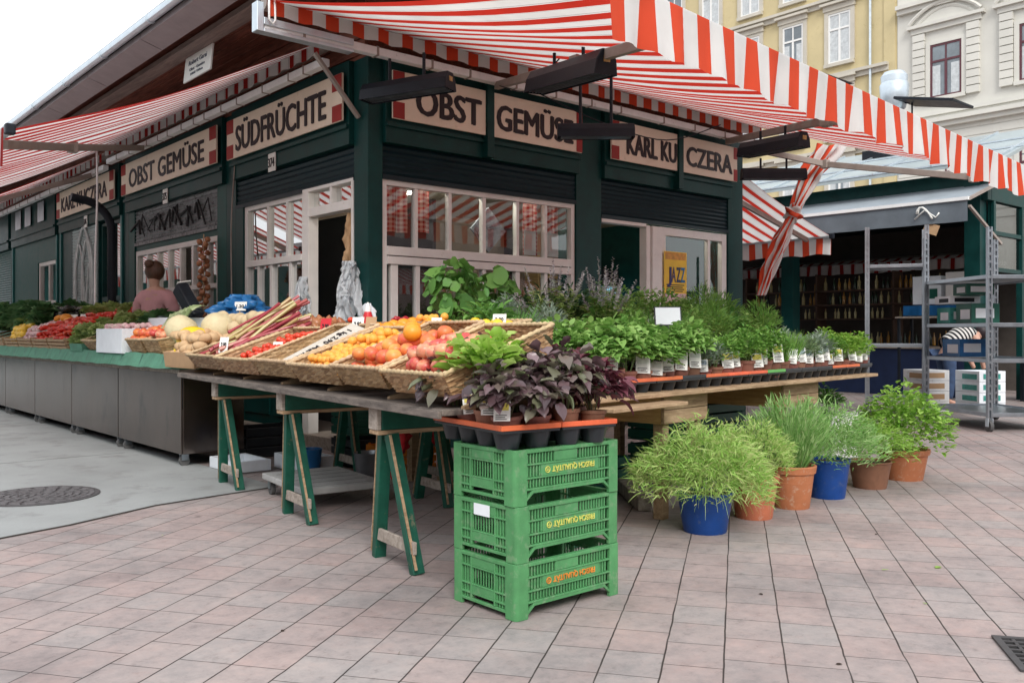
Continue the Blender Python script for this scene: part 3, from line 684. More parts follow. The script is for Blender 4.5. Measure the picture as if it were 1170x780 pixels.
plate('376', 15.8, 2.985, 'white number plate under the side KARL KUCZERA sign')
# small white board hung under the eaves
mb = MB(); mb.box2((-.375,-.02,-.14),(.375,0,.14)); o = mb.build('hanging_sign', M['paper'], bevel=.004, loc=(3.79,9.57,4.06)); o.rotation_euler = (rad(-6),0,-PI/2)
tag(o, 'small white board with two lines of lettering hung under the eaves', 'sign')
for t_, z, h, w in (('Robert Garai', .055, .055, .5), ('Obst · Gemüse', -.025, .035, .42), ('1060 Wien', -.08, .03, .34)):
    me = text_mesh(t_, h, w, .005); me.materials.append(pm('grey_ink'+t_[:2], (.10,.11,.14), .6)); inst('lettering', me, (0,-.023,z), parent=o)
for q in (-.3,.3): mb = MB(); mb.tube([(q,-.01,.14),(q,-.01,.21)], .005, 5); mb.build('hanger', M['black'], o)

# ------------------------------------------------------------------ awnings
def awning(label, B0, B1, F0, F1, vh, mat, vmat, arms, hood=.13, seed=1, group='striped awnings of the corner stall', ends=True):
    B0, B1, F0, F1 = map(Vector, (B0, B1, F0, F1)); W = (B1-B0).length
    t = thing('striped_awning', label, 'awning', B0, 0, group)
    b0 = Vector((0,0,0)); b1 = B1-B0; f0 = F0-B0; f1 = F1-B0
    out = ((f0-b0) - Vector((0,0,(f0-b0).z))).normalized(); wd = (b1-b0).normalized()
    def cl(u, v):
        p = (b0.lerp(b1, u)).lerp(f0.lerp(f1, u), v)
        return p - Z*(.06*math.sin(PI*v)*(1+.35*math.sin(u*W*2.1+seed)) + .008*math.sin(u*W*24)*v + .028*noise.noise(Vector((u*W*1.6, v*2.2, seed)))*math.sin(PI*v))
    mb = MB(); mb.grid(cl, int(W*12), 12, 0, lambda u, v: (u*W, v*3)); mb.build('cloth', mat, t, smooth=True)
    def vl(u, v):
        p = f0.lerp(f1, u) + out*.035
        rip = .022*math.sin(u*W*13+seed)*v + .014*math.sin(u*W*31+2*seed)*v + .02*v*math.sin(u*W*2.2)
        h = vh*(1 - .09*abs(math.sin(PI*u*W/.516)))
        return p + out*rip - Z*(h*v-.02)
    mb = MB(); mb.grid(vl, int(W*26), 5, 0, lambda u, v: (u*W, v)); mb.build('valance', vmat, t, smooth=True)
    mb = MB(); mb.bar(f0-wd*.02, f1+wd*.02, .055, .05); mb.build('front_rail', M['zinc'], t, bevel=.008)
    e = -Z*.23 + out*.03
    mb = MB(); mb.bar(b0+e-wd*.05, b1+e, .085, .075)
    k = 0.3
    mb.build('back_rail', M['alu'], t, bevel=.01)
    while k < W:
        mb = MB(); mb.bar(b0+e+wd*k, b0+e+wd*(k+.022), .094, .084); k += rnd.uniform(.3, .75); mb.build('clamp', M['bronze'], t)
    mb = MB(); mb.tube([b0-Z*.02-out*.05, b1-Z*.02-out*.05], .06, 12); mb.build('roller', M['bronze'], t, smooth=40)
    if hood:
        def hd(u, v): return b0.lerp(b1, u) + out*(.075+.012*math.sin(u*W*20)) - Z*(.03+hood*v*(1-.12*abs(math.sin(PI*u*W/.3))))
        mb = MB(); mb.grid(hd, int(W*16), 2, 0, lambda u, v: (u*W, v)); mb.build('inner_valance', vmat, t, smooth=True)
    for pts in arms:
        a = MB(); pts = [Vector(p)-B0 for p in pts]
        for p, q in zip(pts, pts[1:]): a.bar(p, q, .05, .075)
        for p in pts[1:-1]: a.box(p, (.09,.09,.11))
        a.build('folding_arm', M['bronze'], t, bevel=.006)
    if ends:
        for p in (f0-wd*.03, f1+wd*.03):
            m2 = MB(); m2.box(p, (.07,.07,.08)); m2.build('end_cap', M['black'], t, bevel=.01)
    return t
awB = awning('big red and white striped awning over the herb table, with a scalloped valance', (3.3,6.92,3.90), (10.3,6.92,3.90), (3.34,3.15,2.95), (10.35,3.5,2.80), .34, M['cloth'], M['val'],
    [[(5.75,6.88,3.62),(4.95,4.95,3.25),(4.12,3.25,2.88)], [(9.6,6.88,3.60),(7.42,4.25,3.06),(7.3,3.42,2.86)], [(10.15,6.88,3.58),(10.8,6.2,3.36),(10.72,4.3,2.93),(10.33,3.6,2.80)]], seed=1.3)
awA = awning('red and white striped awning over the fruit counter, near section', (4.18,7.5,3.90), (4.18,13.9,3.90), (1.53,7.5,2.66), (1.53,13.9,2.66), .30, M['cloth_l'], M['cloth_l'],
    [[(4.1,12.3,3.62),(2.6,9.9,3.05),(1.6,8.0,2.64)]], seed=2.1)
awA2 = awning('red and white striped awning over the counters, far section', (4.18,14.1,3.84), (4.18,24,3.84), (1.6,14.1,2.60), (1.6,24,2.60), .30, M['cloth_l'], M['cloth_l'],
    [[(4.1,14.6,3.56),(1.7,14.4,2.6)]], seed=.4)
awD = awning('short striped awning on the far end of the stall behind the tied cloth', (10.42,12.2,3.62), (10.42,7.55,3.62), (13.3,12.2,2.70), (13.3,7.55,2.70), .32, M['cloth'], M['val'], [[(10.5,7.9,3.3),(13.2,7.9,2.66)]], hood=0, seed=3)
# chrome hook hanging from the near corner of the big awning
mb = MB(); mb.tube([(0,0,0),(0,0,-.20),(.03,0,-.235),(.055,0,-.2),(.05,0,.02),(.02,0,.05),(0,0,0)], .009, 6)
tag(mb.build('awning_hook', M['white'], smooth=True, loc=(3.27,6.80,3.90)), 'white metal hook at the outer end of the big awning rail', 'hook')
mb = MB(); mb.box2((0,-.05,-.12),(.06,.05,.12)); mb.box2((.06,-.05,-.12),(.9,.05,-.09)); mb.box2((.06,-.05,-.06),(.9,-.04,.0))
tag(mb.build('end_bracket', M['zinc'], loc=(3.18,6.88,3.72), bevel=.006), 'grey metal bracket holding the outer end of the big awning rail', 'bracket')
mb = MB(); mb.bar((3.95,7.3,3.68),(4.40,7.28,3.16), .05, .03)
tag(mb.build('diagonal_brace', M['bronze'], bevel=.004), 'grey metal strut from the corner post up to the awning rail', 'strut')
# infrared heaters
def heater(p, q, label, h=.17, w=.19, hang=.25):
    p, q = Vector(p), Vector(q); c = (p+q)/2; d = (q-p).normalized(); L = (q-p).length
    t = thing('patio_heater', label, 'heater', c, 0, 'black infrared heaters under the awning')
    a = d.cross(Z).normalized(); u = a.cross(d)
    def P(x, y, z): return d*x + a*y + u*z
    mb = MB(); sec = [(-w/2,-h*.5),(w/2,-h*.5),(w*.42,h*.1),(w*.22,h*.5),(-w*.22,h*.5),(-w*.42,h*.1)]
    vs = [P(s*L/2, y, z) for s in (-1, 1) for y, z in sec]
    mb.add(vs, [(i,(i+1) % 6,6+(i+1) % 6,6+i) for i in range(1,6)] + [tuple(range(5,-1,-1)), tuple(range(6,12))])
    mb.add([P(x,y,z) for x,y,z in ((-L/2+.03,-w*.4,-h*.3),(L/2-.03,-w*.4,-h*.3),(L/2-.03,w*.4,-h*.3),(-L/2+.03,w*.4,-h*.3))], [(0,1,2,3)])
    mb.build('housing', M['black'], t, bevel=.008)
    mb = MB()
    for k in range(5):
        y = -w*.3+k*w*.15; mb.bar(P(-L/2+.03,y,-h*.46), P(L/2-.03,y,-h*.46), .004, .006)
    mb.tube([P(-L/2+.05,0,-h*.36), P(L/2-.05,0,-h*.36)], .012, 8); mb.build('grille', M['chrome'], t)
    m2 = MB(); m2.box(P(L/2+.002,0,h*.1), (.004,.05,.04), Matrix((d,a,u)).transposed()); m2.build('rating_label', M['woody'], t)
    for q in (-.2, .2): m2 = MB(); m2.tube([P(L*q,0,h*.5), P(L*q,0,h*.5)+Z*hang], .014, 6); m2.build('hanger', M['black'], t)
    return t
heater((5.05,5.55,3.24), (4.66,4.36,3.07), 'long black heater hanging below the first awning arm, pointing at the viewer', .18, .19, .10)
heater((5.20,5.43,2.84), (5.69,5.01,2.84), 'short flat black heater in front of the GEMÜSE sign end', .12, .14, .40)
heater((4.24,6.91,3.28), (4.58,6.09,3.29), 'black heater tilted across the top of the corner post', .15, .2, .2)
heater((8.02,5.55,3.07), (7.84,4.72,3.03), 'black heater below the second awning arm near the CZERA sign', .15, .18, .09)
heater((9.0,6.25,3.03), (9.58,5.75,3.03), 'small black heater by the tied striped cloth', .13, .15, .12)
def cable(pts, label, r=.006, mat='black'):
    mb = MB(); P = [Vector(p) for p in pts]; Q = []
    for i in range(len(P)-1):
        a = P[max(i-1,0)]; b, c = P[i], P[i+1]; d = P[min(i+2,len(P)-1)]
        for k in range(6):
            t = k/6; Q.append(.5*((2*b)+(c-a)*t+(2*a-5*b+4*c-d)*t*t+(3*b-3*c+d-a)*t**3))
    Q.append(P[-1]); mb.tube(Q, r, 6); tag(mb.build('cable', M[mat], smooth=True), label, 'cable')
cable([(7.7,5.6,3.3),(7.2,5.9,3.12),(6.6,6.2,3.25),(6.0,6.5,3.5)], 'black cable looping from the second heater along the rail')
cable([(5.0,5.2,3.35),(5.2,5.8,3.26),(5.5,6.4,3.45),(5.7,6.8,3.6)], 'black cable looping from the long heater up to the rail')
cable([(4.36,9.95,3.1),(4.33,9.98,2.4),(4.30,9.9,1.5),(4.33,9.94,.6)], 'thin grey cable hanging down beside the side post', .008, 'bronze')
cable([(3.72,13.0,3.75),(3.70,12.9,3.0),(3.62,12.7,2.2),(3.5,12.3,1.5)], 'pale rope hanging down behind the person in pink', .014, 'alu')
# bent black post in front of the side facade
mb = MB(); pts = [(3.95,13.1,0),(3.95,13.1,2.55)]
for k in range(1, 9):
    a = k/8*PI/2; pts.append((3.95-.42*(1-math.cos(a)), 13.1, 2.55+.42*math.sin(a)))
pts.append((3.42,13.1,2.99)); mb.tube(pts, .058, 12)
tag(mb.build('bent_post', M['black'], smooth=40), 'black bent pipe post curving out under the side awning', 'post')
# striped cloth tied in a knot at the end post
t = thing('tied_cloth', 'red and white striped side cloth rolled and tied in a knot by the end post', 'cloth', (10.72,6.62,2.75))
def tied(u, v):
    P = [Vector((.45,-.28,.92)), Vector((.20,-.13,.5)), Vector((0,0,0)), Vector((-.18,.10,-.4)), Vector((-.30,.18,-.75)), Vector((-.38,.24,-1.1))]
    f = v*5; i = min(4, int(f)); q = f-i; c = P[i].lerp(P[i+1], q)
    rs = [.20,.15,.065,.115,.095,.06]; r = rs[i]*(1-q)+rs[i+1]*q
    a = 2*PI*u + v*2.5
    r *= 1 + .30*math.sin(5*a+v*9) + .2*math.sin(9*a-v*17) + .25*noise.noise(Vector((math.cos(a)*2, math.sin(a)*2, v*9)))
    return c + Vector((math.cos(a)*r*.8, math.sin(a)*r*.8, .10*math.sin(3*a)*r))
mb = MB(); mb.grid(tied, 90, 70, 0, lambda u, v: (u*1.8 + v*1.1, v*2)); mb.build('folds', M['val'], t, smooth=True)
mb = MB(); mb.grid(lambda u, v: tuple(Vector((math.cos(2*PI*u)*math.sin(PI*v), math.sin(2*PI*u)*math.sin(PI*v), -math.cos(PI*v)))*.105*(1+.22*math.sin(8*PI*u+v*14)+.2*math.sin(v*21))), 40, 20, 0, lambda u, v: (u*.5+v*.6, v)); mb.build('knot', M['val'], t, smooth=True)
# overhead wire against the sky
cable([(-40,30,17.5),(-8,26,15.6),(10,24,15.0)], 'thin overhead wire against the white sky', .015, 'bronze')
# paper bag and cloths at the corner door, plastic bag on the post
def drape(loc, w, h, label, mat, seed, cat='bag', rz=0, dep=.09, sheets=0):
    t_ = MB()
    for q in range(sheets):       # thin crumpled film hanging in overlapping folds
        ro = Matrix.Rotation(q*PI/sheets + seed, 3, 'Z'); hh = h*(1-.16*q); ww = w*(1-.1*q)
        def sf(u, v):
            x = (u-.5)*ww*(.30+.95*v**.7)*(1+.25*noise.noise(Vector((q*3+seed, v*3, u))))
            fold = noise.noise(Vector((u*5+q*7, v*2.2, seed)))*dep*.9 + abs(noise.noise(Vector((u*11, v*9+q, seed))))*dep*.55
            return ro @ Vector((x, fold, -hh*v*(1+.18*noise.noise(Vector((u*4+q, seed, 1.5)))*v)))
        t_.grid(sf, 30, 34)
    if sheets:
        o = t_.build('hanging_'+cat.split()[-1], mat, smooth=True, loc=loc); o.rotation_euler.z = rz
        tag(o, label, cat); return
    def f(u, v):
        a = 2*PI*u; prof = math.sin(PI*min(1, .12+.9*v))**.6
        r = 1+.20*math.sin(3*a+seed+v*4)+.16*math.sin(7*a+v*5+seed)+.9*noise.noise(Vector((math.cos(a)*1.6+seed, math.sin(a)*1.6, v*4.5)))+.55*noise.noise(Vector((math.cos(a)*4+seed, math.sin(a)*4, v*13)))
        return ((w/2)*prof*math.cos(a)*r*(.55+.45*v), dep*prof*math.sin(a)*r*(.5+.5*v), -h*(v+.05*math.sin(5*a+seed)*v))
    t_.grid(f, 64, 30); o = t_.build('hanging_'+cat.split()[-1], mat, smooth=True, loc=loc); o.rotation_euler.z = rz
    tag(o, label, cat)
M['bagw'] = pm('white_film', (.80,.84,.87), .3, .06, 9, trans=.45, spec=.6)
drape((4.34,7.34,1.82), .30, .62, 'white plastic bags hanging on the corner post', M['bagw'], .5, rz=rad(45), dep=.10, sheets=4)
drape((4.36,8.32,1.72), .22, .6, 'white and blue cloth hanging on the left door jamb', M['bagw'], 2.2, 'cloth', rad(60), sheets=3)
drape((4.50,7.55,2.30), .26, .85, 'brown paper bag hung in the corner doorway', M['card'], 1.2, 'paper bag', rad(30))
# poster in the window
t = thing('jazz_poster', 'yellow JAZZ concert poster taped inside the right hand shop window', 'poster', (8.88,7.14,1.86))
mb = MB(); mb.box2((-.22,-.004,-.36),(.22,0,.30)); mb.build('sheet', pm('poster_yellow', (.80,.52,.05), .6, .12, 6, dirt=(.75,.42,.14), dirt_amt=.4), t)
for x, txt, c in ((-.125,'J',(.03,.03,.12)),(-.04,'A',(.10,.07,.12)),(.055,'Z',(.04,.05,.10)),(.14,'Z',(.02,.16,.36))):
    me = text_mesh(txt, .19, .085, .02); me.materials.append(pm('poster_ink_'+str(x), c, .6)); inst('lettering', me, (x,-.008,.02), parent=t)
mb = MB(); mb.box2((-.2,-.006,.20),(.2,-.0045,.29)); mb.build('picture_strip', pm('poster_orange', (.62,.30,.06), .6, .3, 20), t)
mb = MB(); mb.box2((-.21,-.006,-.35),(.21,-.0045,-.22)); mb.build('picture_strip', pm('poster_pink', (.65,.42,.45), .6, .3, 20), t)
mb = MB()
for k in range(4): mb.box2((-.18,-.006,-.12-k*.026),(.17-.03*(k % 2),-.0048,-.108-k*.026))
mb.build('small_print', M['ink'], t)
# papers taped in the front window, framed picture hung in it
for x, w, lab in ((6.50,.17,'white sheet of paper taped in the fifth pane of the front window'),(6.83,.19,'white sheet of paper taped in the end pane of the front window')):
    mb = MB(); mb.box2((-w/2,-.003,-.13),(w/2,0,.13)); tag(mb.build('notice', M['paper'], loc=(x,7.22,2.12)), lab, 'notice')
mb = MB(); mb.box((0,0,0),(.34,.02,.34)); mb.box((0,-.011,0),(.28,.004,.28)); o = mb.build('hanging_picture', pm('blue_grey_picture', (.30,.33,.38), .5, .4, 12), loc=(6.03,7.36,2.24)); o.rotation_euler = (0, rad(45), 0)
tag(o, 'blue grey diamond hung picture behind the fourth pane', 'picture')
# string of onions
t = thing('onion_string', 'string of brown onions hanging at the edge of the side window', 'onions', (4.30,10.72,2.35))
on = MB(); on.lathe([(.0001,-.035),(.025,-.03),(.038,0),(.022,.03),(.004,.05)], 10); onm = on.mesh('onion', fruitmat('onion_skin', [(.30,.10,.04),(.50,.22,.10)]), True)
mb = MB(); mb.tube([(0,0,0),(0,0,-1.05)], .008, 5); mb.build('string', M['wickerp'], t)
for k in range(30):
    a = k*2.4; inst('onion', onm, (.05*math.cos(a), .05*math.sin(a), -.06-k*.033), (rnd.uniform(-1,1), rnd.uniform(-1,1), 0), parent=t)
# ------------------------------------------------------------------ fruit and vegetables: meshes
def fm(name, prof, mat, n=14, wob=None):
    b = MB(); b.lathe(prof, n, wob=wob); return b.mesh(name, mat, True)
def sph(r, fl=1., n=9, dim=.0):
    pr = []
    for i in range(n+1):
        a = -PI/2 + PI*i/n; z = math.sin(a)*r*fl
        if dim: z -= dim*r*math.exp(-((math.cos(a))/.32)**2)*math.copysign(1, math.sin(a))
        pr.append((max(.0001, math.cos(a)*r), z))
    return pr
apple_prof = [(.0001,-.026),(.010,-.031),(.022,-.030),(.034,-.018),(.039,0),(.037,.014),(.028,.026),(.015,.029),(.007,.024),(.0001,.017)]
FM = {}
FM['apricot'] = fm('apricot', sph(.027, .95, 8, .12), fruitmat('apricot_skin', [(.78,.30,.035),(.85,.42,.06),(.78,.22,.05)], .5))
FM['nectarine'] = fm('grapefruit', sph(.048, .94, 10, .1), fruitmat('nectarine_skin', [(.80,.46,.10),(.78,.26,.06),(.64,.10,.05),(.82,.50,.14)], .4, 14))
FM['orange'] = fm('orange', sph(.052, .96, 10, .06), fruitmat('orange_skin', [(.80,.27,.015),(.85,.36,.03)], .42))
FM['apple'] = fm('apple', apple_prof, fruitmat('apple_skin', [(.60,.13,.10),(.58,.06,.055),(.74,.36,.20),(.62,.09,.08)], .3, 22))
FM['tomato'] = fm('tomato', sph(.026, .85, 8, .12), fruitmat('tomato_skin', [(.62,.045,.02),(.72,.07,.025)], .25))
FM['lemon'] = fm('lemon', [(.0001,-.052),(.007,-.048),(.012,-.041),(.028,-.026),(.034,0),(.028,.026),(.012,.041),(.006,.047),(.0001,.049)], fruitmat('lemon_skin', [(.80,.52,.02),(.85,.62,.06)], .4))
FM['potato'] = fm('potato', sph(.042, 1.4, 8), fruitmat('potato_skin', [(.50,.32,.17),(.62,.43,.24),(.45,.26,.14)], .7), 10, lambda a, z: 1+.10*math.sin(2*a+z*30)+.06*math.sin(5*a))
FM['root'] = fm('celery_root', sph(.06, .9, 9), fruitmat('root_skin', [(.52,.40,.24),(.66,.54,.34)], .8), 12, lambda a, z: 1+.10*math.sin(4*a+z*40)+.05*math.sin(9*a))
FM['pepper'] = fm('pepper', [(.0001,-.09),(.008,-.08),(.020,-.04),(.028,.02),(.026,.045),(.015,.055),(.006,.05),(.005,.075),(.0001,.076)], fruitmat('pepper_skin', [(.50,.02,.018),(.62,.04,.02),(.55,.09,.02)], .25), 10, lambda a, z: 1+.10*math.sin(3*a))
FM['plum'] = fm('plum', sph(.021, 1.1, 7), fruitmat('cherry_skin', [(.30,.01,.02),(.42,.02,.03)], .25), 9)
FM['pumpkin'] = fm('small_pumpkin', sph(.075, .72, 10, .25), fruitmat('pumpkin_skin', [(.75,.24,.015),(.80,.33,.03)], .45), 20, lambda a, z: 1+.07*abs(math.sin(5*a)))
FM['dark'] = fm('aubergine', sph(.045, 1.7, 9), fruitmat('aubergine_skin', [(.025,.010,.03),(.03,.05,.02)], .25), 10)
FM['mushroom'] = fm('turnip', sph(.034, .9, 8), fruitmat('turnip_skin', [(.70,.58,.50),(.62,.30,.36)], .5), 10)
FM['yellowp'] = fm('yellow_fruit', sph(.05, .9, 8, .1), fruitmat('yellow_skin', [(.80,.45,.03),(.82,.55,.06)], .4), 12)
FM['onion'] = onm
def heap(kind, xf, pos, label, cat, group, sc=1, jit=.25, upright=True, name=None):
    """individual pieces of fruit placed at pos (world points)"""
    for p in pos:
        rot = (rnd.uniform(-.5,.5), rnd.uniform(-.5,.5), rnd.uniform(0,6.3)) if upright else (rnd.uniform(-.3,.3)+PI/2, rnd.uniform(-.3,.3), rnd.uniform(0,6.3))
        k = sc*rnd.uniform(.9,1.1)
        inst(name or FM[kind].name, FM[kind], (xf @ Vector(p)) if xf else p, rot, k, label=label, cat=cat, group=group)
def pile(x0, x1, y0, y1, z, d, layers=2, mound=.5):
    P = []
    for L in range(layers):
        ins = L*d*mound; zz = z + L*d*.72
        xa, xb, ya, yb = x0+ins, x1-ins, y0+ins, y1-ins
        nx = max(1, int((xb-xa)/d)+1); ny = max(1, int((yb-ya)/d)+1)
        for i in range(nx):
            for j in range(ny):
                x = xa+(xb-xa)*(i/(nx-1) if nx > 1 else .5); y = ya+(yb-ya)*((j/(ny-1)) if ny > 1 else .5)
                P.append((x+rnd.uniform(-.2,.2)*d, y+rnd.uniform(-.2,.2)*d, zz+rnd.uniform(-.15,.2)*d))
    return P
# ------------------------------------------------------------------ wicker baskets
def weave(mb, P00, P10, P11, P01, n, stake=.050, row=.0135, amp=.0052, mi=0):
    """woven wall between four corners; n = outward normal"""
    P00, P10, P11, P01 = map(Vector, (P00, P10, P11, P01)); n = Vector(n)
    L = max((P10-P00).length, (P11-P01).length); H = (P01-P00).length
    ns = max(2, round(L/stake)); nr = max(2, round(H/row)); nu, nv = ns*4, nr*2
    def f(u, v):
        p = P00.lerp(P10, u).lerp(P01.lerp(P11, u), v)
        r = min(nr-1, int(v*nr-1e-6)) if v > 0 else 0
        ph = math.sin(PI*u*ns + (r % 2)*PI)
        dome = abs(math.sin(PI*v*nr))
        return p + n*(amp*.9*ph*dome + .0095*dome - .005)
    k0 = len(mb.m); mb.grid(f, nu, nv, mi)
    tone = {}
    for j in range(nv):          # every strand between two stakes has its own tone of willow
        for i in range(nu):
            key = (j//2, (i+(2 if (j//2) % 2 else 0))//4)
            if key not in tone: tone[key] = rnd.choice((0,0,0,1,2,2)) if (key[0]+key[1]) % 2 else rnd.choice((0,1,1,0,2))
            mb.m[k0+j*nu+i] = tone[key]
def braid(mb, pts, r):
    Q = []; 
    for a, b in zip(pts, pts[1:]):
        a, b = Vector(a), Vector(b); k = max(2, int((b-a).length/.012))
        Q += [a.lerp(b, i/k) for i in range(k)]
    Q.append(Vector(pts[-1]))
    mb.tube(Q, [r*(1+.28*math.sin(i*1.9)) for i in range(len(Q))], 7)
def basket(label, loc, rotz, tilt, L, W, H, Hb=None, mat='wicker', group='wicker baskets of the fruit display', flare=.034, name='wicker_basket'):
    """local x runs back from the front wall, y across, z up"""
    Hb = Hb or H
    t = thing(name, label, 'basket', loc, rotz, group, tilt=tilt)
    g = flare
    b = [(g,g,0),(L-g,g,0),(L-g,W-g,0),(g,W-g,0)]; tp = [(0,0,H),(L,0,Hb),(L,W,Hb),(0,W,H)]
    mb = MB()
    for i, nn in ((0,(0,-1,0)),(1,(1,0,0)),(2,(0,1,0)),(3,(-1,0,0))):
        j = (i+1) % 4; weave(mb, b[i], b[j], tp[j], tp[i], nn)
    mb.build('woven_side', [M['wicker'], M['wickerd'], M['wickerl']], t, smooth=True)
    mb = MB(); weave(mb, (g,g,.004), (L-g,g,.004), (L-g,W-g,.004), (g,W-g,.004), (0,0,1), .03, .02, .003); mb.build('base', [M['wicker'], M['wickerd'], M['wickerl']], t, smooth=True)
    mb = MB(); braid(mb, [(x, y, z+.004) for x, y, z in tp+tp[:1]], .0105); mb.build('rim', M['wickerp'], t, smooth=True)
    return t, Matrix.Translation(loc) @ Matrix.Rotation(rotz, 4, 'Z') @ Matrix.Rotation(tilt, 4, 'Y')
# ------------------------------------------------------------------ fruit table on trestles
RZ = -rad(6.8)
def xf_(y): return 2.22+.1193*(y-2.95)
T0 = Vector((2.20, 2.93, .80))
def tl(a, b, z): # table local (along the front, back from the front)
    return T0 + Vector((.1185, .993, 0))*a + Vector((.993, -.1185, 0))*b + Z*z
t = thing('table_board', 'worn grey timber table board carrying the sloping fruit baskets', 'table top', (0,0,0))
mb = MB(); 
for i in range(4):
    s0 = .1 if i < 2 else .75
    P = [tl(s0,.02+i*.34,0), tl(4.45,.02+i*.34,0), tl(4.45,.35+i*.34,0), tl(s0,.35+i*.34,0)]
    mb.add([p for p in P]+[p+Z*.026 for p in P], [(0,3,2,1),(4,5,6,7),(0,1,5,4),(1,2,6,5),(2,3,7,6),(3,0,4,7)])
mb.build('plank', M['woodd'], t, bevel=.004)
mb = MB(); P = [tl(0.1,0,-.012), tl(4.45,0,-.012), tl(4.45,.019,-.012), tl(.1,.019,-.012)]; mb.add(P+[p+Z*.034 for p in P], [(0,3,2,1),(4,5,6,7),(0,1,5,4),(1,2,6,5),(2,3,7,6),(3,0,4,7)]); mb.build('front_edge', M['woodd'], t, bevel=.003)
t = thing('display_stand', 'sloping timber rack that props up the back of the fruit baskets', 'display stand', (0,0,0))
mb = MB()
for a in (.05,.75,1.5,2.25,3.0,3.75,4.3):
    vs = [tl(a,.10,.028),tl(a,.70,.028),tl(a,.70,.225),tl(a,.10,.04)]; vs += [v+Vector((.004,.03,0)) for v in vs]
    mb.add(vs, [(0,1,2,3),(7,6,5,4),(0,4,5,1),(1,5,6,2),(2,6,7,3),(3,7,4,0)])
mb.build('wedge', M['wood'], t)
mb = MB(); P = [tl(.8,.72,.028), tl(4.4,.72,.028), tl(4.4,1.34,.028), tl(.8,1.34,.028)]; mb.add(P+[p+Z*.20 for p in P], [(0,3,2,1),(4,5,6,7),(0,1,5,4),(1,2,6,5),(2,3,7,6),(3,0,4,7)]); mb.build('back_step', M['woodg'], t)
mb = MB(); P = [tl(1.5,1.12,.229), tl(4.3,1.12,.229), tl(4.3,1.50,.229), tl(1.5,1.50,.229)]; mb.add(P+[p+Z*.094 for p in P], [(0,3,2,1),(4,5,6,7),(0,1,5,4),(1,2,6,5),(2,3,7,6),(3,0,4,7)]); mb.build('riser', M['wood'], t)
# trestles
def trestle(label, a, skew=.0, blen=1.15):
    o = Vector((xf_(a)+.05, a, 0)); t = thing('trestle', label, 'trestle', o, RZ, 'green painted trestles under the fruit table')
    mb = MB(); mb.bar((0,0,.735),(blen,0,.735), .10, .115); mb.build('beam', M['tgreen'], t, bevel=.005)
    mb = MB(); mb.box2((-.02,-.05,.655),(blen*.98,.05,.676)); mb.build('lower_rail', M['wood'], t, bevel=.003)
    mb = MB(); mb.box2((-.024,-.049,.678),(-.001,.049,.79)); mb.build('end_grain', M['woodg'], t, bevel=.003)
    for x in (.06, blen-.1):
        for s in (-1, 1):
            mb = MB(); mb.bar((x, s*.035, .655), (x+(.05 if x < .5 else 0)+skew, s*.21, .0), .045, .062, up=Vector((1,0,0))); lg = mb.build('leg', M['tgreen'], t, bevel=.004)
            m2 = MB(); m2.bar((x-.024, s*.035+.033*s, .655), (x+(.05 if x < .5 else 0)+skew-.024, s*.21+.033*s, .03), .008, .012, up=Vector((1,0,0))); m2.build('worn_edge', M['wood'], lg)
        mb = MB(); mb.bar((x-.005+skew*.8+(.03 if x < .5 else 0), -.235, .13), (x-.005+skew*.8+(.03 if x < .5 else 0), .235, .13), .06, .018, up=Vector((1,0,0))); mb.build('cross_brace', M['woodg'], t, bevel=.003)
    return t
trestle('green trestle nearest the crate stack, under the red apples', 3.74)
trestle('green trestle in the middle, standing by the grey dolly', 5.06)
trestle('green trestle beside the end of the steel counters', 6.46)
trestle('green trestle standing further back under the fruit table, behind the grey dolly', 5.35).location.x += 1.25
# front row of baskets
edges = [2.99,3.56,4.13,4.78,5.475,6.235,6.97]
blab = ['wicker basket of red apples at the near end of the fruit table', 'wicker basket of big orange and red grapefruit beside the red apples', 'wicker basket of small apricots', 'nearly empty wicker basket with a long white price board', 'wicker basket with scattered vine tomatoes', 'wicker basket under the heap of rhubarb']
MX = []
for i in range(6):
    y0, y1 = edges[i]+.013, edges[i+1]-.013
    loc = Vector((xf_(y0)+.02+(.012,-.008,.010,0,.014,-.006)[i], y0, .858+(.004,.012,0,.01,.002,.009)[i]))
    t, mx = basket(blab[i], loc, RZ+rad((2.6,1.2,2.4,1.0,2.8,1.5)[i]), -rad((18.5,19.3,18,19,18.2,18.8)[i]), .63, (y1-y0)*1.0, .115, .13)
    MX.append((mx, .63, y1-y0))
def inbasket(i, d, z=.03, layers=2, x0=.06, x1=None, m=.6, y0=.06, y1=None):
    mx, L, W = MX[i]; P = pile(x0, x1 or L-.06, y0, (y1 or W-.06), z, d, layers, m)
    return [mx @ Vector(p) for p in P]
heap('apple', None, inbasket(0, .073, .05, 3, m=.35, x0=.09, x1=.36), 'red streaked apple heaped in the nearest wicker basket', 'apple', 'red apples in the nearest basket', 1.0)
heap('nectarine', None, inbasket(1, .086, .06, 2, m=.45, x0=.10, x1=.50, y0=.085), 'large orange and red grapefruit heaped beside the red apples', 'grapefruit', 'grapefruit beside the apples', .87)
heap('orange', None, [MX[1][0] @ Vector(p) for p in ((.50,.17,.10),(.42,.36,.17),(.33,.20,.18))], 'bright orange on top of the grapefruit pile', 'orange', 'oranges topping the grapefruit pile', .95)
heap('apricot', None, inbasket(2, .049, .04, 3, m=.4, x0=.075, x1=.57), 'small golden apricot in the third wicker basket', 'apricot', 'apricots in their basket', .92)
heap('apricot', None, [MX[2][0] @ Vector((rnd.uniform(.34,.52), rnd.uniform(.15,.45), .13+rnd.uniform(0,.03))) for _ in range(16)], 'small golden apricot in the third wicker basket', 'apricot', 'apricots in their basket', 1.05)
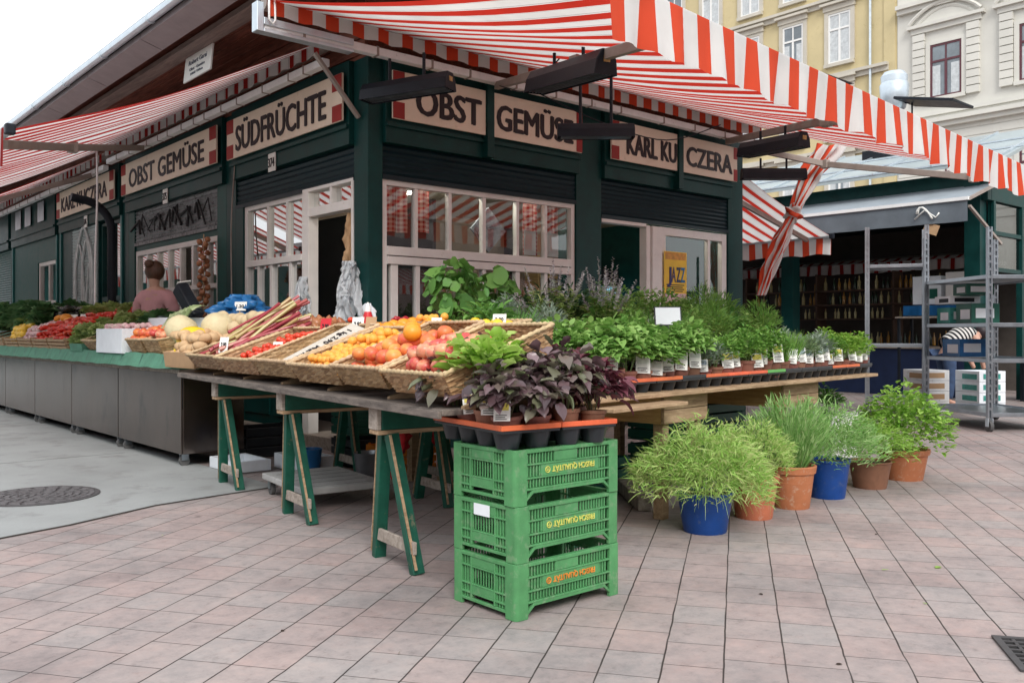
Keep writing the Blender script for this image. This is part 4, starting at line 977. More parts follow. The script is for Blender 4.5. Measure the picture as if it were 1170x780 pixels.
heap('tomato', None, inbasket(4, .056, .07, 2, x0=.08, x1=.30, y0=.08, y1=.45), 'vine tomato at the front of the tomato basket', 'tomato', 'vine tomatoes in the front part of the basket')
heap('tomato', None, inbasket(4, .055, .075, 2, x0=.36, x1=.58, y0=.07, y1=.5), 'vine tomato at the back of the tomato basket', 'tomato', 'vine tomatoes in the back part of the basket')
# long price board lying in the empty basket
mx, L, W = MX[3]
t = thing('price_board', 'long white price board with handwriting lying in the empty wicker basket', 'price board', (0,0,0)); t.matrix_world = mx @ Matrix.Translation((.33,.20,.105)) @ Matrix.Rotation(rad(-6),4,'Y') @ Matrix.Rotation(rad(5),4,'Z') @ Matrix.Rotation(rad(18),4,'X')
mb = MB(); mb.box((0,0,0),(.54,.15,.012)); mb.build('board', pm('worn_board', (.55,.51,.44), .7, .12, 8, dirt=(.42,.36,.28), dirt_amt=.45), t, bevel=.002)
for s_, x in (('Marillen', -.14), ('1 kg 2.90', .1)):
    me = text_mesh(s_, .045, .2, .012); me.materials.append(M['ink']); inst('handwriting', me, (x,0,.009), (-PI/2,0,PI), parent=t)
# price cards
cardn = 0
def price_card(loc, label, w=.10, h=.075, rz=-PI/2+rad(35), tiltx=-.25, txt='2.90', mat='paper', stick=True):
    w *= .8; h *= .8
    t = thing('price_card', label, 'price card', loc, 0); t.rotation_euler = (tiltx, 0, rz)
    mb = MB(); mb.box2((-w/2,-.0015,0),(w/2,.0015,h)); mb.build('card', M[mat], t)
    if txt:
        me = text_mesh(txt, h*.34, w*.62, .02); me.materials.append(M['ink']); inst('price', me, (0,-.004,h*.5), parent=t)
    if stick:
        mb = MB(); mb.box2((-.004,.0016,-.08),(.004,.005,h*.6)); mb.build('stick', M['woody'], t)
def bpt(i, x, y, z): return MX[i][0] @ Vector((x, y, z))
price_card(bpt(5,.12,.2,.10), 'white price card stuck in the front of the rhubarb', .09, .15)
price_card(bpt(4,.28,.25,.09), 'small white price card between the tomatoes', .09, .07)
price_card(bpt(4,.57,.08,.10), 'red and white box of matches style card at the back of the tomatoes', .10, .15, mat='redp')
price_card(bpt(3,.60,.10,.09), 'brown card sign at the back of the empty basket', .09, .13, mat='card', txt='')
price_card(bpt(3,.60,.28,.10), 'cream price card standing behind the empty basket', .10, .12)
# rhubarb
rh = [fruitmat('rhubarb_red', [(.27,.025,.045),(.40,.06,.075),(.46,.20,.12)], .35, 5), fruitmat('rhubarb_green', [(.42,.10,.09),(.46,.34,.14),(.38,.38,.12)], .35, 5)]
mx, L, W = MX[5]
for k in range(64):
    mb = MB(); ln = rnd.uniform(.42,.72); c = rnd.uniform(-.03,.03); r = rnd.uniform(.009,.015)
    mb.tube([(-ln/2,0,0),(-ln/4,c*.7,.005),(0,c,.008),(ln/4,c*.7,.004),(ln/2,0,0)], [r*1.5,r,r,r*.95,r*1.25], 7)
    o = mb.build('rhubarb_stalk', rh[0 if rnd.random() < .62 else 1], smooth=40)
    lay = k//14; y = rnd.uniform(.06, W-.03)*(1-.10*lay)+.03*lay
    o.matrix_world = mx @ Matrix.Translation((rnd.uniform(.38,.48)+lay*.02, y-.06, .07+lay*.036+rnd.uniform(-.01,.02))) @ Matrix.Rotation(rnd.uniform(-.55,.30)-.08,4,'Z') @ Matrix.Rotation(-rnd.uniform(-.05,.28)-.03*lay,4,'Y')
    tag(o, 'pink and green rhubarb stalk lying in the rhubarb heap', 'rhubarb', 'rhubarb stalks heaped on their basket')
# second row
t, mx = basket('wicker basket of lemons standing behind the red apples', (3.02,3.86,1.03), rad(2), -rad(8), .50, .62, .12)
heap('lemon', None, [mx @ Vector(p) for p in pile(.07,.44,.06,.42,.05,.085,2,.3)], 'yellow lemon in the back basket', 'lemon', 'lemons in the back basket', 1.15, upright=False)
price_card(mx @ Vector((.12,.42,.10)), 'white price card stuck among the lemons on the left', .08, .12)
price_card(mx @ Vector((.34,.10,.12)), 'cream price card behind the lemons on the right', .10, .08)
t, mx = basket('shallow wicker basket of oranges behind the grapefruit', (3.05,4.52,1.03), rad(0), -rad(6), .46, .55, .09)
heap('orange', None, [mx @ Vector(p) for p in pile(.07,.40,.07,.48,.05,.10,2,.4)], 'orange in the shallow basket behind the grapefruit', 'orange', 'oranges in the shallow back basket', .9)
t, mx = basket('shallow wicker basket of yellow plums behind the apricots', (3.08,5.10,1.03), rad(0), -rad(6), .46, .50, .09)
heap('yellowp', None, [mx @ Vector(p) for p in pile(.06,.40,.06,.44,.045,.09,2,.4)], 'yellow orange fruit in the basket behind the apricots', 'fruit', 'yellow fruit in the back basket', .85)
def punnet(loc, label, kind, lab2, grp, rz=0, cat='fruit', w=.22, mat='card', n=.045, d=.055, layers=2, h=.10, name='fruit_punnet'):
    t = thing(name, label, 'punnet' if name == 'fruit_punnet' else 'box', loc, rz)
    mb = MB(); g = .006
    mb.box2((0,0,0),(w,w*1.25,g))
    for a, b in (((0,0,g),(g,w*1.25,h)),((w-g,0,g),(w,w*1.25,h)),((g,0,g),(w-g,g,h)),((g,w*1.25-g,g),(w-g,w*1.25,h))): mb.box2(a, b)
    mb.build('tray', M[mat], t)
    mx = Matrix.Translation(loc) @ Matrix.Rotation(rz,4,'Z')
    heap(kind, mx, pile(.04,w-.04,.04,w*1.25-.04,h-.02,d,layers,.5), lab2, cat, grp)
punnet((3.36,5.00,1.125), 'brown card punnet of dark cherries behind the tomatoes', 'plum', 'dark red cherry in a card punnet', 'cherries in the punnet', d=.042)
punnet((3.34,4.66,1.125), 'brown card punnet of apricots beside the ketchup bottle', 'apricot', 'apricot in the card punnet by the ketchup bottle', 'apricots in the punnet')
punnet((3.38,5.62,1.125), 'brown card punnet of red plums by the window', 'tomato', 'red plum in the punnet by the window', 'red plums in the punnet')
t = thing('sauce_bottle', 'red sauce bottle with a white cap standing behind the baskets', 'bottle', (3.30,5.34,1.125))
mb = MB(); mb.lathe([(.036,0),(.038,.01),(.036,.13),(.024,.17)], 14); mb.build('bottle', M['redp'], t, smooth=40)
mb = MB(); mb.lathe([(.022,.17),(.020,.20),(.008,.225),(.006,.235)], 12); mb.build('cap', M['white'], t, smooth=40)
drape((3.40,5.50,1.36), .10, .28, 'small white plastic bag roll standing behind the sauce bottle', M['bagw'], 3.3, 'bag')
# ------------------------------------------------------------------ steel counters
def counter(y0, y1, label, last=False):
    t = thing('steel_counter', label, 'counter', (2.865, y0, 0), 0, 'steel counters along the side of the stall'); L = y1-y0-.006
    mb = MB(); mb.box2((0,.012,.11),(.012,L,.80)); mb.build('front_panel', M['steel'], t, bevel=.003)
    for q in (0, L-.012): mb = MB(); mb.box2((.012,q,.11),(.56,q+.012,.80)); mb.build('side_panel', M['steel'], t, bevel=.003)
    mb = MB(); mb.box2((-.02,0,.802),(.60,L,.835)); mb.build('worktop', M['woodg'], t, bevel=.004)
    mb = MB(); mb.box2((.013,.013,.11),(.55,L-.013,.125)); mb.build('floor_plate', M['black'], t)
    # green felt apron that folds over the front edge
    def f(u, v): return (-.03-.06*(1-v)+.003*math.sin(u*40)*(1-v), L*u, .84+.125*v+.004*math.sin(u*22))
    mb = MB(); mb.grid(f, 50, 3); mb.build('felt_apron', M['felt'], t, smooth=True)
    for k in range(3):
        y = L*(k+.5)/3; mb = MB(); mb.add([(-.083,y-.008,.842),(-.083,y+.008,.842),(-.040,y+.022,.955),(-.040,y+.006,.955)], [(0,1,2,3)]); mb.build('strap', M['crate2'], t)
    mb = MB(); mb.add([(-.02,0,.955),(.62,0,1.16),(.62,L,1.16),(-.02,L,.955),(-.02,0,.836),(.62,0,.836),(.62,L,.836),(-.02,L,.836)], [(0,1,2,3),(4,7,6,5),(0,4,5,1),(3,2,6,7),(0,3,7,4),(1,5,6,2)]); mb.build('sloping_shelf', M['felt'], t)
    for x in (.06, .48):
        for y in (.10, L-.10):
            w = MB(); w.tube([(x-.0,y-.016,.045),(x,y+.016,.045)], .045, 14); c = w.build('castor', M['rubber'], t, smooth=40)
            m2 = MB(); m2.box2((x-.03,y-.028,.05),(x+.03,y-.02,.10)); m2.box2((x-.03,y+.02,.05),(x+.03,y+.028,.10)); m2.box2((x-.035,y-.03,.10),(x+.035,y+.03,.109)); m2.build('fork', M['chrome'], c)
    return t
ys = [7.62,9.30,10.94,12.60,14.25,15.9,17.6,19.3]
for i, lab in enumerate(['steel counter at the end beside the trestle, under the melons', 'steel counter below the lettuces and white boxes', 'steel counter below the red peppers', 'steel counter below the aubergines at the photo edge', 'steel counter at the far left, fifth from the trestle', 'steel counter far along the lane, sixth from the trestle', 'steel counter farthest along the lane']):
    counter(ys[i], ys[i+1], lab)
def zs(x): return .955 + (x-2.845)*.32
# produce on the counters
def boxcrate(loc, sx, sy, h, label, mat='card', name='produce_box', slat=False, tilt=-.0, group=None, th=.012):
    t = thing(name, label, 'box', loc, 0, group, tilt=tilt)
    mb = MB(); mb.box2((0,0,0),(sx,sy,.008)); mb.build('base', M[mat], t)
    mb = MB()
    if slat:
        for k in range(3):
            z0 = .012+k*h/3; z1 = z0+h/3-.014
            mb.box2((0,0,z0),(th,sy,z1)); mb.box2((sx-th,0,z0),(sx,sy,z1)); mb.box2((th,0,z0),(sx-th,th,z1)); mb.box2((th,sy-th,z0),(sx-th,sy,z1))
        for x in (th+.001, sx-th-.021):
            for y in (th+.001, sy-th-.021): mb.box2((x,y,.008),(x+.02,y+.02,h+.01))
    else:
        mb.box2((0,0,.0085),(th,sy,h)); mb.box2((sx-th,0,.0085),(sx,sy,h)); mb.box2((th,0,.0085),(sx-th,th,h)); mb.box2((th,sy-th,.0085),(sx-th,sy,h))
    mb.build('side', M[mat], t, bevel=.003); return t
TL = -rad(17)
boxcrate((2.74,7.02,.862), .52, .64, .13, 'brown card box of potatoes at the end of the fruit table', 'card', tilt=-rad(8))
heap('potato', None, pile(2.80,3.2,7.08,7.60,.96,.09,3,.35), 'pale brown potato heaped in the card box', 'potato', 'potatoes in the card box', 1.05, upright=False)
heap('potato', None, [(rnd.uniform(2.85,3.3), rnd.uniform(7.5,7.9), 1.10+rnd.uniform(0,.05)) for _ in range(18)], 'pale brown potato heaped in the card box', 'potato', 'potatoes in the card box', .95, upright=False)
heap('root', None, pile(3.25,3.75,7.0,8.0,1.08,.13,3,.4), 'knobbly pale celery root piled behind the potatoes', 'celery root', 'celery roots behind the potatoes', 1.05)
heap('onion', None, pile(3.45,3.8,6.4,7.1,1.10,.09,3,.4), 'brown onion piled behind the rhubarb', 'onion', 'onions behind the rhubarb', 1.2) if 'onion' in FM else None
mel = MB(); mel.lathe(sph(.15, .93, 14, .08), 40, wob=lambda a, z: 1-.035*abs(math.sin(5*a))**.25+.035*abs(math.sin(5*a)))
melm = mel.mesh('melon', fruitmat('melon_skin', [(.55,.47,.27),(.68,.60,.38),(.60,.50,.30)], .65, 30), True)
for loc, rot, lab in (((3.04,8.08,1.17),(.5,.3,.4),'large pale ribbed melon at the left beside the white boxes'),((3.22,7.70,1.19),(.2,-.4,1.4),'pale ribbed melon resting behind the yellow melon')):
    inst('melon', melm, loc, rot, 1, label=lab, cat='melon')
ym = MB(); ym.lathe(sph(.105, 1.35, 12), 24, wob=lambda a, z: 1+.012*math.sin(9*a)); ymm = ym.mesh('melon', fruitmat('honey_skin', [(.80,.55,.015),(.85,.65,.04)], .4, 20), True)
inst('melon', ymm, (2.98,7.66,1.10), (PI/2,.1,rad(75)), 1, label='bright yellow oval melon lying in front of the pale melons', cat='melon')
inst('melon', ymm, (2.90,7.60,.985), (PI/2,.1,rad(95)), .8, label='small yellow melon low down behind the potatoes', cat='melon')
for y0, lab in ((8.02,'small square wicker basket of red apples next to the potatoes'),(8.47,'small square wicker basket of yellow apples beside the white box')):
    t, mx = basket(lab, (2.83,y0,.935), 0, TL*.6, .42, .42, .15, name='small_basket', group='small wicker baskets on the counter', flare=.04)
    heap('apple' if y0 < 8.2 else 'nectarine', None, [mx @ Vector(p) for p in pile(.07,.36,.07,.36,.13,.085,2,.4)], 'apple in the small basket '+('next to the potatoes' if y0 < 8.2 else 'beside the white box'), 'apple', 'apples in the small basket '+('by the potatoes' if y0 < 8.2 else 'by the white box'), .95)
boxcrate((2.80,8.98,.95), .40, .82, .24, 'white foam box standing at the front of the counter', 'foam', 'foam_box', th=.03)
boxcrate((3.22,8.80,1.10), .40, .70, .20, 'white foam box standing behind the first one', 'foam', 'foam_box', th=.03)
heap('mushroom', None, pile(2.86,3.14,9.05,9.7,1.17,.06,2,.4), 'pale turnip in the front white foam box', 'turnip', 'turnips in the white foam box', .9)
t, mx = basket('flared wicker basket of green limes beside the foam boxes', (2.83,9.83,.94), 0, TL, .45, .46, .13, name='small_basket', group='small wicker baskets on the counter', flare=.05)
# leafy heads
M['lettuce'] = leafmat('lettuce_leaf', [(.24,.36,.10),(.40,.50,.18),(.52,.58,.26)], .5, .35)
M['cabbage'] = leafmat('cabbage_leaf', [(.05,.14,.05),(.10,.22,.08),(.16,.28,.12)], .5, .25)
def head_mesh(name, mat, r=.11, n=46, L=.12):
    mb = MB()
    for i in range(n):
        a = i*2.4; e = .1+1.35*(i/n); d = Vector((math.cos(a)*math.cos(e), math.sin(a)*math.cos(e), math.sin(e)))
        mb.leaf(d*r*.35+Vector((0,0,.02)), d+Vector((rnd.uniform(-.3,.3), rnd.uniform(-.3,.3), .15)), Z, L*rnd.uniform(.8,1.2), L*rnd.uniform(.8,1.05), rnd.uniform(.1,.5), rnd.uniform(.1,.4))
    mb.lathe([(.0001,-.02),(r*.5,0),(r*.55,r*.5),(.0001,r*.9)], 10)
    return mb.mesh(name, mat, True)
let = head_mesh('lettuce', M['lettuce']); cab = head_mesh('cabbage', M['cabbage'], .12, 40, .15)
for p in pile(2.92,3.45,10.0,10.95,.99,.17,2,.2):
    p = (p[0], p[1], p[2]+(p[0]-2.9)*.30)
    inst('lettuce', let, p, (rnd.uniform(-.6,.6), rnd.uniform(-.6,.6), rnd.uniform(0,6)), rnd.uniform(.55,.75), label='pale green lettuce in the heap beside the red peppers', cat='lettuce', group='lettuces in the heap')
boxcrate((2.82,10.36,.94), .4, .46, .09, 'green felt lined tray in front of the lettuces', 'felt', tilt=TL*.5)
k = 0
for y0, y1, kind, lab, cat, lab2, mat in ((11.05,11.78,'pepper','slatted timber crate at the right end of the red peppers','pepper','pointed red pepper in the right hand slatted crate','wood'),
        (11.82,12.55,'pepper','slatted timber crate of red peppers left of the first','pepper','pointed red pepper in the second slatted crate','wood'),
        (12.6,13.3,'mushroom','slatted timber crate of small turnips','turnip','small turnip in its slatted crate','wood'),
        (13.35,14.1,'yellowp','slatted timber crate of yellow fruit at the photo edge','fruit','yellow fruit in the crate at the photo edge','wood')):
    boxcrate((2.84,y0,.95), .5, y1-y0-.02, .13, lab, mat, 'slatted_crate', True, TL, 'slatted crates on the counters')
    P = [(x, y, z+(x-2.9)*.30) for x, y, z in pile(2.92,3.28,y0+.07,y1-.07,1.07,.085 if kind == 'pepper' else .075,3,.15)]
    heap(kind, None, P, lab2, cat, cat+'s in the '+lab.replace('slatted timber ','')[:40], 1.1, upright=kind != 'pepper')
heap('pepper', None, [(x, y, z+(x-3.3)*.3) for x, y, z in pile(3.3,3.6,11.0,12.4,1.26,.09,2,.2)], 'pointed red pepper piled behind the slatted crates', 'pepper', 'red peppers behind the crates', 1.1, upright=False)
heap('pumpkin', None, [(x, y, z) for x, y, z in pile(3.2,3.5,12.5,13.1,1.20,.16,2,.4)], 'small orange pumpkin behind the turnips', 'pumpkin', 'pumpkins behind the turnips', .9)
heap('dark', None, [(x, y, z) for x, y, z in pile(3.3,3.7,12.9,14.6,1.30,.11,3,.3)], 'dark glossy aubergine piled at the back of the counter', 'aubergine', 'aubergines at the back', 1.1, upright=False)
for p in pile(3.1,3.7,13.4,16,1.22,.24,2,.3): inst('cabbage', cab, p, (rnd.uniform(-.4,.4), rnd.uniform(-.4,.4), rnd.uniform(0,6)), rnd.uniform(.8,1.05), label='dark green cabbage far along the counter', cat='cabbage', group='cabbages far along the counter')
for p in pile(3.55,3.75,11.2,12.9,1.38,.2,1): inst('lettuce', let, p, (rnd.uniform(-.4,.4), rnd.uniform(-.4,.4), rnd.uniform(0,6)), rnd.uniform(.6,.8), label='small pale lettuce on the back shelf above the peppers', cat='lettuce', group='lettuces on the back shelf')
boxcrate((2.84,14.2,.95), .5, 1.4, .13, 'slatted timber crate farthest to the left', 'wood', 'slatted_crate', True, TL, 'slatted crates on the counters')
for p in ((3.25,9.55,1.22),(3.45,9.3,1.24),(3.4,9.75,1.26),(3.55,10.0,1.28)): inst('cabbage', cab, p, (.2,.1,rnd.uniform(0,6)), .7, label='green cabbage behind the white foam boxes', cat='cabbage', group='cabbages behind the foam boxes')
# leeks lying beside the melon
for k in range(5):
    mb = MB(); mb.tube([(0,0,0),(.2,0,.01),(.42,.01,.03)], [.018,.017,.022], 8)
    for q in range(4): mb.blade((.42,0,.03), Vector((1, (q-1.5)*.3, .3)), .25, .04, .6, 4, side=Vector((0,1,.2)))
    o = mb.build('leek', leafmat('leek_%d' % k, [(.50,.56,.34),(.30,.42,.18)], .5, .2), smooth=True, loc=(2.95+.03*k, 8.62-.05*k, 1.06+.02*k)); o.rotation_euler = (0, -.5, rad(40))
    tag(o, 'pale leek lying against the melon and the foam box', 'leek', 'leeks by the melon')
# blue bag behind the melons
drape((3.72,8.3,1.52), .62, .36, 'blue plastic bag heaped behind the melons', M['bluep'], 4.2, 'bag', dep=.2)
price_card((3.62,8.15,1.36), 'pale blue price card in front of the blue bag', .16, .11, txt='1.20')
price_card((3.35,12.3,1.28), 'white price card among the peppers', .12, .14, txt='')
price_card((3.35,12.75,1.28), 'white price card by the pumpkins', .14, .14, txt='')
# scale with a tilted black display
t = thing('market_scale', 'black market scale with a tilted display on the counter behind the lettuces', 'scale', (3.50,9.15,1.14))
mb = MB(); mb.box2((-.16,-.2,0),(.16,.2,.09)); mb.build('base', M['black'], t, bevel=.015)
mb = MB(); mb.lathe([(.0001,.10),(.17,.10),(.19,.125),(.185,.125),(.165,.108),(.0001,.108)], 24, (0,.34,.06)); mb.lathe([(.05,0),(.05,.10)], 12, (0,.34,.06)); mb.build('pan', M['chrome'], t, smooth=40)
mb = MB(); mb.tube([(0,0,.09),(0,0,.25)], .025, 8); mb.build('stem', M['black'], t)
mb = MB(); Mx = Matrix.Rotation(rad(-38),3,'X') @ Matrix.Rotation(rad(-12),3,'Y'); mb.box((0,-.03,.32),(.13,.15,.42), Mx); mb.build('display', M['black'], t, bevel=.02)
mb = MB(); mb.box((0,.13,.50),(.15,.13,.012), Mx); mb.build('paper_slip', M['paper'], t)
# ------------------------------------------------------------------ foliage
L_ = {}
L_['basil'] = leafmat('basil_leaf', [(.13,.29,.06),(.23,.42,.10),(.34,.54,.16)], .4, .35)
L_['parsley'] = leafmat('parsley_leaf', [(.09,.23,.04),(.17,.36,.065),(.26,.45,.10)], .5, .3)
L_['thyme'] = leafmat('thyme_leaf', [(.09,.17,.07),(.16,.25,.11),(.22,.31,.15)], .6, .3)
L_['fresh'] = leafmat('fresh_leaf', [(.17,.36,.045),(.28,.50,.08),(.40,.60,.14)], .5, .4)
L_['dark'] = leafmat('dark_leaf', [(.015,.055,.02),(.03,.09,.03),(.055,.14,.045)], .4, .2)
L_['mid'] = leafmat('mid_leaf', [(.07,.20,.04),(.13,.31,.065),(.21,.41,.10)], .45, .3)
L_['grey'] = leafmat('grey_leaf', [(.17,.24,.17),(.27,.35,.26),(.36,.44,.36)], .6, .3)
L_['curry'] = leafmat('curry_leaf', [(.20,.43,.07),(.36,.58,.13),(.52,.70,.24),(.46,.50,.21),(.36,.58,.13)], .55, .35)
L_['lav'] = leafmat('lavender_leaf', [(.14,.33,.07),(.26,.47,.14),(.43,.60,.27)], .6, .3)
L_['varieg'] = leafmat('variegated_leaf', [(.12,.24,.05),(.26,.38,.10),(.52,.58,.26)], .5, .35)
L_['purple'] = leafmat('purple_leaf', [(.045,.026,.030),(.125,.072,.080),(.23,.16,.17),(.13,.16,.075),(.16,.10,.11)], .3, .2, .6)
L_['amar'] = leafmat('amaranth_leaf', [(.05,.012,.020),(.12,.022,.036),(.20,.06,.085),(.10,.05,.06)], .32, .25, .55)
L_['salad'] = leafmat('salad_leaf', [(.26,.48,.06),(.40,.62,.11),(.55,.72,.22)], .45, .45)
L_['fl'] = leafmat('lilac_flower', [(.40,.37,.42),(.52,.49,.52),(.62,.62,.60)], .7, .4)
L_['stem'] = leafmat('stem_green', [(.12,.20,.06),(.18,.26,.09)], .6, .2)
L_['stemp'] = leafmat('stem_purple', [(.10,.06,.05),(.16,.20,.07)], .6, .2)
def rv(a=1): return Vector((rnd.uniform(-a,a), rnd.uniform(-a,a), rnd.uniform(-a,a)))
def dome(mb, n, r, h, z0, L, W, up=.4, droop=.3, lo=.35, flat=.6, mi=0, fold=.15, c=(0,0)):
    for i in range(n):
        a = rnd.uniform(0, 2*PI); q = math.sqrt(rnd.random()); rr = r*q*(1+.12*math.sin(3*a+c[0]*7)+.1*math.sin(5*a))
        top = z0+(h-z0)*(1-flat*q*q)*(1+.10*math.sin(a*4+q*5)); z = z0+(top-z0)*(lo+(1-lo)*math.sqrt(rnd.random()))
        d = Vector((math.cos(a)*(q+.15), math.sin(a)*(q+.15), up))+rv(.5)
        (mb.leaf2 if L > .06 else mb.leaf)((c[0]+rr*math.cos(a), c[1]+rr*math.sin(a), z), d, Z+rv(.35), L*rnd.uniform(.65,1.2), W*rnd.uniform(.7,1.15), rnd.uniform(0,droop*2), rnd.uniform(0,fold*2), mi)
def stems(mb, n, r0, r, z0, h, w=.004, mi=1, bend=.1):
    for i in range(n):
        a = rnd.uniform(0, 2*PI); q = math.sqrt(rnd.random())
        p = Vector((math.cos(a)*r0*q, math.sin(a)*r0*q, z0)); e = Vector((math.cos(a)*r*q, math.sin(a)*r*q, h))
        d = e-p; mb.blade(p, d, d.length, w, bend, 3, mi)
def sprig(mb, n, r0, L0, L1, W, spread, droop, z0, mi=0, nseg=4):
    for i in range(n):
        a = rnd.uniform(0, 2*PI); q = math.sqrt(rnd.random())
        d = Vector((math.cos(a)*spread*q, math.sin(a)*spread*q, 1))+rv(.16)
        mb.blade((math.cos(a)*r0*q, math.sin(a)*r0*q, z0), d, rnd.uniform(L0, L1), W*rnd.uniform(.7,1.3), droop*rnd.uniform(.3,1.4), nseg, mi)
def needles(mb, n, r, h, z0, ln, W, up, mi=0, flat=.5, lo=.2, droop=.3, c=(0,0), asym=0, rvm=.55):
    for i in range(n):
        a = rnd.uniform(0, 2*PI); q = math.sqrt(rnd.random())
        rr = r*q*(1+.16*math.sin(3*a+asym)+.10*math.sin(7*a+asym*2))
        top = z0+(h-z0)*(1-flat*q*q)*(1+.13*math.sin(a*5+asym+q*6)); z = z0+(top-z0)*(lo+(1-lo)*rnd.random()**.6)
        d = Vector((math.cos(a)*(q+.1), math.sin(a)*(q+.1), up))+rv(rvm)
        mb.blade((c[0]+rr*math.cos(a), c[1]+rr*math.sin(a), z), d, ln*rnd.uniform(.5,1.3), W*rnd.uniform(.7,1.3), droop*rnd.uniform(.2,1.6), 3, mi)
cardmats = [pm('card_yellow', (.72,.62,.12), .5, .15, 30), pm('card_green', (.35,.48,.15), .5, .3, 40), pm('card_pale', (.62,.66,.62), .5, .1, 30), pm('card_blue', (.35,.42,.50), .5, .2, 30)]
M['film'] = glassmat('clear_film', (.93,.95,.95), .10)
CARD_RZ = rad(-41)
def herb_proto(name, label, plantmb, mats, kind, pot='brownpot', r=.054, h=.090, cat='potted herb', card=0, sleeve=False, group=None):
    t = thing(name, label, cat, (0,0,-50), 0, group)
    mb = MB(); mb.lathe([(r*.72,0),(r*.95,h*.82),(r*1.04,h*.83),(r*1.06,h),(r*.93,h),(r*.9,h*.88),(.0001,h*.88)], 18); mb.build('pot', M[pot], t, smooth=35)
    plantmb.build('foliage', mats, t, smooth=True)
    if card is not None:
        cb = MB(); q = Matrix.Rotation(CARD_RZ,3,'Z') @ Matrix.Rotation(rad(-12),3,'X')
        def T(x, y, z): return q @ Vector((x, y, z)) + q @ Vector((0,-r*1.12,0)) + Vector((0,0,h*.7))
        cw, ch = .034, .088
        cb.add([T(-cw,0,0),T(cw,0,0),T(cw,0,ch),T(-cw,0,ch)], [(0,1,2,3)], 0)
        cb.add([T(-cw*.8,-.0012,ch*.55),T(cw*.8,-.0012,ch*.55),T(cw*.8,-.0012,ch*.92),T(-cw*.8,-.0012,ch*.92)], [(0,1,2,3)], 1)
        for k in range(3): cb.add([T(-cw*.75,-.0012,ch*(.08+.1*k)),T(cw*(.6-.2*(k % 2)),-.0012,ch*(.08+.1*k)),T(cw*(.6-.2*(k % 2)),-.0012,ch*(.12+.1*k)),T(-cw*.75,-.0012,ch*(.12+.1*k))], [(0,1,2,3)], 2)
        cb.build('plant_label', [M['paper'], cardmats[card], M['ink']], t)
    if sleeve:
        s = MB(); s.lathe([(r*1.0,h*.3),(r*1.5,h*1.0),(r*1.9,h*2.3)], 20, wob=lambda a, z: 1+.05*math.sin(7*a+z*40)); 
        o = MB(); o.v, o.f, o.m, o.uv = s.v, s.f[:-2], s.m[:-2], s.uv[:-2]; o.build('clear_sleeve', M['film'], t, smooth=True)
    return t
PR = {}
mb = MB(); dome(mb, 240, .11, .30, .12, .040, .038, .25, .35); stems(mb, 14, .02, .08, .075, .24, .005); PR['basil'] = herb_proto('basil_pot', 'x', mb, [L_['basil'], L_['stem']], 'basil', card=2)
mb = MB(); dome(mb, 190, .085, .27, .10, .034, .024, .5, .3); stems(mb, 16, .02, .07, .075, .22, .003); PR['mint'] = herb_proto('mint_pot', 'x', mb, [L_['fresh'], L_['stem']], 'mint', card=1)
mb = MB(); dome(mb, 330, .085, .25, .09, .022, .018, .5, .3); stems(mb, 26, .025, .075, .075, .22, .003); PR['parsley'] = herb_proto('parsley_pot', 'x', mb, [L_['parsley'], L_['stem']], 'parsley', card=0)
mb = MB(); needles(mb, 420, .085, .24, .09, .035, .005, .7); stems(mb, 22, .025, .075, .075, .2, .003); PR['thyme'] = herb_proto('thyme_pot', 'x', mb, [L_['thyme'], L_['stem']], 'thyme', card=3)
mb = MB(); sprig(mb, 130, .035, .14, .24, .005, .35, .12, .075); PR['chive'] = herb_proto('chive_pot', 'x', mb, [L_['parsley'], L_['stem']], 'chives', card=2)
mb = MB(); dome(mb, 170, .075, .23, .09, .040, .016, .6, .2); stems(mb, 14, .02, .06, .075, .2, .004); PR['sage'] = herb_proto('sage_pot', 'x', mb, [L_['grey'], L_['stem']], 'sage', card=3)
def place(kind, loc, label, group, sc=1, cat=None):
    r_ = dup(PR[kind], loc, rnd.uniform(-.4,.4), (sc*rnd.uniform(.94,1.06), sc*rnd.uniform(.94,1.06), sc*rnd.uniform(.82,1.15)), label, group)
    r_.rotation_euler.x = rnd.uniform(-.07,.07); r_.rotation_euler.y = rnd.uniform(-.07,.07)
    for ch in list(r_.children):
        if ch.name.startswith('plant_label'):
            if rnd.random() < .16: bpy.data.objects.remove(ch)
        elif ch.name.startswith('foliage'): ch.rotation_euler.z = rnd.uniform(0, 6.28)
    return r_
# ------------------------------------------------------------------ trays
def tray(loc, rz, nx, ny, pitch, label, top='trayo', group='plant trays on the herb table', hc=.052):
    t = thing('plant_tray', label, 'tray', loc, rz, group); sx, sy = nx*pitch, ny*pitch
    mb = MB()
    for i in range(nx):
        for j in range(ny): mb.lathe([(pitch*.32,0),(pitch*.44,hc)], 10, ((i+.5)*pitch, (j+.5)*pitch, 0))
    mb.build('cells', M['blackp'], t, smooth=35)
    mb = MB(); mb.box2((0,0,hc+.0005),(sx,sy,hc+.012)); mb.build('plate', M['blackp'], t, bevel=.003)
    mb = MB()
    for a, b in (((-.004,-.004,hc+.0125),(sx+.004,.012,hc+.034)), ((-.004,sy-.012,hc+.0125),(sx+.004,sy+.004,hc+.034)), ((-.004,.0125,hc+.0125),(.012,sy-.0125,hc+.034)), ((sx-.012,.0125,hc+.0125),(sx+.004,sy-.0125,hc+.034))): mb.box2(a, b)
    mb.box2((.0125,.0125,hc+.0125),(sx-.0125,sy-.0125,hc+.018))
    mb.build('rim', M[top], t, bevel=.003); return t
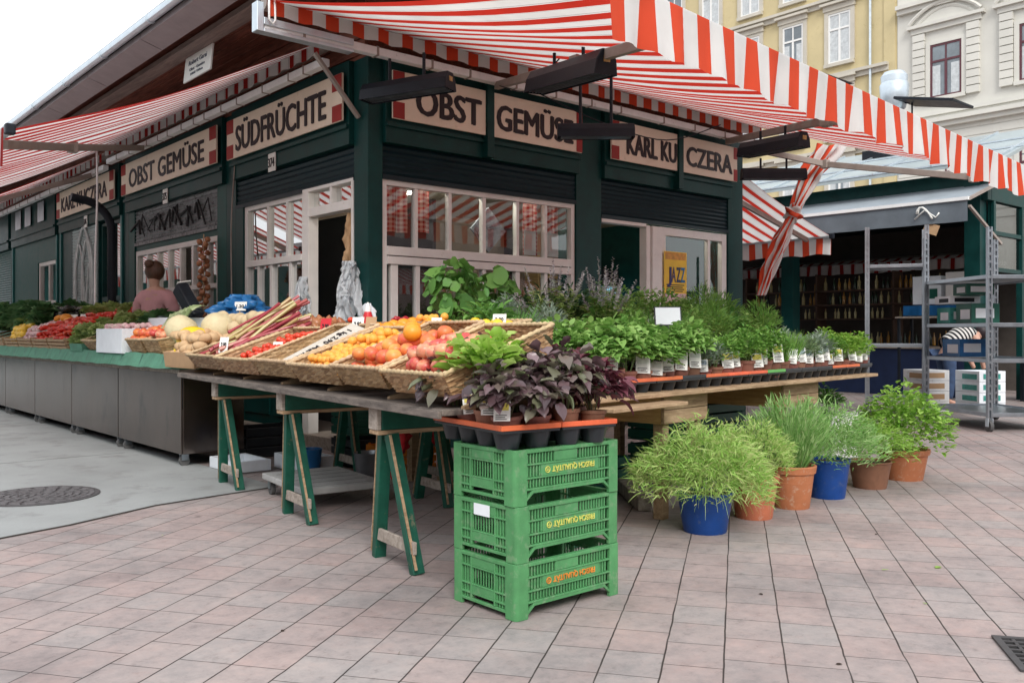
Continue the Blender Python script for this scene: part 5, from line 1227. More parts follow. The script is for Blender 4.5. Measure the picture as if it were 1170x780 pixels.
# ------------------------------------------------------------------ herb table
HR = rad(7.1); H0 = Vector((3.50,3.36,0)); hx = Vector((math.cos(HR), math.sin(HR), 0)); hy = Vector((-math.sin(HR), math.cos(HR), 0))
def hl(a, b, z): return H0 + hx*a + hy*b + Z*z
RHM = Matrix((hx, hy, Z)).transposed()
t = thing('herb_table', 'long timber plank table full of potted herbs', 'table top', (0,0,0))
for i in range(5):
    mb = MB(); mb.box(hl(2.05+rnd.uniform(-.05,.08), .165+i*.42, .783), (4.15,.40,.026), RHM); mb.build('plank', M['wood'], t, bevel=.004)
mb = MB(); mb.box(hl(.35, -.06, .735), (.75,.16,.022), RHM); mb.build('ledge', M['wood'], t, bevel=.004)
for i, (x0, w, lab) in enumerate(((.78,.52,'low timber trestle block under the left half of the herb table'),(2.42,.62,'low timber trestle block under the right half of the herb table'))):
    t = thing('timber_trestle', lab, 'trestle', hl(x0,.06,0), HR, 'timber trestles under the herb table')
    for k in range(2):
        mb = MB(); mb.box2((0,.0,.59+k*.088),(w,.026,.674+k*.088)); mb.build('front_board', M['wood'], t, bevel=.004)
    for x in (.0, w-.026):
        mb = MB(); mb.box2((x,.027,.59),(x+.026,1.6,.765)); mb.build('side_board', M['woody'] if x == 0 else M['wood'], t, bevel=.004)
    for x in (.03, w-.10):
        for y in (.03, 1.5):
            mb = MB(); mb.box2((x,y,0),(x+.07,y+.07,.765)); mb.build('leg', M['wood'], t, bevel=.004)
t = thing('plank_step', 'raised plank shelf behind the front herb pots', 'shelf', (0,0,0))
mb = MB(); mb.box(hl(2.2,1.0,.93), (4.2,.42,.024), RHM); mb.box(hl(2.2,1.55,1.0), (4.2,.5,.024), RHM); mb.build('plank', M['wood'], t)
mb = MB()
for a in (.2,1.2,2.2,3.2,4.1): mb.box(hl(a,1.0,.857), (.05,.38,.12), RHM); mb.box(hl(a,1.55,.89), (.05,.46,.19), RHM)
mb.build('support', M['woodg'], t)
kinds = ['basil']*4+['sage','parsley','parsley','parsley','chive','thyme','sage','parsley','mint','mint']
tops = ['blackp','trayo','trayo','blackp','trayo','trayo','trayo','trayg','blackp','blackp','blackp','trayo','trayo','blackp']
names = {'basil':'green basil','sage':'grey leaved sage','parsley':'curly parsley','mint':'bright green mint','chive':'thin leaved chives','thyme':'small leaved thyme'}
colw = {'blackp':'black','trayo':'orange rimmed','trayg':'green rimmed'}
ordn = ['first','second','third','fourth','fifth','sixth','seventh','eighth','ninth','tenth','eleventh','twelfth','thirteenth','fourteenth','fifteenth','sixteenth']
for i in range(14):
    a = .08+i*.288; k = kinds[i]
    tray(hl(a,.03,.797), HR, 2, 3, .140, f'{colw[tops[i]]} plant tray, {ordn[i]} from the left along the herb table edge', tops[i])
    for p in range(2):
        for q in range(3):
            kk = k if q == 0 else (k if rnd.random() < .7 else rnd.choice(kinds[max(0,i-1):i+2]))
            place(kk, hl(a+.07+.140*p, .03+.07+.140*q, .824), f'{names[kk]} in a small pot, in the {"front" if q == 0 else "inner"} rows of the herb table', f'{names[kk]} pots, {"front" if q == 0 else "inner"} rows', 1.2*rnd.uniform(.92,1.1))
# second row: taller pots on the plank
mb = MB(); dome(mb, 260, .15, .34, .12, .06, .035, .5, .3); stems(mb, 20, .03, .11, .1, .28, .005); PR['broad'] = herb_proto('herb_pot', 'x', mb, [L_['mid'], L_['stem']], 'broad', 'blackp', .07, .11, card=None)
mb = MB(); dome(mb, 420, .16, .36, .12, .034, .026, .5, .3); stems(mb, 24, .03, .12, .1, .3, .004); PR['leafy'] = herb_proto('herb_pot', 'x', mb, [L_['basil'], L_['stem']], 'leafy', 'terra', .07, .11, card=2)
mb = MB(); needles(mb, 900, .15, .40, .12, .06, .006, .9); sprig(mb, 60, .04, .2, .32, .004, .5, .2, .1); PR['feather'] = herb_proto('herb_pot', 'x', mb, [L_['parsley'], L_['stem']], 'feather', 'blackp', .07, .11, card=None)
mb = MB(); sprig(mb, 420, .06, .2, .36, .006, .5, .25, .1); PR['grassy'] = herb_proto('herb_pot', 'x', mb, [L_['mid'], L_['stem']], 'grassy', 'blackp', .07, .11, card=None)
mb = MB(); dome(mb, 330, .15, .32, .11, .034, .022, .5, .3); stems(mb, 20, .03, .1, .1, .28, .004); PR['varieg'] = herb_proto('herb_pot', 'x', mb, [L_['varieg'], L_['stem']], 'varieg', 'brownpot', .07, .11, card=None)
mb = MB(); dome(mb, 240, .17, .52, .13, .075, .026, .8, .15, flat=.35); stems(mb, 24, .03, .13, .1, .45, .006); PR['laurel'] = herb_proto('herb_pot', 'x', mb, [L_['dark'], L_['stem']], 'laurel', 'brownpot', .08, .13, card=None)
mb = MB(); needles(mb, 700, .12, .34, .12, .05, .006, .8); PR['greyfine'] = herb_proto('herb_pot', 'x', mb, [L_['grey'], L_['stem']], 'greyfine', 'brownpot', .07, .11, card=None)
desc = {'broad':'broad leaved dark green herb','leafy':'dense mid green leafy herb','feather':'feathery green herb','grassy':'grass like green herb','varieg':'yellow variegated herb','laurel':'dark glossy bay shrub','greyfine':'grey fine leaved herb'}
def put(kind, a, b, z, where, sc=1.0):
    return place(kind, hl(a,b,z), f'{desc[kind]} {where}', f'{desc[kind]}s on the herb table steps', sc)
for a, k in ((.15,'broad'),(.45,'grassy'),(.75,'greyfine'),(1.08,'varieg'),(1.4,'broad'),(1.72,'leafy'),(2.02,'grassy'),(2.32,'grassy'),(2.65,'leafy'),(2.95,'feather'),(3.25,'broad'),(3.55,'leafy'),(3.9,'feather')):
    put(k, a+rnd.uniform(-.04,.04), .98, .942, 'on the lower plank step behind the small pots', 1.12)
for a, k in ((1.0,'greyfine'),(1.3,'laurel'),(1.62,'laurel'),(1.85,'varieg'),(2.1,'broad'),(2.4,'leafy'),(2.75,'leafy'),(3.1,'leafy'),(3.4,'feather'),(3.75,'feather'),(4.05,'feather')):
    put(k, a+rnd.uniform(-.04,.04), 1.5, 1.012, 'on the upper plank step towards the stall', 1.05 if k in ('laurel','greyfine') else 1.32)
for a, k in ((.5,'broad'),(.75,'broad'),(.95,'feather'),(.65,'leafy')):
    put(k, a, 1.62, 1.012, 'low at the back by the big window', .75)
for p in PR.values():   # keep one of each prototype as a real pot at the end of the back plank
    pass
# tall flowering sage / mint with lilac spikes
def spike_plant(loc, label, n, hgt, rad_, seed, dens=1):
    t = thing('flowering_herb', label, 'potted herb', loc); mb = MB(); SP = []
    for i in range(n):
        fl = MB(); a = rnd.uniform(0,2*PI); q = math.sqrt(rnd.random()); b = Vector((math.cos(a)*.05*q, math.sin(a)*.05*q, .1))
        e = Vector((math.cos(a)*rad_*q, math.sin(a)*rad_*q, hgt*rnd.uniform(.7,1.05)*(1-.2*q))); d = e-b; Ls = d.length
        mb.blade(b, d, Ls, .007, .02, 4, 1)
        for k in range(int(24*dens)):
            s = rnd.uniform(.18,.68); p = b+d*s; mb.leaf(p, Vector((rnd.uniform(-1,1), rnd.uniform(-1,1), .3)), Z, rnd.uniform(.035,.065), rnd.uniform(.022,.036), .3)
        if rnd.random() < .85:
            for k in range(26):
                s = .62+.38*k/26; p = b+d*s; w = .020*(1.15-s)/.5+.006
                fl.leaf(p, Vector((rnd.uniform(-1,1), rnd.uniform(-1,1), .5)), Z, w*1.3, w*.9, .2)
            SP.append(fl)
    m2 = MB(); m2.lathe([(.07,0),(.09,.13),(.095,.14),(.085,.14),(.0001,.13)], 16); m2.build('pot', M['brownpot'], t, smooth=35)
    mb.build('foliage', [L_['varieg'] if seed == 1 else L_['mid'], L_['stemp']], t, smooth=True)
    for fl in SP: fl.build('flower_spike', L_['fl'], t, smooth=True)
    return t
spike_plant((4.42,4.66,.99), 'tall variegated herb with pale lilac spikes at the left of the herb table', 26, .74, .30, 1)
spike_plant((4.72,4.45,.99), 'tall flowering herb with lilac spikes next to the basil, right of the first one', 20, .66, .26, 1)
spike_plant((5.02,4.74,1.0), 'tallest green herb with white flower spikes in front of the dark middle post', 11, .90, .16, 2, 1.8)
# round leaved climbers by the window
def roundleaf(loc, label, seed):
    t = thing('round_leaf_plant', label, 'potted plant', loc); mb = MB()
    for i in range(95):
        a = rnd.uniform(0,2*PI); q = math.sqrt(rnd.random()); p = Vector((math.cos(a)*.21*q, math.sin(a)*.21*q, .24+.42*rnd.random()*(1-.35*q*q)))
        n = (Vector((math.cos(a)*q, math.sin(a)*q, .55))+rv(.4)).normalized(); u = n.cross(Z).normalized(); w = n.cross(u); r = rnd.choice((.022,.03,.04,.05,.06,.072))*rnd.uniform(.9,1.15); cup = rnd.uniform(-.012,.02); el = rnd.uniform(.75,1.1)
        vs = [p]+[p+(u*math.cos(k*PI/5)*el+w*math.sin(k*PI/5))*r*(1+.07*(k % 2)+rnd.uniform(-.1,.08)-(.25 if k == 0 else 0))+n*(cup+rnd.uniform(-.012,.012)) for k in range(10)]
        mb.add(vs, [(0,1+k,1+(k+1) % 10) for k in range(10)], 0)
        mb.blade((0,0,.12), p-Vector((0,0,.12)), (p-Vector((0,0,.12))).length, .006, .05, 3, 1)
    m2 = MB(); m2.lathe([(.08,0),(.105,.16),(.11,.17),(.098,.17),(.0001,.15)], 18); m2.build('pot', M['card'], t, smooth=35)
    mb.build('foliage', [L_['mid'], L_['stem']], t, smooth=True)
roundleaf((4.18,5.55,1.06), 'round leaved green plant on the left in front of the big window', 1)
roundleaf((4.66,5.62,1.06), 'round leaved green plant on the right in front of the big window', 2)
t = thing('window_shelf', 'timber shelf carrying the round leaved plants below the window', 'shelf', (0,0,0)); mb = MB(); mb.box2((3.9,5.3,1.03),(5.2,5.85,1.058)); mb.build('board', M['wood'], t); mb = MB(); mb.box2((3.95,5.35,0),(4.02,5.42,1.03)); mb.box2((5.08,5.35,0),(5.15,5.42,1.03)); mb.box2((3.95,5.75,0),(4.02,5.82,1.03)); mb.box2((5.08,5.75,0),(5.15,5.82,1.03)); mb.build('leg', M['wood'], t)
# framed card among the herbs
t = thing('framed_card', 'white card in a thin black frame standing among the herbs', 'sign', hl(1.72,.62,1.20), rad(-41)); t.rotation_euler.x = rad(-18)
mb = MB(); mb.box2((-.10,0,0),(.10,.010,.15)); mb.build('frame', M['black'], t, bevel=.003)
mb = MB(); mb.box2((-.09,-.002,.01),(.09,-.0005,.14)); mb.build('card', pm('pale_card', (.58,.62,.64), .6, .06), t)
mb = MB(); mb.bar((0,.004,0),(0,.004,-.28), .006, .006); mb.build('stick', M['black'], t)
# ------------------------------------------------------------------ stack of green crates
def crate(z, label, textmat):
    X, Y, H = .60, .41, .226
    t = thing('plastic_crate', label, 'crate', (2.34+(.004 if .2 < z < .3 else -.003 if z > .3 else 0),2.68+(.005 if z > .4 else 0),z), rad(.8 if .2 < z < .3 else -.5 if z > .4 else 0), 'stack of three green plastic crates')
    m = MB()
    def face(L, P, long):
        # P(s, o, z): s along the face, o outward
        def bx(s0, s1, z0, z1, o0=-.012, o1=0): m.box2(P(s0,o0,z0), P(s1,o1,z1))
        e = .062
        bx(e, L-e, H-.016, H-.001, -.02, .006)                # top rim
        if long:
            for z0 in (.160,.105): bx(e, L-e, z0, z0+.007, -.012, .005)
            bx(e, L-e, .060, .068, -.012, .005)
            # arch beam at the foot
            m.prism([(e,.03),(e+.03,.06),(L-e-.03,.06),(L-e,.03),(L-e,.018),(L-e-.035,.047),(e+.035,.047),(e,.018)], 0, 1, fn=lambda x, y, z_: P(x, -.012+.016*z_, y))
            for s in [e+.004+.0165*i for i in range(int((L-2*e)/.0165))]:
                c = s/L
                if not (.36 < c < .58): bx(s, s+.007, .167, H-.017, -.010, -.001)
                bx(s, s+.007, .069, .104, -.010, -.001)
                if not (.24 < c < .78): bx(s, s+.008, .113, .159, -.010, -.001)
            bx(L*.36, L*.58, .168, H-.017, -.010, .001)
            bx(L*.235, L*.79, .1125, .1595, -.010, .002)      # lettered panel
        else:
            for z0 in (.165,.09): bx(e, L-e, z0, z0+.007, -.012, .004)
            bx(e, L-e, .022, .034, -.012, .004); bx(e, L-e, .052, .060, -.012, .004)
            for s in [e+.004+.0175*i for i in range(int((L-2*e)/.0175))]:
                c = s/L
                if not (.32 < c < .68): bx(s, s+.007, .035, H-.017, -.010, -.001)
                else: bx(s, s+.005, .0975, .164, -.006, -.001)
            bx(L*.32, L*.68, .173, H-.017, -.010, .003); bx(L*.32, L*.68, .06, .0895, -.010, .003)
            for s in (L*.31, L*.68): bx(s, s+.008, .035, H-.017, -.012, .005)
    face(X, lambda s, o, z_: (s, -o, z_), True); face(X, lambda s, o, z_: (s, Y+o, z_), True)
    face(Y, lambda s, o, z_: (-o, s, z_), False); face(Y, lambda s, o, z_: (X+o, s, z_), False)
    for cx, cy, sx, sy in ((0,0,1,1),(X,0,-1,1),(0,Y,1,-1),(X,Y,-1,-1)):   # corner columns, rounded
        r = .02; pts = [(.062,-.004)]
        for k in range(5):
            a = -PI/2-k/4*PI/2; pts.append((r-.004+r*math.cos(a), r-.004+r*math.sin(a)))
        pts += [(-.004,.062),(.012,.062),(.012,.012),(.062,.012)]
        poly_ = [(cx+sx*x, cy+sy*y) for x, y in pts]
        if sx*sy < 0: poly_ = poly_[::-1]
        m.prism(poly_, .0, H-.0005)
    m.box2((.013,.013,H-.028),(X-.013,Y-.013,H-.022)) if z > .4 else m.box2((.013,.013,.05),(X-.013,Y-.013,.056))
    m.build('shell', M['crate'], t, bevel=.0015)
    me = text_mesh('FRISCH QUALITÄT', .024, .245, .012); me.materials.append(textmat); inst('lettering', me, (.322,-.0045,.136), (0,PI,0), parent=t)
    em = MB(); em.tube([(.012*math.cos(k*PI/8), 0, .012*math.sin(k*PI/8)) for k in range(17)], .0022, 5); em.bar((-.007,0,-.002),(.007,0,-.002), .002, .003); em.bar((0,0,.007),(0,0,-.007), .002, .003); em.build('emblem', textmat, t, loc=(.175,-.004,.136))
    return t
ty = pm('crate_yellow_print', (.62,.62,.14), .6, .2, 40, dirt=(.2,.42,.15), dirt_amt=.4); to = pm('crate_orange_print', (.68,.25,.04), .6, .15, 40, dirt=(.3,.36,.10), dirt_amt=.35)
crate(.0005, 'bottom crate of the green stack, with orange lettering', to)
c2 = crate(.2275, 'middle crate of the green stack, with a white sticker on its short side', ty)
crate(.4545, 'top crate of the green stack, carrying the purple basil trays', ty)
mb = MB(); mb.box2((-.009,.16,.165),(-.006,.26,.212)); mb.build('sticker', M['foam'], c2)
# trays with purple basil on the stack
TR = -rad(8)
tray((2.283,2.700,.681), TR, 2, 4, .142, 'orange rimmed tray of purple basil and salad on the left of the crate stack', 'trayo', 'trays on the crate stack', .066)
tray((2.580,2.662,.681), TR, 2, 4, .142, 'orange rimmed tray of dark red amaranth on the right of the crate stack', 'trayo', 'trays on the crate stack', .066)
def bigleaf(n, r, h, z0, L, W, mats, mi_mix=None, droop=.5, up=.2, nstem=14):
    mb = MB(); dome(mb, n, r, h, z0, L, W, up, droop, .25, .45, 0, .2)
    stems(mb, nstem, .02, r*.8, .08, h*.9, .006, 1); return mb
PR['purple'] = herb_proto('purple_basil_pot', 'x', bigleaf(120,.155,.335,.09,.065,.058,None), [L_['purple'], L_['stemp']], 'purple', 'brownpot', .060, .095, card=None)
PR['purplec'] = herb_proto('purple_basil_pot', 'x', bigleaf(105,.15,.32,.11,.065,.058,None), [L_['purple'], L_['stemp']], 'purple', 'brownpot', .060, .095, card=0)
PR['salad'] = herb_proto('salad_pot', 'x', bigleaf(60,.078,.385,.22,.066,.064,None,None,.3,1.0,24), [L_['salad'], L_['stem']], 'salad', 'brownpot', .060, .095, card=0)
PR['amar'] = herb_proto('amaranth_pot', 'x', bigleaf(130,.155,.32,.09,.070,.048,None,None,.5,.25), [L_['amar'], L_['stemp']], 'amaranth', 'brownpot', .060, .095, card=None)
def trp(ox, i, j): 
    q = Matrix.Rotation(TR,3,'Z') @ Vector(((i+.5)*.142, (j+.5)*.142, 0)); return Vector((ox, 2.700 if ox < 2.5 else 2.662, .729)) + q
for i in range(2):
    for j in range(4):
        k = 'purple'
        if (i, j) in ((0,1),(0,2),(1,2)): k = 'salad'
        if (i, j) in ((0,0),): k = 'purplec'
        place(k, trp(2.283,i,j), {'purple':'glossy purple basil in a small brown pot on the crate stack','purplec':'glossy purple basil with a yellow card at the near corner of the crate stack','salad':'bright green salad plant in a pot on the crate stack'}[k], {'purple':'purple basil pots on the crate stack','purplec':None,'salad':'salad pots on the crate stack'}[k], 1.0 if k != 'salad' else 1.06)
        k = 'amar' if not (i == 0 and j < 2) else 'purple'
        place(k, trp(2.580,i,j), 'dark red amaranth in a small brown pot on the crate stack' if k == 'amar' else 'purple basil at the left edge of the amaranth tray', 'amaranth pots on the crate stack' if k == 'amar' else 'purple basil pots in the amaranth tray', 1.0)
# ------------------------------------------------------------------ big potted herbs on the ground
def bigpot(loc, r, h, potmat, label, mb, mats, rim=True, sq=False):
    t = thing('potted_herb', label, 'potted plant', loc, 0, 'big potted herbs along the paving')
    p = MB(); prof = [(r*.76,0),(r*.78,.008),(r*.97,h*.82)]
    prof += [(r*1.04,h*.83),(r*1.08,h*.98),(r*1.06,h),(r*.95,h),(r*.93,h*.9)] if rim else [(r*1.0,h*.93),(r*1.04,h*.95),(r*1.04,h),(r*.97,h),(r*.95,h*.9)]
    p.lathe(prof, 32)
    if rim: p.lathe([(r*.905,h*.60),(r*.925,h*.615),(r*.925,h*.63),(r*.92,h*.64)], 32)
    p.build('pot', M[potmat], t, smooth=35)
    s = MB(); s.lathe([(.0001,h*.92),(r*.945,h*.905)], 24); s.build('soil', M['soil'], t)
    mb.build('foliage', mats, t, smooth=True); return t
mb = MB(); needles(mb, 6000, .38, .62, .20, .070, .0068, .6, 0, .58, .02, .35, asym=.5, rvm=1.0); stems(mb, 40, .08, .3, .25, .5, .004, 1)
for k in range(90):
    a = rnd.uniform(0,2*PI); mb.blade((math.cos(a)*.15, math.sin(a)*.15, .30), (math.cos(a), math.sin(a), .15), rnd.uniform(.10,.20), .006, 1.0, 5, 0)
bigpot((4.25,3.20,0), .160, .235, 'bluepot', 'wide bushy curly green herb in the blue pot nearest the crates', mb, [L_['curry'], L_['stem']], False)
mb = MB(); needles(mb, 2600, .25, .60, .26, .055, .0060, .9, 0, .5, .15, .5, asym=1.5); bigpot((4.80,3.24,0), .145, .27, 'terra', 'fine leaved herb in the terracotta pot next to the blue pot', mb, [L_['curry'], L_['stem']])
mb = MB(); needles(mb, 2300, .25, .70, .27, .065, .007, 1.6, 0, .35, .12, .15, asym=2.5); sprig(mb, 260, .10, .3, .46, .005, .6, .15, .27); bigpot((5.27,3.27,0), .150, .28, 'terra', 'upright grey green lavender in the middle terracotta pot', mb, [L_['lav'], L_['stem']])
mb = MB(); needles(mb, 3800, .34, .66, .22, .062, .0066, .8, 0, .55, .06, .3, asym=3.5, rvm=.85); bigpot((5.78,3.30,0), .150, .27, 'bluepot', 'bushy grey green herb in the second blue pot', mb, [L_['lav'], L_['stem']], False)
mb = MB(); dome(mb, 700, .30, .50, .19, .040, .02, .4, .4, .12, .6); needles(mb, 700, .30, .5, .2, .07, .006, .5, asym=1); bigpot((6.38,3.30,0), .150, .20, 'brownpot', 'low spreading yellow green herb in a brown pot', mb, [L_['fresh'], L_['stem']], False)
mb = MB(); dome(mb, 1700, .34, .72, .20, .046, .038, .45, .35, .06, .5); stems(mb, 30, .08, .26, .2, .6, .005, 1); bigpot((6.95,3.32,0), .185, .24, 'terra', 'bright green mint in the last terracotta pot at the right', mb, [L_['fresh'], L_['stem']])
# ------------------------------------------------------------------ things under and around the tables
t = thing('dolly', 'low grey wheeled dolly standing under the middle trestle', 'dolly', (2.74,5.20,0), RZ)
mb = MB(); mb.box2((0,0,.105),(.58,.82,.15)); mb.build('deck', pm('grey_plastic', (.42,.42,.41), .55, .12, 5, .05, dirt=(.28,.27,.26), dirt_amt=.42), t, bevel=.008)
mb = MB()
for k in range(5): mb.box2((.05,.05+k*.15,.1502),(.53,.06+k*.15,.1535))
mb.build('rib', pm('grey_plastic_rib', (.36,.36,.35), .55), t)
for x in (.05,.53):
    for y in (.07,.75):
        w = MB(); w.tube([(x-.014,y,.042),(x+.014,y,.042)], .042, 16); w.lathe([(.02,0),(.02,.001)], 4, (x,y,.1)); c = w.build('castor', M['rubber'], t, smooth=40)
        m2 = MB(); m2.box2((x-.024,y-.02,.045),(x-.017,y+.02,.098)); m2.box2((x+.017,y-.02,.045),(x+.024,y+.02,.098)); m2.box2((x-.028,y-.026,.0985),(x+.028,y+.026,.1045)); m2.build('fork', M['chrome'], c)
boxcrate((3.04,6.95,.01), .32, .5, .09, 'pale blue white foam tray under the table end', 'foam', 'foam_box', th=.025)
boxcrate((3.46,6.6,.01), .30, .5, .12, 'second white foam tray deep under the table', 'foam', 'foam_box', th=.025)
boxcrate((4.02,6.02,.01), .36, .52, .20, 'orange slatted crate on the ground behind the near trestle', 'orangecrate', 'orange_crate', True)
heap('potato', None, pile(4.1,4.32,6.12,6.44,.16,.09,2,.3), 'brown potato in the orange crate under the table', 'potato', 'potatoes in the orange crate', 1)
for i, (x, y, z, h, mt, lab) in enumerate(((3.95,6.62,0,.26,'blackp','black crate on the floor under the fruit table, left'),(3.95,6.62,.265,.24,'crate2','dark green crate standing on the black crate under the fruit table'),(4.0,4.9,0,.28,'blackp','black crate under the window shelf'),(4.35,4.35,0,.28,'crate2','dark green crate under the herb table, left'),(5.35,4.4,0,.30,'crate2','dark green crate under the herb table, middle, lower'),(5.35,4.4,.305,.28,'crate2','dark green crate under the herb table, middle, upper'),(6.0,4.5,0,.30,'crate','brighter green crate under the right half of the herb table, lower'),(6.0,4.5,.305,.28,'crate2','dark green crate on the brighter one under the herb table'),(6.75,4.6,0,.3,'blackp','black crate under the right end of the herb table'),(3.5,7.75,0,.3,'blackp','black crate behind the steel counter'))):
    boxcrate((x,y,z+.005), .55, .38, h-.03, lab, mt, 'storage_crate', True, th=.014)
drape((3.42,5.2,.70), .22, .55, 'red folded cloth hanging behind the nearest trestle', M['redp'], 1.7, 'cloth', dep=.06)
drape((3.9,5.35,.62), .2, .3, 'small red bag hanging under the fruit table', M['redp'], 2.7, 'bag', dep=.07)
for x, y, r_, lab in ((3.75,6.05,.12,'steel pot on the floor under the fruit table'),(3.5,6.55,.1,'small dark bucket on the floor under the fruit table')):
    mb = MB(); mb.lathe([(r_*.8,0),(r_,.2),(r_*1.05,.21),(r_*.97,.21),(r_*.78,.01),(.0001,.01)], 20); tag(mb.build('bucket', M['chrome'] if r_ > .11 else M['bluep'], smooth=35, loc=(x,y,.004)), lab, 'bucket')
mb = MB(); mb.bar((4.42,3.80,.045),(4.95,4.55,.075), .09, .085); tag(mb.build('timber_beam', M['woodg'], bevel=.006), 'old grey timber beam lying on the paving behind the crate stack', 'beam')
boxcrate((7.35,4.15,.0), .45, .4, .42, 'white timber crate with a green plant at the end of the herb table', 'white', 'white_crate', True)
o = place('broad', (7.57,4.35,.30), 'broad leaved green plant in the white timber crate', None); o.pop('group', None) if 'group' in o else None
# litter: a few leaves on the slabs
for k, (x, y) in enumerate(((4.42,1.95),(3.4,2.25),(2.9,1.6),(1.6,3.2),(.9,2.6),(4.9,2.5))):
    mb = MB(); mb.leaf((0,0,.006), Vector((1,0,.05)), Z, .05, .03, .05); o = mb.build('fallen_leaf', L_['fresh'] if k < 1 else M['soil'], loc=(x,y,0)); o.rotation_euler.z = k*1.3; o.scale = (1,1,.6) if k < 1 else (.5,.5,.4)
    tag(o, 'small green leaf dropped on the paving at the right' if k < 1 else 'tiny dry leaf fallen on the paving', 'leaf', None if k < 1 else 'dry leaves on the paving')
for k in range(16):
    mb = MB(); a = rnd.uniform(0,6.3); s_ = rnd.uniform(.012,.035); mb.blade((0,0,.005), Vector((math.cos(a),math.sin(a),.02)), s_, s_*rnd.uniform(.2,.6), 0, 2, side=Vector((-math.sin(a),math.cos(a),.05)))
    x, y = rnd.uniform(1.2,5.5), rnd.uniform(1.2,5.2)
    if x < 2.2 or y < 2.4: tag(mb.build('litter_scrap', M['woodg'] if k % 3 else L_['fresh'], loc=(x,y,0)), 'tiny scrap of leaf or straw on the paving', 'litter', 'scraps on the paving')
for p in PR.values():
    for ch in list(p.children): bpy.data.objects.remove(ch)
    bpy.data.objects.remove(p)
# ------------------------------------------------------------------ person helpers
def skin(name, J, bones, mat, parent=None, sub=2, root=0):
    """J: list of (x,y,z,rx,ry)"""
    me = bpy.data.meshes.new(name); me.from_pydata([j[:3] for j in J], bones, []); me.materials.append(mat)
    o = bpy.data.objects.new(name, me); C.objects.link(o)
    if parent: o.parent = parent
    o.modifiers.new('skin', 'SKIN').use_smooth_shade = True
    if not me.skin_vertices: 
        pass
    sv = me.skin_vertices[0].data if me.skin_vertices else None
    return o, me
def skin_body(name, J, bones, mat, parent=None):
    bm_me = bpy.data.meshes.new(name); 
    import bmesh
    bm = bmesh.new(); lay = bm.verts.layers.skin.verify()
    vs = []
    for i, j in enumerate(J):
        v = bm.verts.new(j[:3]); v[lay].radius = (j[3], j[4] if len(j) > 4 else j[3]); v[lay].use_root = (i == 0); vs.append(v)
    for a, b in bones: bm.edges.new((vs[a], vs[b]))
    bm.to_mesh(bm_me); bm.free(); bm_me.materials.append(mat)
    o = bpy.data.objects.new(name, bm_me); C.objects.link(o)
    if parent: o.parent = parent
    s = o.modifiers.new('skin', 'SKIN'); s.use_smooth_shade = True
    b = o.modifiers.new('smooth', 'SUBSURF'); b.levels = 2; b.render_levels = 2
    return o
M['skin'] = pm('skin', (.52,.30,.22), .5, .08, 6)
M['hair'] = pm('brown_hair', (.085,.038,.022), .45, .4, 40, .3, 120, stretch=(1,1,.2))
M['pink'] = pm('pink_shirt', (.52,.27,.28), .85, .12, 8, .2, 30)
M['trouser'] = pm('dark_trousers', (.03,.035,.05), .85, .2, 8)
# person behind the counter, back to the camera, looking towards the stall
P = tag(skin_body('person', [
    (0,0,.98,.15,.12),(0,.0,1.12,.14,.11),(0,.015,1.30,.155,.115),(0,.0,1.43,.12,.09),(0,.01,1.50,.055,.055),(0,.03,1.56,.055,.06),   #0-5 pelvis..neck top
    (.19,.0,1.40,.062),(.27,.0,1.15,.047),(.20,-.24,1.12,.036),(.15,-.32,1.12,.028),       #6-9 right arm
    (-.19,.0,1.40,.062),(-.28,.0,1.15,.047),(-.20,-.24,1.12,.036),(-.15,-.32,1.12,.028),   #10-13
    (.10,0,.86,.095),(.10,0,.48,.062),(.10,0,.09,.045),(.10,-.14,.04,.035),                 #14-17
    (-.10,0,.86,.095),(-.10,0,.48,.062),(-.10,0,.09,.045),(-.10,-.14,.04,.035),
    (0,.0,1.65,.078,.09),(0,.0,1.72,.06,.07)],
    [(0,1),(1,2),(2,3),(3,4),(4,5),(3,6),(6,7),(7,8),(8,9),(3,10),(10,11),(11,12),(12,13),(0,14),(14,15),(15,16),(16,17),(0,18),(18,19),(19,20),(20,21),(5,22),(22,23)], M['skin']),
    'person in a pink shirt with brown pinned up hair, seen from behind at the counter', 'person')
P.location = (3.62,10.42,.17); P.rotation_euler.z = rad(-62)+PI
o = skin_body('shirt', [(0,0,.90,.19,.15),(0,0,1.12,.175,.14),(0,.015,1.30,.185,.14),(0,.0,1.42,.14,.105),(0,0,1.47,.085,.075),(.20,0,1.40,.082),(.28,0,1.17,.072),(-.20,0,1.40,.082),(-.29,0,1.17,.072)],
    [(0,1),(1,2),(2,3),(3,4),(3,5),(5,6),(3,7),(7,8)], M['pink'], P)
tx = bpy.data.textures.new('cloth_folds', 'CLOUDS'); tx.noise_scale = .11; dm = o.modifiers.new('folds', 'DISPLACE'); dm.texture = tx; dm.strength = .05; dm.mid_level = .5
o = skin_body('trousers', [(0,0,.97,.165,.13),(.10,0,.84,.115),(.10,0,.48,.082),(.10,0,.10,.07),(-.10,0,.84,.115),(-.10,0,.48,.082),(-.10,0,.10,.07)], [(0,1),(1,2),(2,3),(0,4),(4,5),(5,6)], M['trouser'], P)
mb = MB(); mb.lathe(sph(.108,1.12,12), 24, (0,.012,1.685), wob=lambda a, z: 1+.03*math.sin(11*a+z*60)); mb.lathe(sph(.055,.9,8), 16, (0,.10,1.76), wob=lambda a, z: 1+.06*math.sin(7*a+z*70)); mb.build('hair', M['hair'], P, smooth=True)
mb = MB()
for s in (-1,1): mb.lathe(sph(.014,.8,6), 10, (s*.034,-.088,1.665))
mb.build('eye', M['ink'], P, smooth=True)
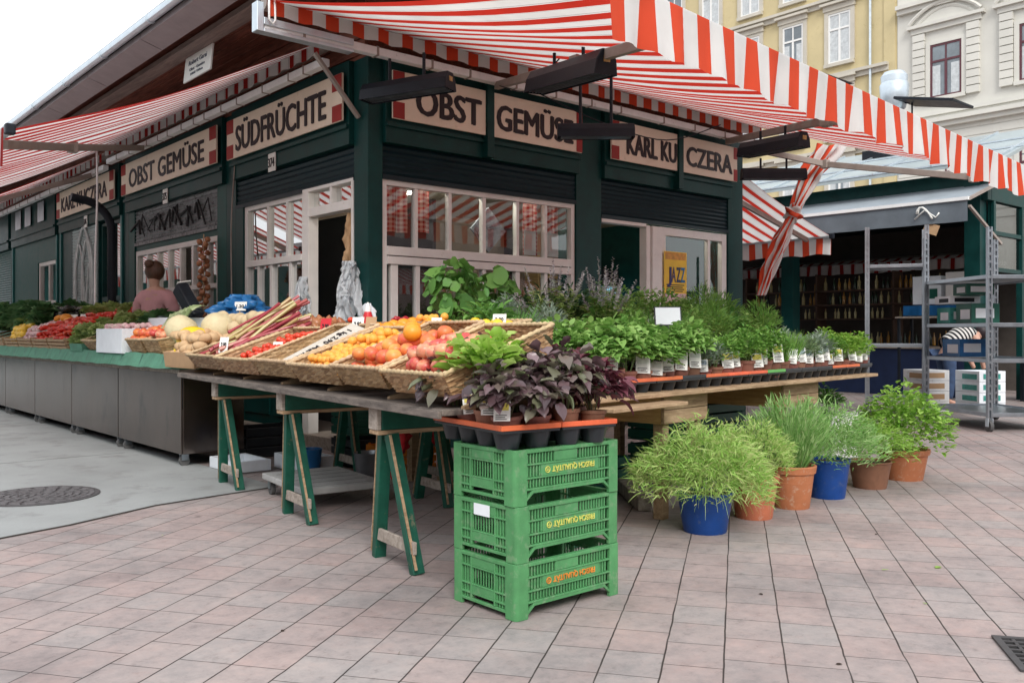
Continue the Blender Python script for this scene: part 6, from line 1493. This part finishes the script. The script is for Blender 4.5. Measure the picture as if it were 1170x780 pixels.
mb = MB(); mb.lathe([(.0001,.03),(.012,.0),(.018,-.02),(.0001,-.028)], 10, (0,-.10,1.645)); mb.build('nose', M['skin'], P, smooth=True)
t = thing('duckboard', 'timber duckboard on the floor behind the counters', 'floor board', (0,0,0)); mb = MB()
for k in range(5): mb.box2((3.5+k*.17,8.6,.10),(3.64+k*.17,16,.165))
mb.build('slat', M['woodg'], t); mb = MB()
for k in range(5): mb.box2((3.5,8.7+k*1.7,0),(4.3,8.8+k*1.7,.099))
mb.build('bearer', M['woodg'], t)
# ------------------------------------------------------------------ next stall across the lane
NS = thing('neighbour_stall', 'dark green open fronted stall with a grey awning across the passage', 'market stall', (0,0,0))
def npart(name, mat, fn, bevel=.004):
    mb = MB(); fn(mb); return mb.build(name, mat, NS, bevel=bevel)
for y in (6.0, 9.4, 12.6, 16.0): npart('post', M['green'], lambda mb: mb.box2((15.2,y,0),(15.45,y+.25,3.6)))
npart('fascia', M['green'], lambda mb: (mb.box2((15.25,5.9,3.3),(15.4,20,3.78)), mb.box2((15.41,5.9,3.3),(22,6.05,3.78))))
npart('back_wall', pm('back_wall_brown', (.10,.085,.075), .8), lambda mb: (mb.box2((19.2,6.1,0),(19.4,20,3.6)), mb.box2((15.5,19.8,0),(19.19,20,3.6))))
npart('ceiling', M['slat'], lambda mb: mb.box2((15.41,6.06,3.35),(22,20,3.45)))
npart('roof', pm('pale_roof', (.40,.46,.47), .4, .12, 2, metal=.4), lambda mb: mb.add([(14.8,5.5,3.80),(14.8,20,3.80),(17.5,20,4.75),(17.5,5.5,4.75),(14.8,5.5,3.86),(14.8,20,3.86),(17.5,20,4.81),(17.5,5.5,4.81)], [(0,1,2,3),(7,6,5,4),(0,4,5,1),(1,5,6,2),(2,6,7,3),(3,7,4,0)]))
def seams(mb):
    for k in range(15): mb.bar((14.78,5.6+k*1.0,3.87),(17.5,5.6+k*1.0,4.825), .03, .03)
    for q in (.0,.3,.6): mb.bar((14.8+q*2.7,5.5,3.875+q*.95),(14.8+q*2.7,20,3.875+q*.95), .025, .025)
npart('seam', M['zinc'], seams, 0)
npart('gable_glazing', M['greyglass'], lambda mb: (mb.box2((15.5,5.95,2.2),(22,5.97,3.28)),))
npart('gable_bars', M['green'], lambda mb: [mb.box2((15.5+k*1.2,5.90,0),(15.58+k*1.2,6.0,3.3)) for k in range(6)] and [mb.box2((15.5,5.91,z),(22,5.99,z+.07)) for z in (2.15,2.75)])
# grey awning
t = thing('grey_awning', 'plain grey awning with a white looped emblem on its valance across the passage', 'awning', (14.0,5.7,3.17)); 
M['grey_cloth'] = pm('grey_cloth', (.15,.175,.20), .7, .14, 3, .1, 20, trans=.2); M['grey_top'] = pm('grey_cloth_top', (.36,.41,.45), .7, .1, 3, trans=.25)
mb = MB(); mb.grid(lambda u, v: (1.35*v, 9*u, .42*v-.03*math.sin(PI*v)), 20, 6); mb.build('cloth', M['grey_top'], t, smooth=True)
mb = MB(); mb.grid(lambda u, v: (-.02+.02*math.sin(u*70)*v+.012*math.sin(u*31+1)*v, 9*u, -.03-.31*v), 90, 5); mb.build('valance', M['grey_cloth'], t, smooth=True)
mb = MB(); mb.bar((-.02,-.02,.0),(-.02,9,.0), .06, .05); mb.build('front_rail', M['white'], t)
mb = MB(); mb.bar((0,0,-.01),(1.35,0,.42), .05, .04); mb.bar((.1,.02,-.1),(1.3,.02,-.6), .04, .04); mb.build('arm', M['bronze'], t)
em = MB(); em.tube([(-.06,.62+.13*math.cos(k*.42)*(1-k*.012),-.17+.10*math.sin(k*.42*1.5)) for k in range(16)], .014, 6); em.tube([(-.06,.78,-.25),(-.06,.62,-.12),(-.06,.45,-.25),(-.06,.40,-.18)], .013, 6); em.build('emblem', M['paper'], t, smooth=True)
# small cardboard tag hanging below the emblem
mb = MB(); mb.box((0,0,0),(.02,.22,.16)); o = mb.build('hanging_tag', M['card'], loc=(14.0,6.25,2.76)); o.rotation_euler.x = rad(22); tag(o, 'brown card tag hanging under the grey awning emblem', 'tag')
# vent pipe and roof hatch
t = thing('vent_pipe', 'white metal vent pipe with a wide cap standing on the roof across the passage', 'vent', (17.0,8.3,4.7))
mb = MB(); mb.lathe([(.16,0),(.16,.75),(.21,.80),(.26,1.05),(.27,1.25),(.24,1.3)], 24); mb.lathe([(.24,1.301),(.25,1.42),(.19,1.5),(.0001,1.52)], 24); mb.build('pipe', M['zinc'], t, smooth=40)
mb = MB(); mb.box2((-.3,-.5,-.2),(.3,.5,.0)); mb.build('collar', M['black'], t)
mb = MB(); mb.bar((17.0,7.0,5.35),(17.0,8.1,5.6), .9, .05); mb.bar((17.0,7.95,4.6),(17.0,7.95,5.55), .03, .03); mb.bar((17.0,8.0,5.56),(17.0,8.22,5.60), .05, .04); tag(mb.build('roof_hatch', M['black'], bevel=.01), 'dark sloping roof flap beside the vent pipe', 'roof hatch')
# striped awning deep behind
awning('small far striped awning seen under the grey one', (18.9,7.0,2.75), (18.9,13,2.75), (17.9,7.0,2.58), (17.9,13,2.58), .22, M['cloth_l'], M['cloth_l'], [], hood=0, seed=5)
# bottle shelf
t = thing('bottle_shelf', 'dark wine shelf with rows of bottles across the passage', 'shelf', (17.6,6.9,0)); mb = MB()
for z in (.9,1.45,1.75,2.05): mb.box2((0,0,z-.03),(.4,5.2,z))
for y in (0,1.7,3.4,5.17): mb.box2((0,y,0),(.4,y+.04,2.4))
mb.build('rack', pm('dark_wood', (.11,.065,.045), .6), t)
bt = MB(); bt.lathe([(.036,0),(.037,.01),(.037,.17),(.014,.22),(.013,.29)], 10); bms = [bt.mesh('bottle', pm('bottle_'+n_, c_, .15, .2, 9, spec=.7), 40) for n_, c_ in (('amber',(.55,.27,.05)),('dark',(.03,.06,.03)),('pale',(.62,.52,.24)))]
for zi, z in enumerate((.9,1.45,1.75,2.05)):
    for k in range(42):
        if rnd.random() < .9: inst('bottle', rnd.choice(bms if zi != 1 else bms[2:]), (17.75+rnd.uniform(-.02,.1), 7.05+k*.118, z), (0,0,0), rnd.uniform(.8,1.0) if zi != 1 else .75, label='bottle standing in the wine shelf across the passage', cat='bottle', group='bottles on the wine shelf')
t = thing('shelf_box_row', 'low counter with dark blue front below the wine shelf', 'counter', (16.2,6.6,0)); mb = MB(); mb.box2((0,0,0),(.6,5,.86)); mb.build('front', pm('navy_panel', (.012,.025,.075), .6), t, bevel=.01); mb = MB(); mb.box2((-.05,-.05,.861),(.65,5.05,.9)); mb.build('top', M['woodg'], t)
for k, (x, y, z, sx, sy, sz, mt, lab) in enumerate(((15.9,6.35,1.65,.4,.5,.55,'cream','pale cream carton on the upper shelf behind the racks'),(15.95,6.95,1.65,.4,.5,.5,'foam','white green carton beside the cream one behind the racks'),(15.9,6.3,1.45,.5,1.3,.18,'bluep','blue plastic crate under the pale cartons'))):
    t = thing('carton', lab, 'box', (x,y,z)); mb = MB(); mb.box2((0,0,0),(sx,sy,sz)); mb.build('body', M[mt], t, bevel=.006); mb = MB(); mb.box2((-.004,.06,sz*.2),(-.001,sy*.5,sz*.55)); mb.build('print', M['crate2'], t)
t = thing('carton_table', 'trestle table holding cartons behind the racks', 'table', (15.8,6.2,0)); mb = MB(); mb.box2((0,0,1.41),(.6,1.5,1.44)); mb.build('top', M['woodg'], t)
for x in (.03,.53):
    for y in (.03,1.43): m2 = MB(); m2.box2((x,y,0),(x+.04,y+.04,1.41)); m2.build('leg', M['black'], t)
# second person bending over boxes in a striped top
M['stripes'] = stripemat('striped_jersey', .045, .5, (.02,.02,.025), (.70,.68,.64), .05, False)
t2 = tag(skin_body('person', [(0,0,.92,.15,.13),(0,-.16,1.06,.14,.12),(0,-.36,1.14,.15,.11),(0,-.44,1.12,.07,.07),(0,-.52,1.14,.09,.085),(0,-.60,1.13,.08,.08),
    (.19,-.36,1.06,.055),(.2,-.42,.80,.042),(.14,-.50,.58,.032),(-.19,-.36,1.06,.055),(-.2,-.42,.80,.042),(-.14,-.5,.58,.032),
    (.1,.02,.80,.10),(.1,.0,.46,.065),(.1,.05,.09,.045),(.1,-.1,.04,.035),(-.1,.02,.80,.10),(-.1,0,.46,.065),(-.1,.05,.09,.045),(-.1,-.1,.04,.035)],
    [(0,1),(1,2),(2,3),(3,4),(4,5),(2,6),(6,7),(7,8),(2,9),(9,10),(10,11),(0,12),(12,13),(13,14),(14,15),(0,16),(16,17),(17,18),(18,19)], M['skin']), 'person in a black and white striped top bending over boxes behind the metal racks', 'person')
t2.location = (14.35,6.15,0); t2.rotation_euler.z = rad(50)
mb = MB()
J = [Vector((0,.02,.93)),Vector((0,-.16,1.08)),Vector((0,-.34,1.16)),Vector((0,-.43,1.15))]
def js(u, v):
    f = v*3; i = min(2,int(f)); c = J[i].lerp(J[i+1], f-i); a = 2*PI*u; r = [.19,.185,.175,.08][i]*(1-(f-i))+[.19,.185,.175,.08][i+1]*(f-i); dx = Vector((1,0,0)); nn = Vector((0,.4,.92))
    return c+dx*(math.cos(a)*r*1.1)+nn*(math.sin(a)*r*.8)
mb.grid(js, 24, 12, 0, lambda u, v: (v*.5, u)); mb.build('striped_top', M['stripes'], t2, smooth=True)
skin_body('jeans', [(0,.02,.93,.175,.145),(.1,.03,.8,.118),(.1,.0,.46,.085),(.1,.05,.1,.075),(-.1,.03,.8,.118),(-.1,0,.46,.085),(-.1,.05,.1,.075)], [(0,1),(1,2),(2,3),(0,4),(4,5),(5,6)], pm('jeans', (.04,.07,.14), .85, .25, 12), t2)
mb = MB(); mb.lathe(sph(.105,1.1,10), 18, (0,-.545,1.165)); mb.build('hair', M['ink'], t2, smooth=True)
# ------------------------------------------------------------------ steel shelf racks
def rack(loc, rz, w, d, h, shelves, label, wheels=True):
    t = thing('shelf_trolley', label, 'shelf trolley', loc, rz, 'galvanised shelf trolleys by the passage')
    for x in (0, w):
        for y in (0, d):
            mb = MB()
            mb.box2((x-.03,y-.02,.16),(x-.012,y+.02,h)); mb.box2((x+.012,y-.02,.16),(x+.03,y+.02,h)); mb.box2((x-.0115,y+.004,.16),(x+.0115,y+.02,h))
            k = .25
            while k < h-.05: mb.box2((x-.0119,y-.017,k),(x+.0119,y+.0035,k+.03)); k += .09
            mb.build('upright', M['chrome'], t)
            if wheels:
                c = MB(); c.tube([(x-.02,y,.065),(x+.02,y,.065)], .065, 18); cc = c.build('castor', M['rubber'], t, smooth=40); m2 = MB(); m2.box2((x-.032,y-.03,.06),(x-.024,y+.03,.158)); m2.box2((x+.024,y-.03,.06),(x+.032,y+.03,.158)); m2.build('fork', M['zinc'], cc)
    for z in shelves:
        mb = MB(); mb.box2((.031,-.01,z),(w-.031,.012,z+.045)); mb.box2((.031,d-.012,z),(w-.031,d+.01,z+.045)); mb.box2((-.01,.021,z),(.012,d-.021,z+.045)); mb.box2((w-.012,.021,z),(w+.01,d-.021,z+.045)); mb.box2((.0125,.0125,z+.02),(w-.0125,d-.0125,z+.028)); mb.build('shelf', M['chrome'], t, bevel=.003)
    return t
ar = math.atan2(1.11,.84)
rack((11.0,4.24,0), ar-PI/2, .95, 1.40, 2.38, (.17,.80,1.22,1.78), 'tall galvanised shelf trolley on wheels at the right edge, nearest the viewer')
rack((11.93,6.21,0), rad(-62.6), .755, .6, 2.62, (.2,.95,2.05), 'second galvanised shelf trolley behind, beside the herb table end')
# loaded cartons
def carton(loc, s, rz, label, mat, pr='crate2', cat='box', group=None):
    t = thing('carton', label, cat, loc, rz, group); mb = MB(); mb.box2((0,0,0),s); mb.build('body', M[mat], t, bevel=.005)
    mb = MB(); mb.box2((-.003,s[1]*.1,s[2]*.2),(-.0005,s[1]*.7,s[2]*.7)); mb.box2((s[0]*.15,-.003,s[2]*.25),(s[0]*.8,-.0005,s[2]*.75)); mb.build('print', M[pr], t); return t
M['teal'] = pm('teal_print', (.05,.28,.24), .5, .3, 20)
qs = [(13.05,5.35,.005+k*.152,.4,.5,.148,'foam','grey') for k in range(4)]
for k in range(4): carton((13.15,5.20,.005+k*.152), (.42,.5,.148), rad(-30), ['lowest','second','third','topmost'][k]+' white flat carton in the stack behind the near shelf trolley', 'foam', 'teal')
for k in range(4): carton((12.9,5.85,.005+k*.152), (.4,.5,.148), rad(-30), ['lowest','second','third','topmost'][k]+' grey fruit tray in the stack behind the second trolley', 'alu', 'card')
carton((11.45,4.62,1.27), (.36,.34,.24), ar-PI/2, 'green carton with a white window on the near trolley shelf', 'crate2', 'foam')
carton((11.68,4.98,1.27), (.36,.30,.20), ar-PI/2, 'teal printed carton beside it on the near trolley shelf', 'teal', 'foam')
carton((11.62,4.95,1.515), (.40,.36,.10), ar-PI/2, 'flat white carton lying on the green cartons', 'foam', 'black')
carton((11.50,4.70,1.62), (.36,.30,.14), ar-PI/2, 'dark green carton topmost on the near trolley shelf', 'crate2', 'foam')
carton((11.55,4.80,.85), (.34,.40,.22), ar-PI/2, 'blue and white box on the middle shelf of the near trolley', 'bluep', 'foam')
# rattan tables, shop front and car beyond the passage
def rtable(loc, rz, label):
    t = thing('rattan_table', label, 'table', loc, rz, 'dark rattan tables stacked by the passage'); mb = MB(); mb.box2((0,0,.70),(.9,.9,.74)); mb.build('top', M['black'], t, bevel=.005)
    for x, y in ((.02,.02),(.82,.02),(.02,.82),(.82,.82)): m2 = MB(); m2.box2((x,y,0),(x+.06,y+.06,.70)); m2.build('leg', M['black'], t)
    mb = MB()
    for k in range(18): mb.box2((.085+k*.041,.03,.35),(.11+k*.041,.045,.69)); mb.box2((.03,.085+k*.041,.35),(.045,.11+k*.041,.69))
    mb.build('slatted_skirt', pm('rattan_%d' % len(bpy.data.materials), (.10,.085,.075), .7, .3, 30), t)
rtable((15.4,4.1,0), rad(-20), 'dark slatted rattan table to the right of the trolleys, in front')
rtable((16.6,4.0,0), rad(-20), 'dark slatted rattan table farther right behind the first')
rtable((15.9,5.0,0), rad(-25), 'dark slatted rattan table half hidden behind the near trolley')
t = thing('car', 'white parked car beyond the passage, half hidden by the trolley', 'car', (25.5,8.6,0), rad(60))
mb = MB(); mb.prism([(-2.1,.35),(-2.1,.72),(-1.2,.85),(-.6,1.36),(.9,1.4),(1.6,.95),(2.1,.85),(2.1,.35)], -.85, .85, fn=lambda x, y, z: (x, z, y)); mb.build('body', pm('white_car_paint', (.72,.74,.76), .25, .04, 3, coat=.6), t, bevel=.06)
for s in (-1,1): mb = MB(); mb.prism([(-1.05,.90),(-.55,1.30),(.85,1.33),(1.35,.95)], s*.855, s*.862, fn=lambda x, y, z: (x, z, y)); mb.build('side_window', M['greyglass'], t)
mb = MB(); mb.add([(-1.23,-.75,.88),(-1.23,.75,.88),(-.66,.7,1.34),(-.66,-.7,1.34)], [(0,1,2,3)]); mb.build('windscreen', M['greyglass'], t)
for x in (-1.35,1.3):
    for y in (-.78,.78): w = MB(); w.tube([(x,y-.1,.32),(x,y+.1,.32)], .32, 22); w.build('wheel', M['rubber'], t, smooth=40)
for y in (-.6,.6): w = MB(); w.lathe(sph(.1,.6,6), 12, (-2.1,y,.66)); w.build('headlight', M['foam'], t, smooth=True)
t = thing('red_shop_front', 'bright red shop front far beyond the passage', 'shop front', (31.0,3.5,0)); mb = MB(); mb.box2((0,0,0),(.3,12,4.2)); mb.build('wall', pm('shop_wall', (.42,.40,.39), .7, .15, 2), t)
for k in range(5):
    mb = MB(); mb.box2((-.05,.4+k*2.3,.5),(-.01,2.2+k*2.3,2.6)); mb.build('panel', pm('red_panel_%d' % k, (.62,.06,.09) if k % 2 == 0 or k == 3 else (.70,.55,.55), .5, .2, 2), t); mb = MB(); mb.box2((-.09,.38+k*2.3,.5),(-.051,.46+k*2.3,2.6)); mb.box2((-.09,2.14+k*2.3,.5),(-.051,2.22+k*2.3,2.6)); mb.box2((-.09,.461+k*2.3,2.5),(-.051,2.139+k*2.3,2.6)); mb.build('frame', M['foam'], t)
# ------------------------------------------------------------------ town houses
def house(name, label, x, y0, y1, h, wallmat):
    t = thing(name, label, 'building', (x,y0,0)); mb = MB(); mb.box2((0,0,0),(12,y1-y0,h)); mb.build('wall', wallmat, t); mb = MB(); mb.box2((-.5,-.1,h),(12,y1-y0+.1,h+.5)); mb.build('roof_cornice', M['stone'], t)
    return t
M['stone'] = pm('cornice_stone', (.50,.47,.40), .75, .12, 1.2, .08, 12); M['ywall'] = pm('yellow_render', (.54,.455,.26), .85, .10, .6, .06, 10, dirt=(.40,.33,.17), dirt_amt=.40); M['cwall'] = pm('cream_render', (.60,.59,.54), .85, .07, .6, .06, 10, dirt=(.52,.48,.40), dirt_amt=.38)
M['wframe'] = pm('white_window_paint', (.74,.74,.72), .5, .05); M['dframe'] = pm('maroon_window_paint', (.10,.03,.04), .5, .15)
M['wglass'] = pm('window_pane_far', (.16,.19,.21), .12, .35, .9, spec=.8); M['lace'] = pm('net_curtain', (.50,.53,.54), .8, .2, 6)
Y = house('yellow_house', 'tall yellow rendered town house with white windows behind the market', 40, 19.4, 62, 24, M['ywall'])
def win(parent, y, z, w, h, frame, pane, trans=True, hood=True, depth=.12):
    """window centred on y (local), sill at z, on the x=0 wall"""
    mb = MB(); a, b = y-w/2, y+w/2; fw = .09
    mb.box2((-.05,a,z),(.02,a+fw,z+h)); mb.box2((-.05,b-fw,z),(.02,b,z+h)); mb.box2((-.05,a+fw,z),(.02,b-fw,z+fw)); mb.box2((-.05,a+fw,z+h-fw),(.02,b-fw,z+h)); mb.box2((-.06,a+fw,z+h*.66),(.02,b-fw,z+h*.66+.09)); mb.box2((-.055,y-.05,z+fw),(.015,y+.05,z+h*.66-.001))
    mb.box2((-.05,y-.03,z+h*.66+.091),(.01,y+.03,z+h-fw-.001))
    f = mb.build('window', frame, parent)
    g_ = MB(); g_.box2((-.02,a+.03,z+.03),(-.008,b-.03,z+h-.03)); g_.build('pane', pane, f)
    c = MB(); c.box2((-.024,a+fw,z+fw),(-.0205,y-w*.16,z+h*.6)); c.box2((-.024,y+w*.18,z+fw),(-.0205,b-fw,z+h*.6)); c.build('curtain', M['lace'], f)
    s = MB(); s.box2((-.18,a-.18,z-.16),(.05,b+.18,z-.001))
    for q in (a-.20, b+.001): s.box2((-.08,q,z),(.05,q+.199,z+h+.15))
    s.box2((-.08,a,z+h+.001),(.05,b,z+h+.15))
    if hood: s.box2((-.14,a-.24,z+h+.151),(.05,b+.24,z+h+.40)); s.box2((-.30,a-.34,z+h+.401),(.05,b+.34,z+h+.52))
    s.build('surround', M['stone'] if hood else M['cwall'], f)
for z in (6.9, 10.5, 14.1, 17.7):
    for k in range(14): win(Y, 2.8+k*2.5, z, 1.15, 2.4, M['wframe'], M['lace'] if (k+int(z)) % 3 else M['wglass'])
for z in (13.2, 9.6, 16.9):
    mb = MB(); mb.box2((-.12,.35,z),(.05,42,z+.22)); mb.box2((-.28,.35,z+.221),(.05,42,z+.36)); mb.build('string_course', M['stone'], Y)
mb = MB(); mb.box2((-.06,.05,0),(.05,.6,24)); mb.build('corner_strip', M['ywall'], Y)
mb = MB(); mb.tube([(-.14,1.2,0),(-.14,1.2,24)], .06, 8); mb.build('downpipe', M['zinc'], Y)
K = house('cream_house', 'tall cream town house with arched window heads at the upper right', 40, -9, 19.38, 24, M['cwall'])
for z in (11.5, 16.6):
    for yy in (26.2, 22.55, 18.9, 15.25, 11.6, 7.95):
        win(K, yy, z, 1.35, 2.35, M['dframe'], M['wglass'], hood=False)
        mb = MB()
        for s in (-1, 1):
            for q in range(9): mb.box2((-.16,yy+s*.90,z-.1+q*.34),(.04,yy+s*1.42,z+.2+q*.34))
        mb.box2((-.14,yy-1.5,z+2.97),(.04,yy+1.5,z+3.2)); mb.box2((-.28,yy-1.65,z+3.201),(.04,yy+1.65,z+3.34)); mb.build('quoin', M['cwall'], K)
        mb = MB(); pts = [(yy-1.5+3.0*k/14, z+3.341+.75*math.sin(PI*k/14)**.8) for k in range(15)]
        mb.prism(pts, -.10, .04, fn=lambda a, b, c: (c, a, b)); mb.build('arched_head', M['cwall'], K)
        mb = MB()
        for r0, x0 in ((0,-.34),(-.22,-.2)): mb.tube([(x0+.12, yy+(a-yy)*(1.03+r0*.5), b+.06+r0) for a, b in pts], .085, 6)
        mb.build('arch_moulding', M['cwall'], K)
for z, dd in ((10.35,.45),(10.7,.25),(15.7,.4)):
    mb = MB(); mb.box2((-dd,0,z),(.05,28.3,z+.18)); mb.box2((-dd*.6,0,z-.2),(.05,28.3,z-.001)); mb.build('cornice', M['cwall'], K)
for k in range(12): mb = MB(); mb.box2((-.03,0,6+k*.36),(.03,28.3,6.3+k*.36)); mb.build('rusticated_course', M['cwall'], K)
for yy in (26.2,22.55,18.9,15.25): win(K, yy, 6.6, 1.35, 2.3, M['dframe'], M['wglass'], hood=False)
# far end of the lane: low stalls closing the view on the left, and the row behind the viewer
for nm, lab, a, b, rowmat in (('market_row', 'dark green row of stalls closing the lane far to the left', (-8,40,0), (6,46,4.2), 'green'), ('market_row', 'row of dark green stalls behind the viewer across the square', (-22,-16,0), (26,-11,4.0), 'green'), ('market_row', 'row of dark green stalls along the other side of the lane', (-12,3,0), (-6.5,38,4.0), 'green')):
    t = thing(nm, lab, 'market stall', (0,0,0)); mb = MB(); mb.box2(a, b); mb.build('wall', M[rowmat], t); mb = MB(); mb.box2((a[0]-.6,a[1]-.8,b[2]+.001),(b[0]+.6,b[1]+.8,b[2]+.3)); mb.build('roof', M['eave'], t)
    mb = MB(); yy = b[1]+.05 if a[1] < 0 else a[1]-.1
    for k in range(int((b[0]-a[0])/2.4)): mb.box2((a[0]+.4+k*2.4,yy-.04,.9),(a[0]+2.2+k*2.4,yy,2.6))
    mb.build('shutter', M['cream'], t)
awning('striped awning on the row of stalls behind the viewer', (22,-10.8,3.3), (-18,-10.8,3.3), (22,-8.6,2.6), (-18,-8.6,2.6), .3, M['cloth'], M['val'], [], hood=0, seed=7, group=None)

# ------------------------------------------------------------------ camera, light, world
cam = bpy.data.cameras.new('camera'); co = bpy.data.objects.new('camera', cam); C.objects.link(co)
co.location = (0,0,1.15); co.rotation_euler = (PI/2, 0, -rad(40.86)); cam.sensor_width = 36; cam.lens = 36*1023/1170; cam.shift_y = -10/1170
cam.clip_end = 500; cam.clip_start = .05; scene.camera = co
SUN_EL, SUN_AZ = rad(40), rad(238)   # azimuth measured from +x towards +y: the sun stands behind the viewer's left shoulder
sd = Vector((math.cos(SUN_AZ)*math.cos(SUN_EL), math.sin(SUN_AZ)*math.cos(SUN_EL), math.sin(SUN_EL)))
sl = bpy.data.lights.new('sun', 'SUN'); sl.energy = 1.5; sl.angle = rad(24); sl.color = (1,.965,.92)
so = bpy.data.objects.new('sun', sl); C.objects.link(so); so.rotation_euler = (-sd).to_track_quat('-Z', 'Y').to_euler()
w = bpy.data.worlds.new('World'); scene.world = w; w.use_nodes = True; nt = w.node_tree; nt.nodes.clear()
sky = nt.nodes.new('ShaderNodeTexSky'); sky.sky_type = 'NISHITA'; sky.sun_disc = False; sky.sun_elevation = SUN_EL; sky.sun_rotation = rad(90)-SUN_AZ; sky.air_density = 1.2; sky.dust_density = 3
tc = nt.nodes.new('ShaderNodeTexCoord'); nz = nt.nodes.new('ShaderNodeTexNoise'); nz.inputs['Scale'].default_value = 2.2; nz.inputs['Detail'].default_value = 5; nt.links.new(tc.outputs['Generated'], nz.inputs['Vector'])
rp = nt.nodes.new('ShaderNodeValToRGB'); rp.color_ramp.elements[0].position = .3; rp.color_ramp.elements[0].color = (8.9,9.2,9.7,1); rp.color_ramp.elements[1].position = .7; rp.color_ramp.elements[1].color = (10.9,11.1,11.4,1); nt.links.new(nz.outputs['Fac'], rp.inputs['Fac'])
mx = nt.nodes.new('ShaderNodeMix'); mx.data_type = 'RGBA'; mx.inputs[0].default_value = .82; nt.links.new(sky.outputs[0], mx.inputs[6]); nt.links.new(rp.outputs[0], mx.inputs[7])
bg = nt.nodes.new('ShaderNodeBackground'); bg.inputs[1].default_value = .10; nt.links.new(mx.outputs[2], bg.inputs[0])
wo = nt.nodes.new('ShaderNodeOutputWorld'); nt.links.new(bg.outputs[0], wo.inputs[0])
scene.render.engine = 'CYCLES'
scene.cycles.max_bounces = 7; scene.cycles.diffuse_bounces = 4; scene.cycles.transparent_max_bounces = 12; scene.cycles.caustics_reflective = False; scene.cycles.caustics_refractive = False; scene.cycles.use_denoising = True; scene.cycles.sample_clamp_indirect = 6
vs = scene.view_settings; vs.view_transform = 'Standard'; vs.look = 'None'; vs.exposure = .66; vs.gamma = 1
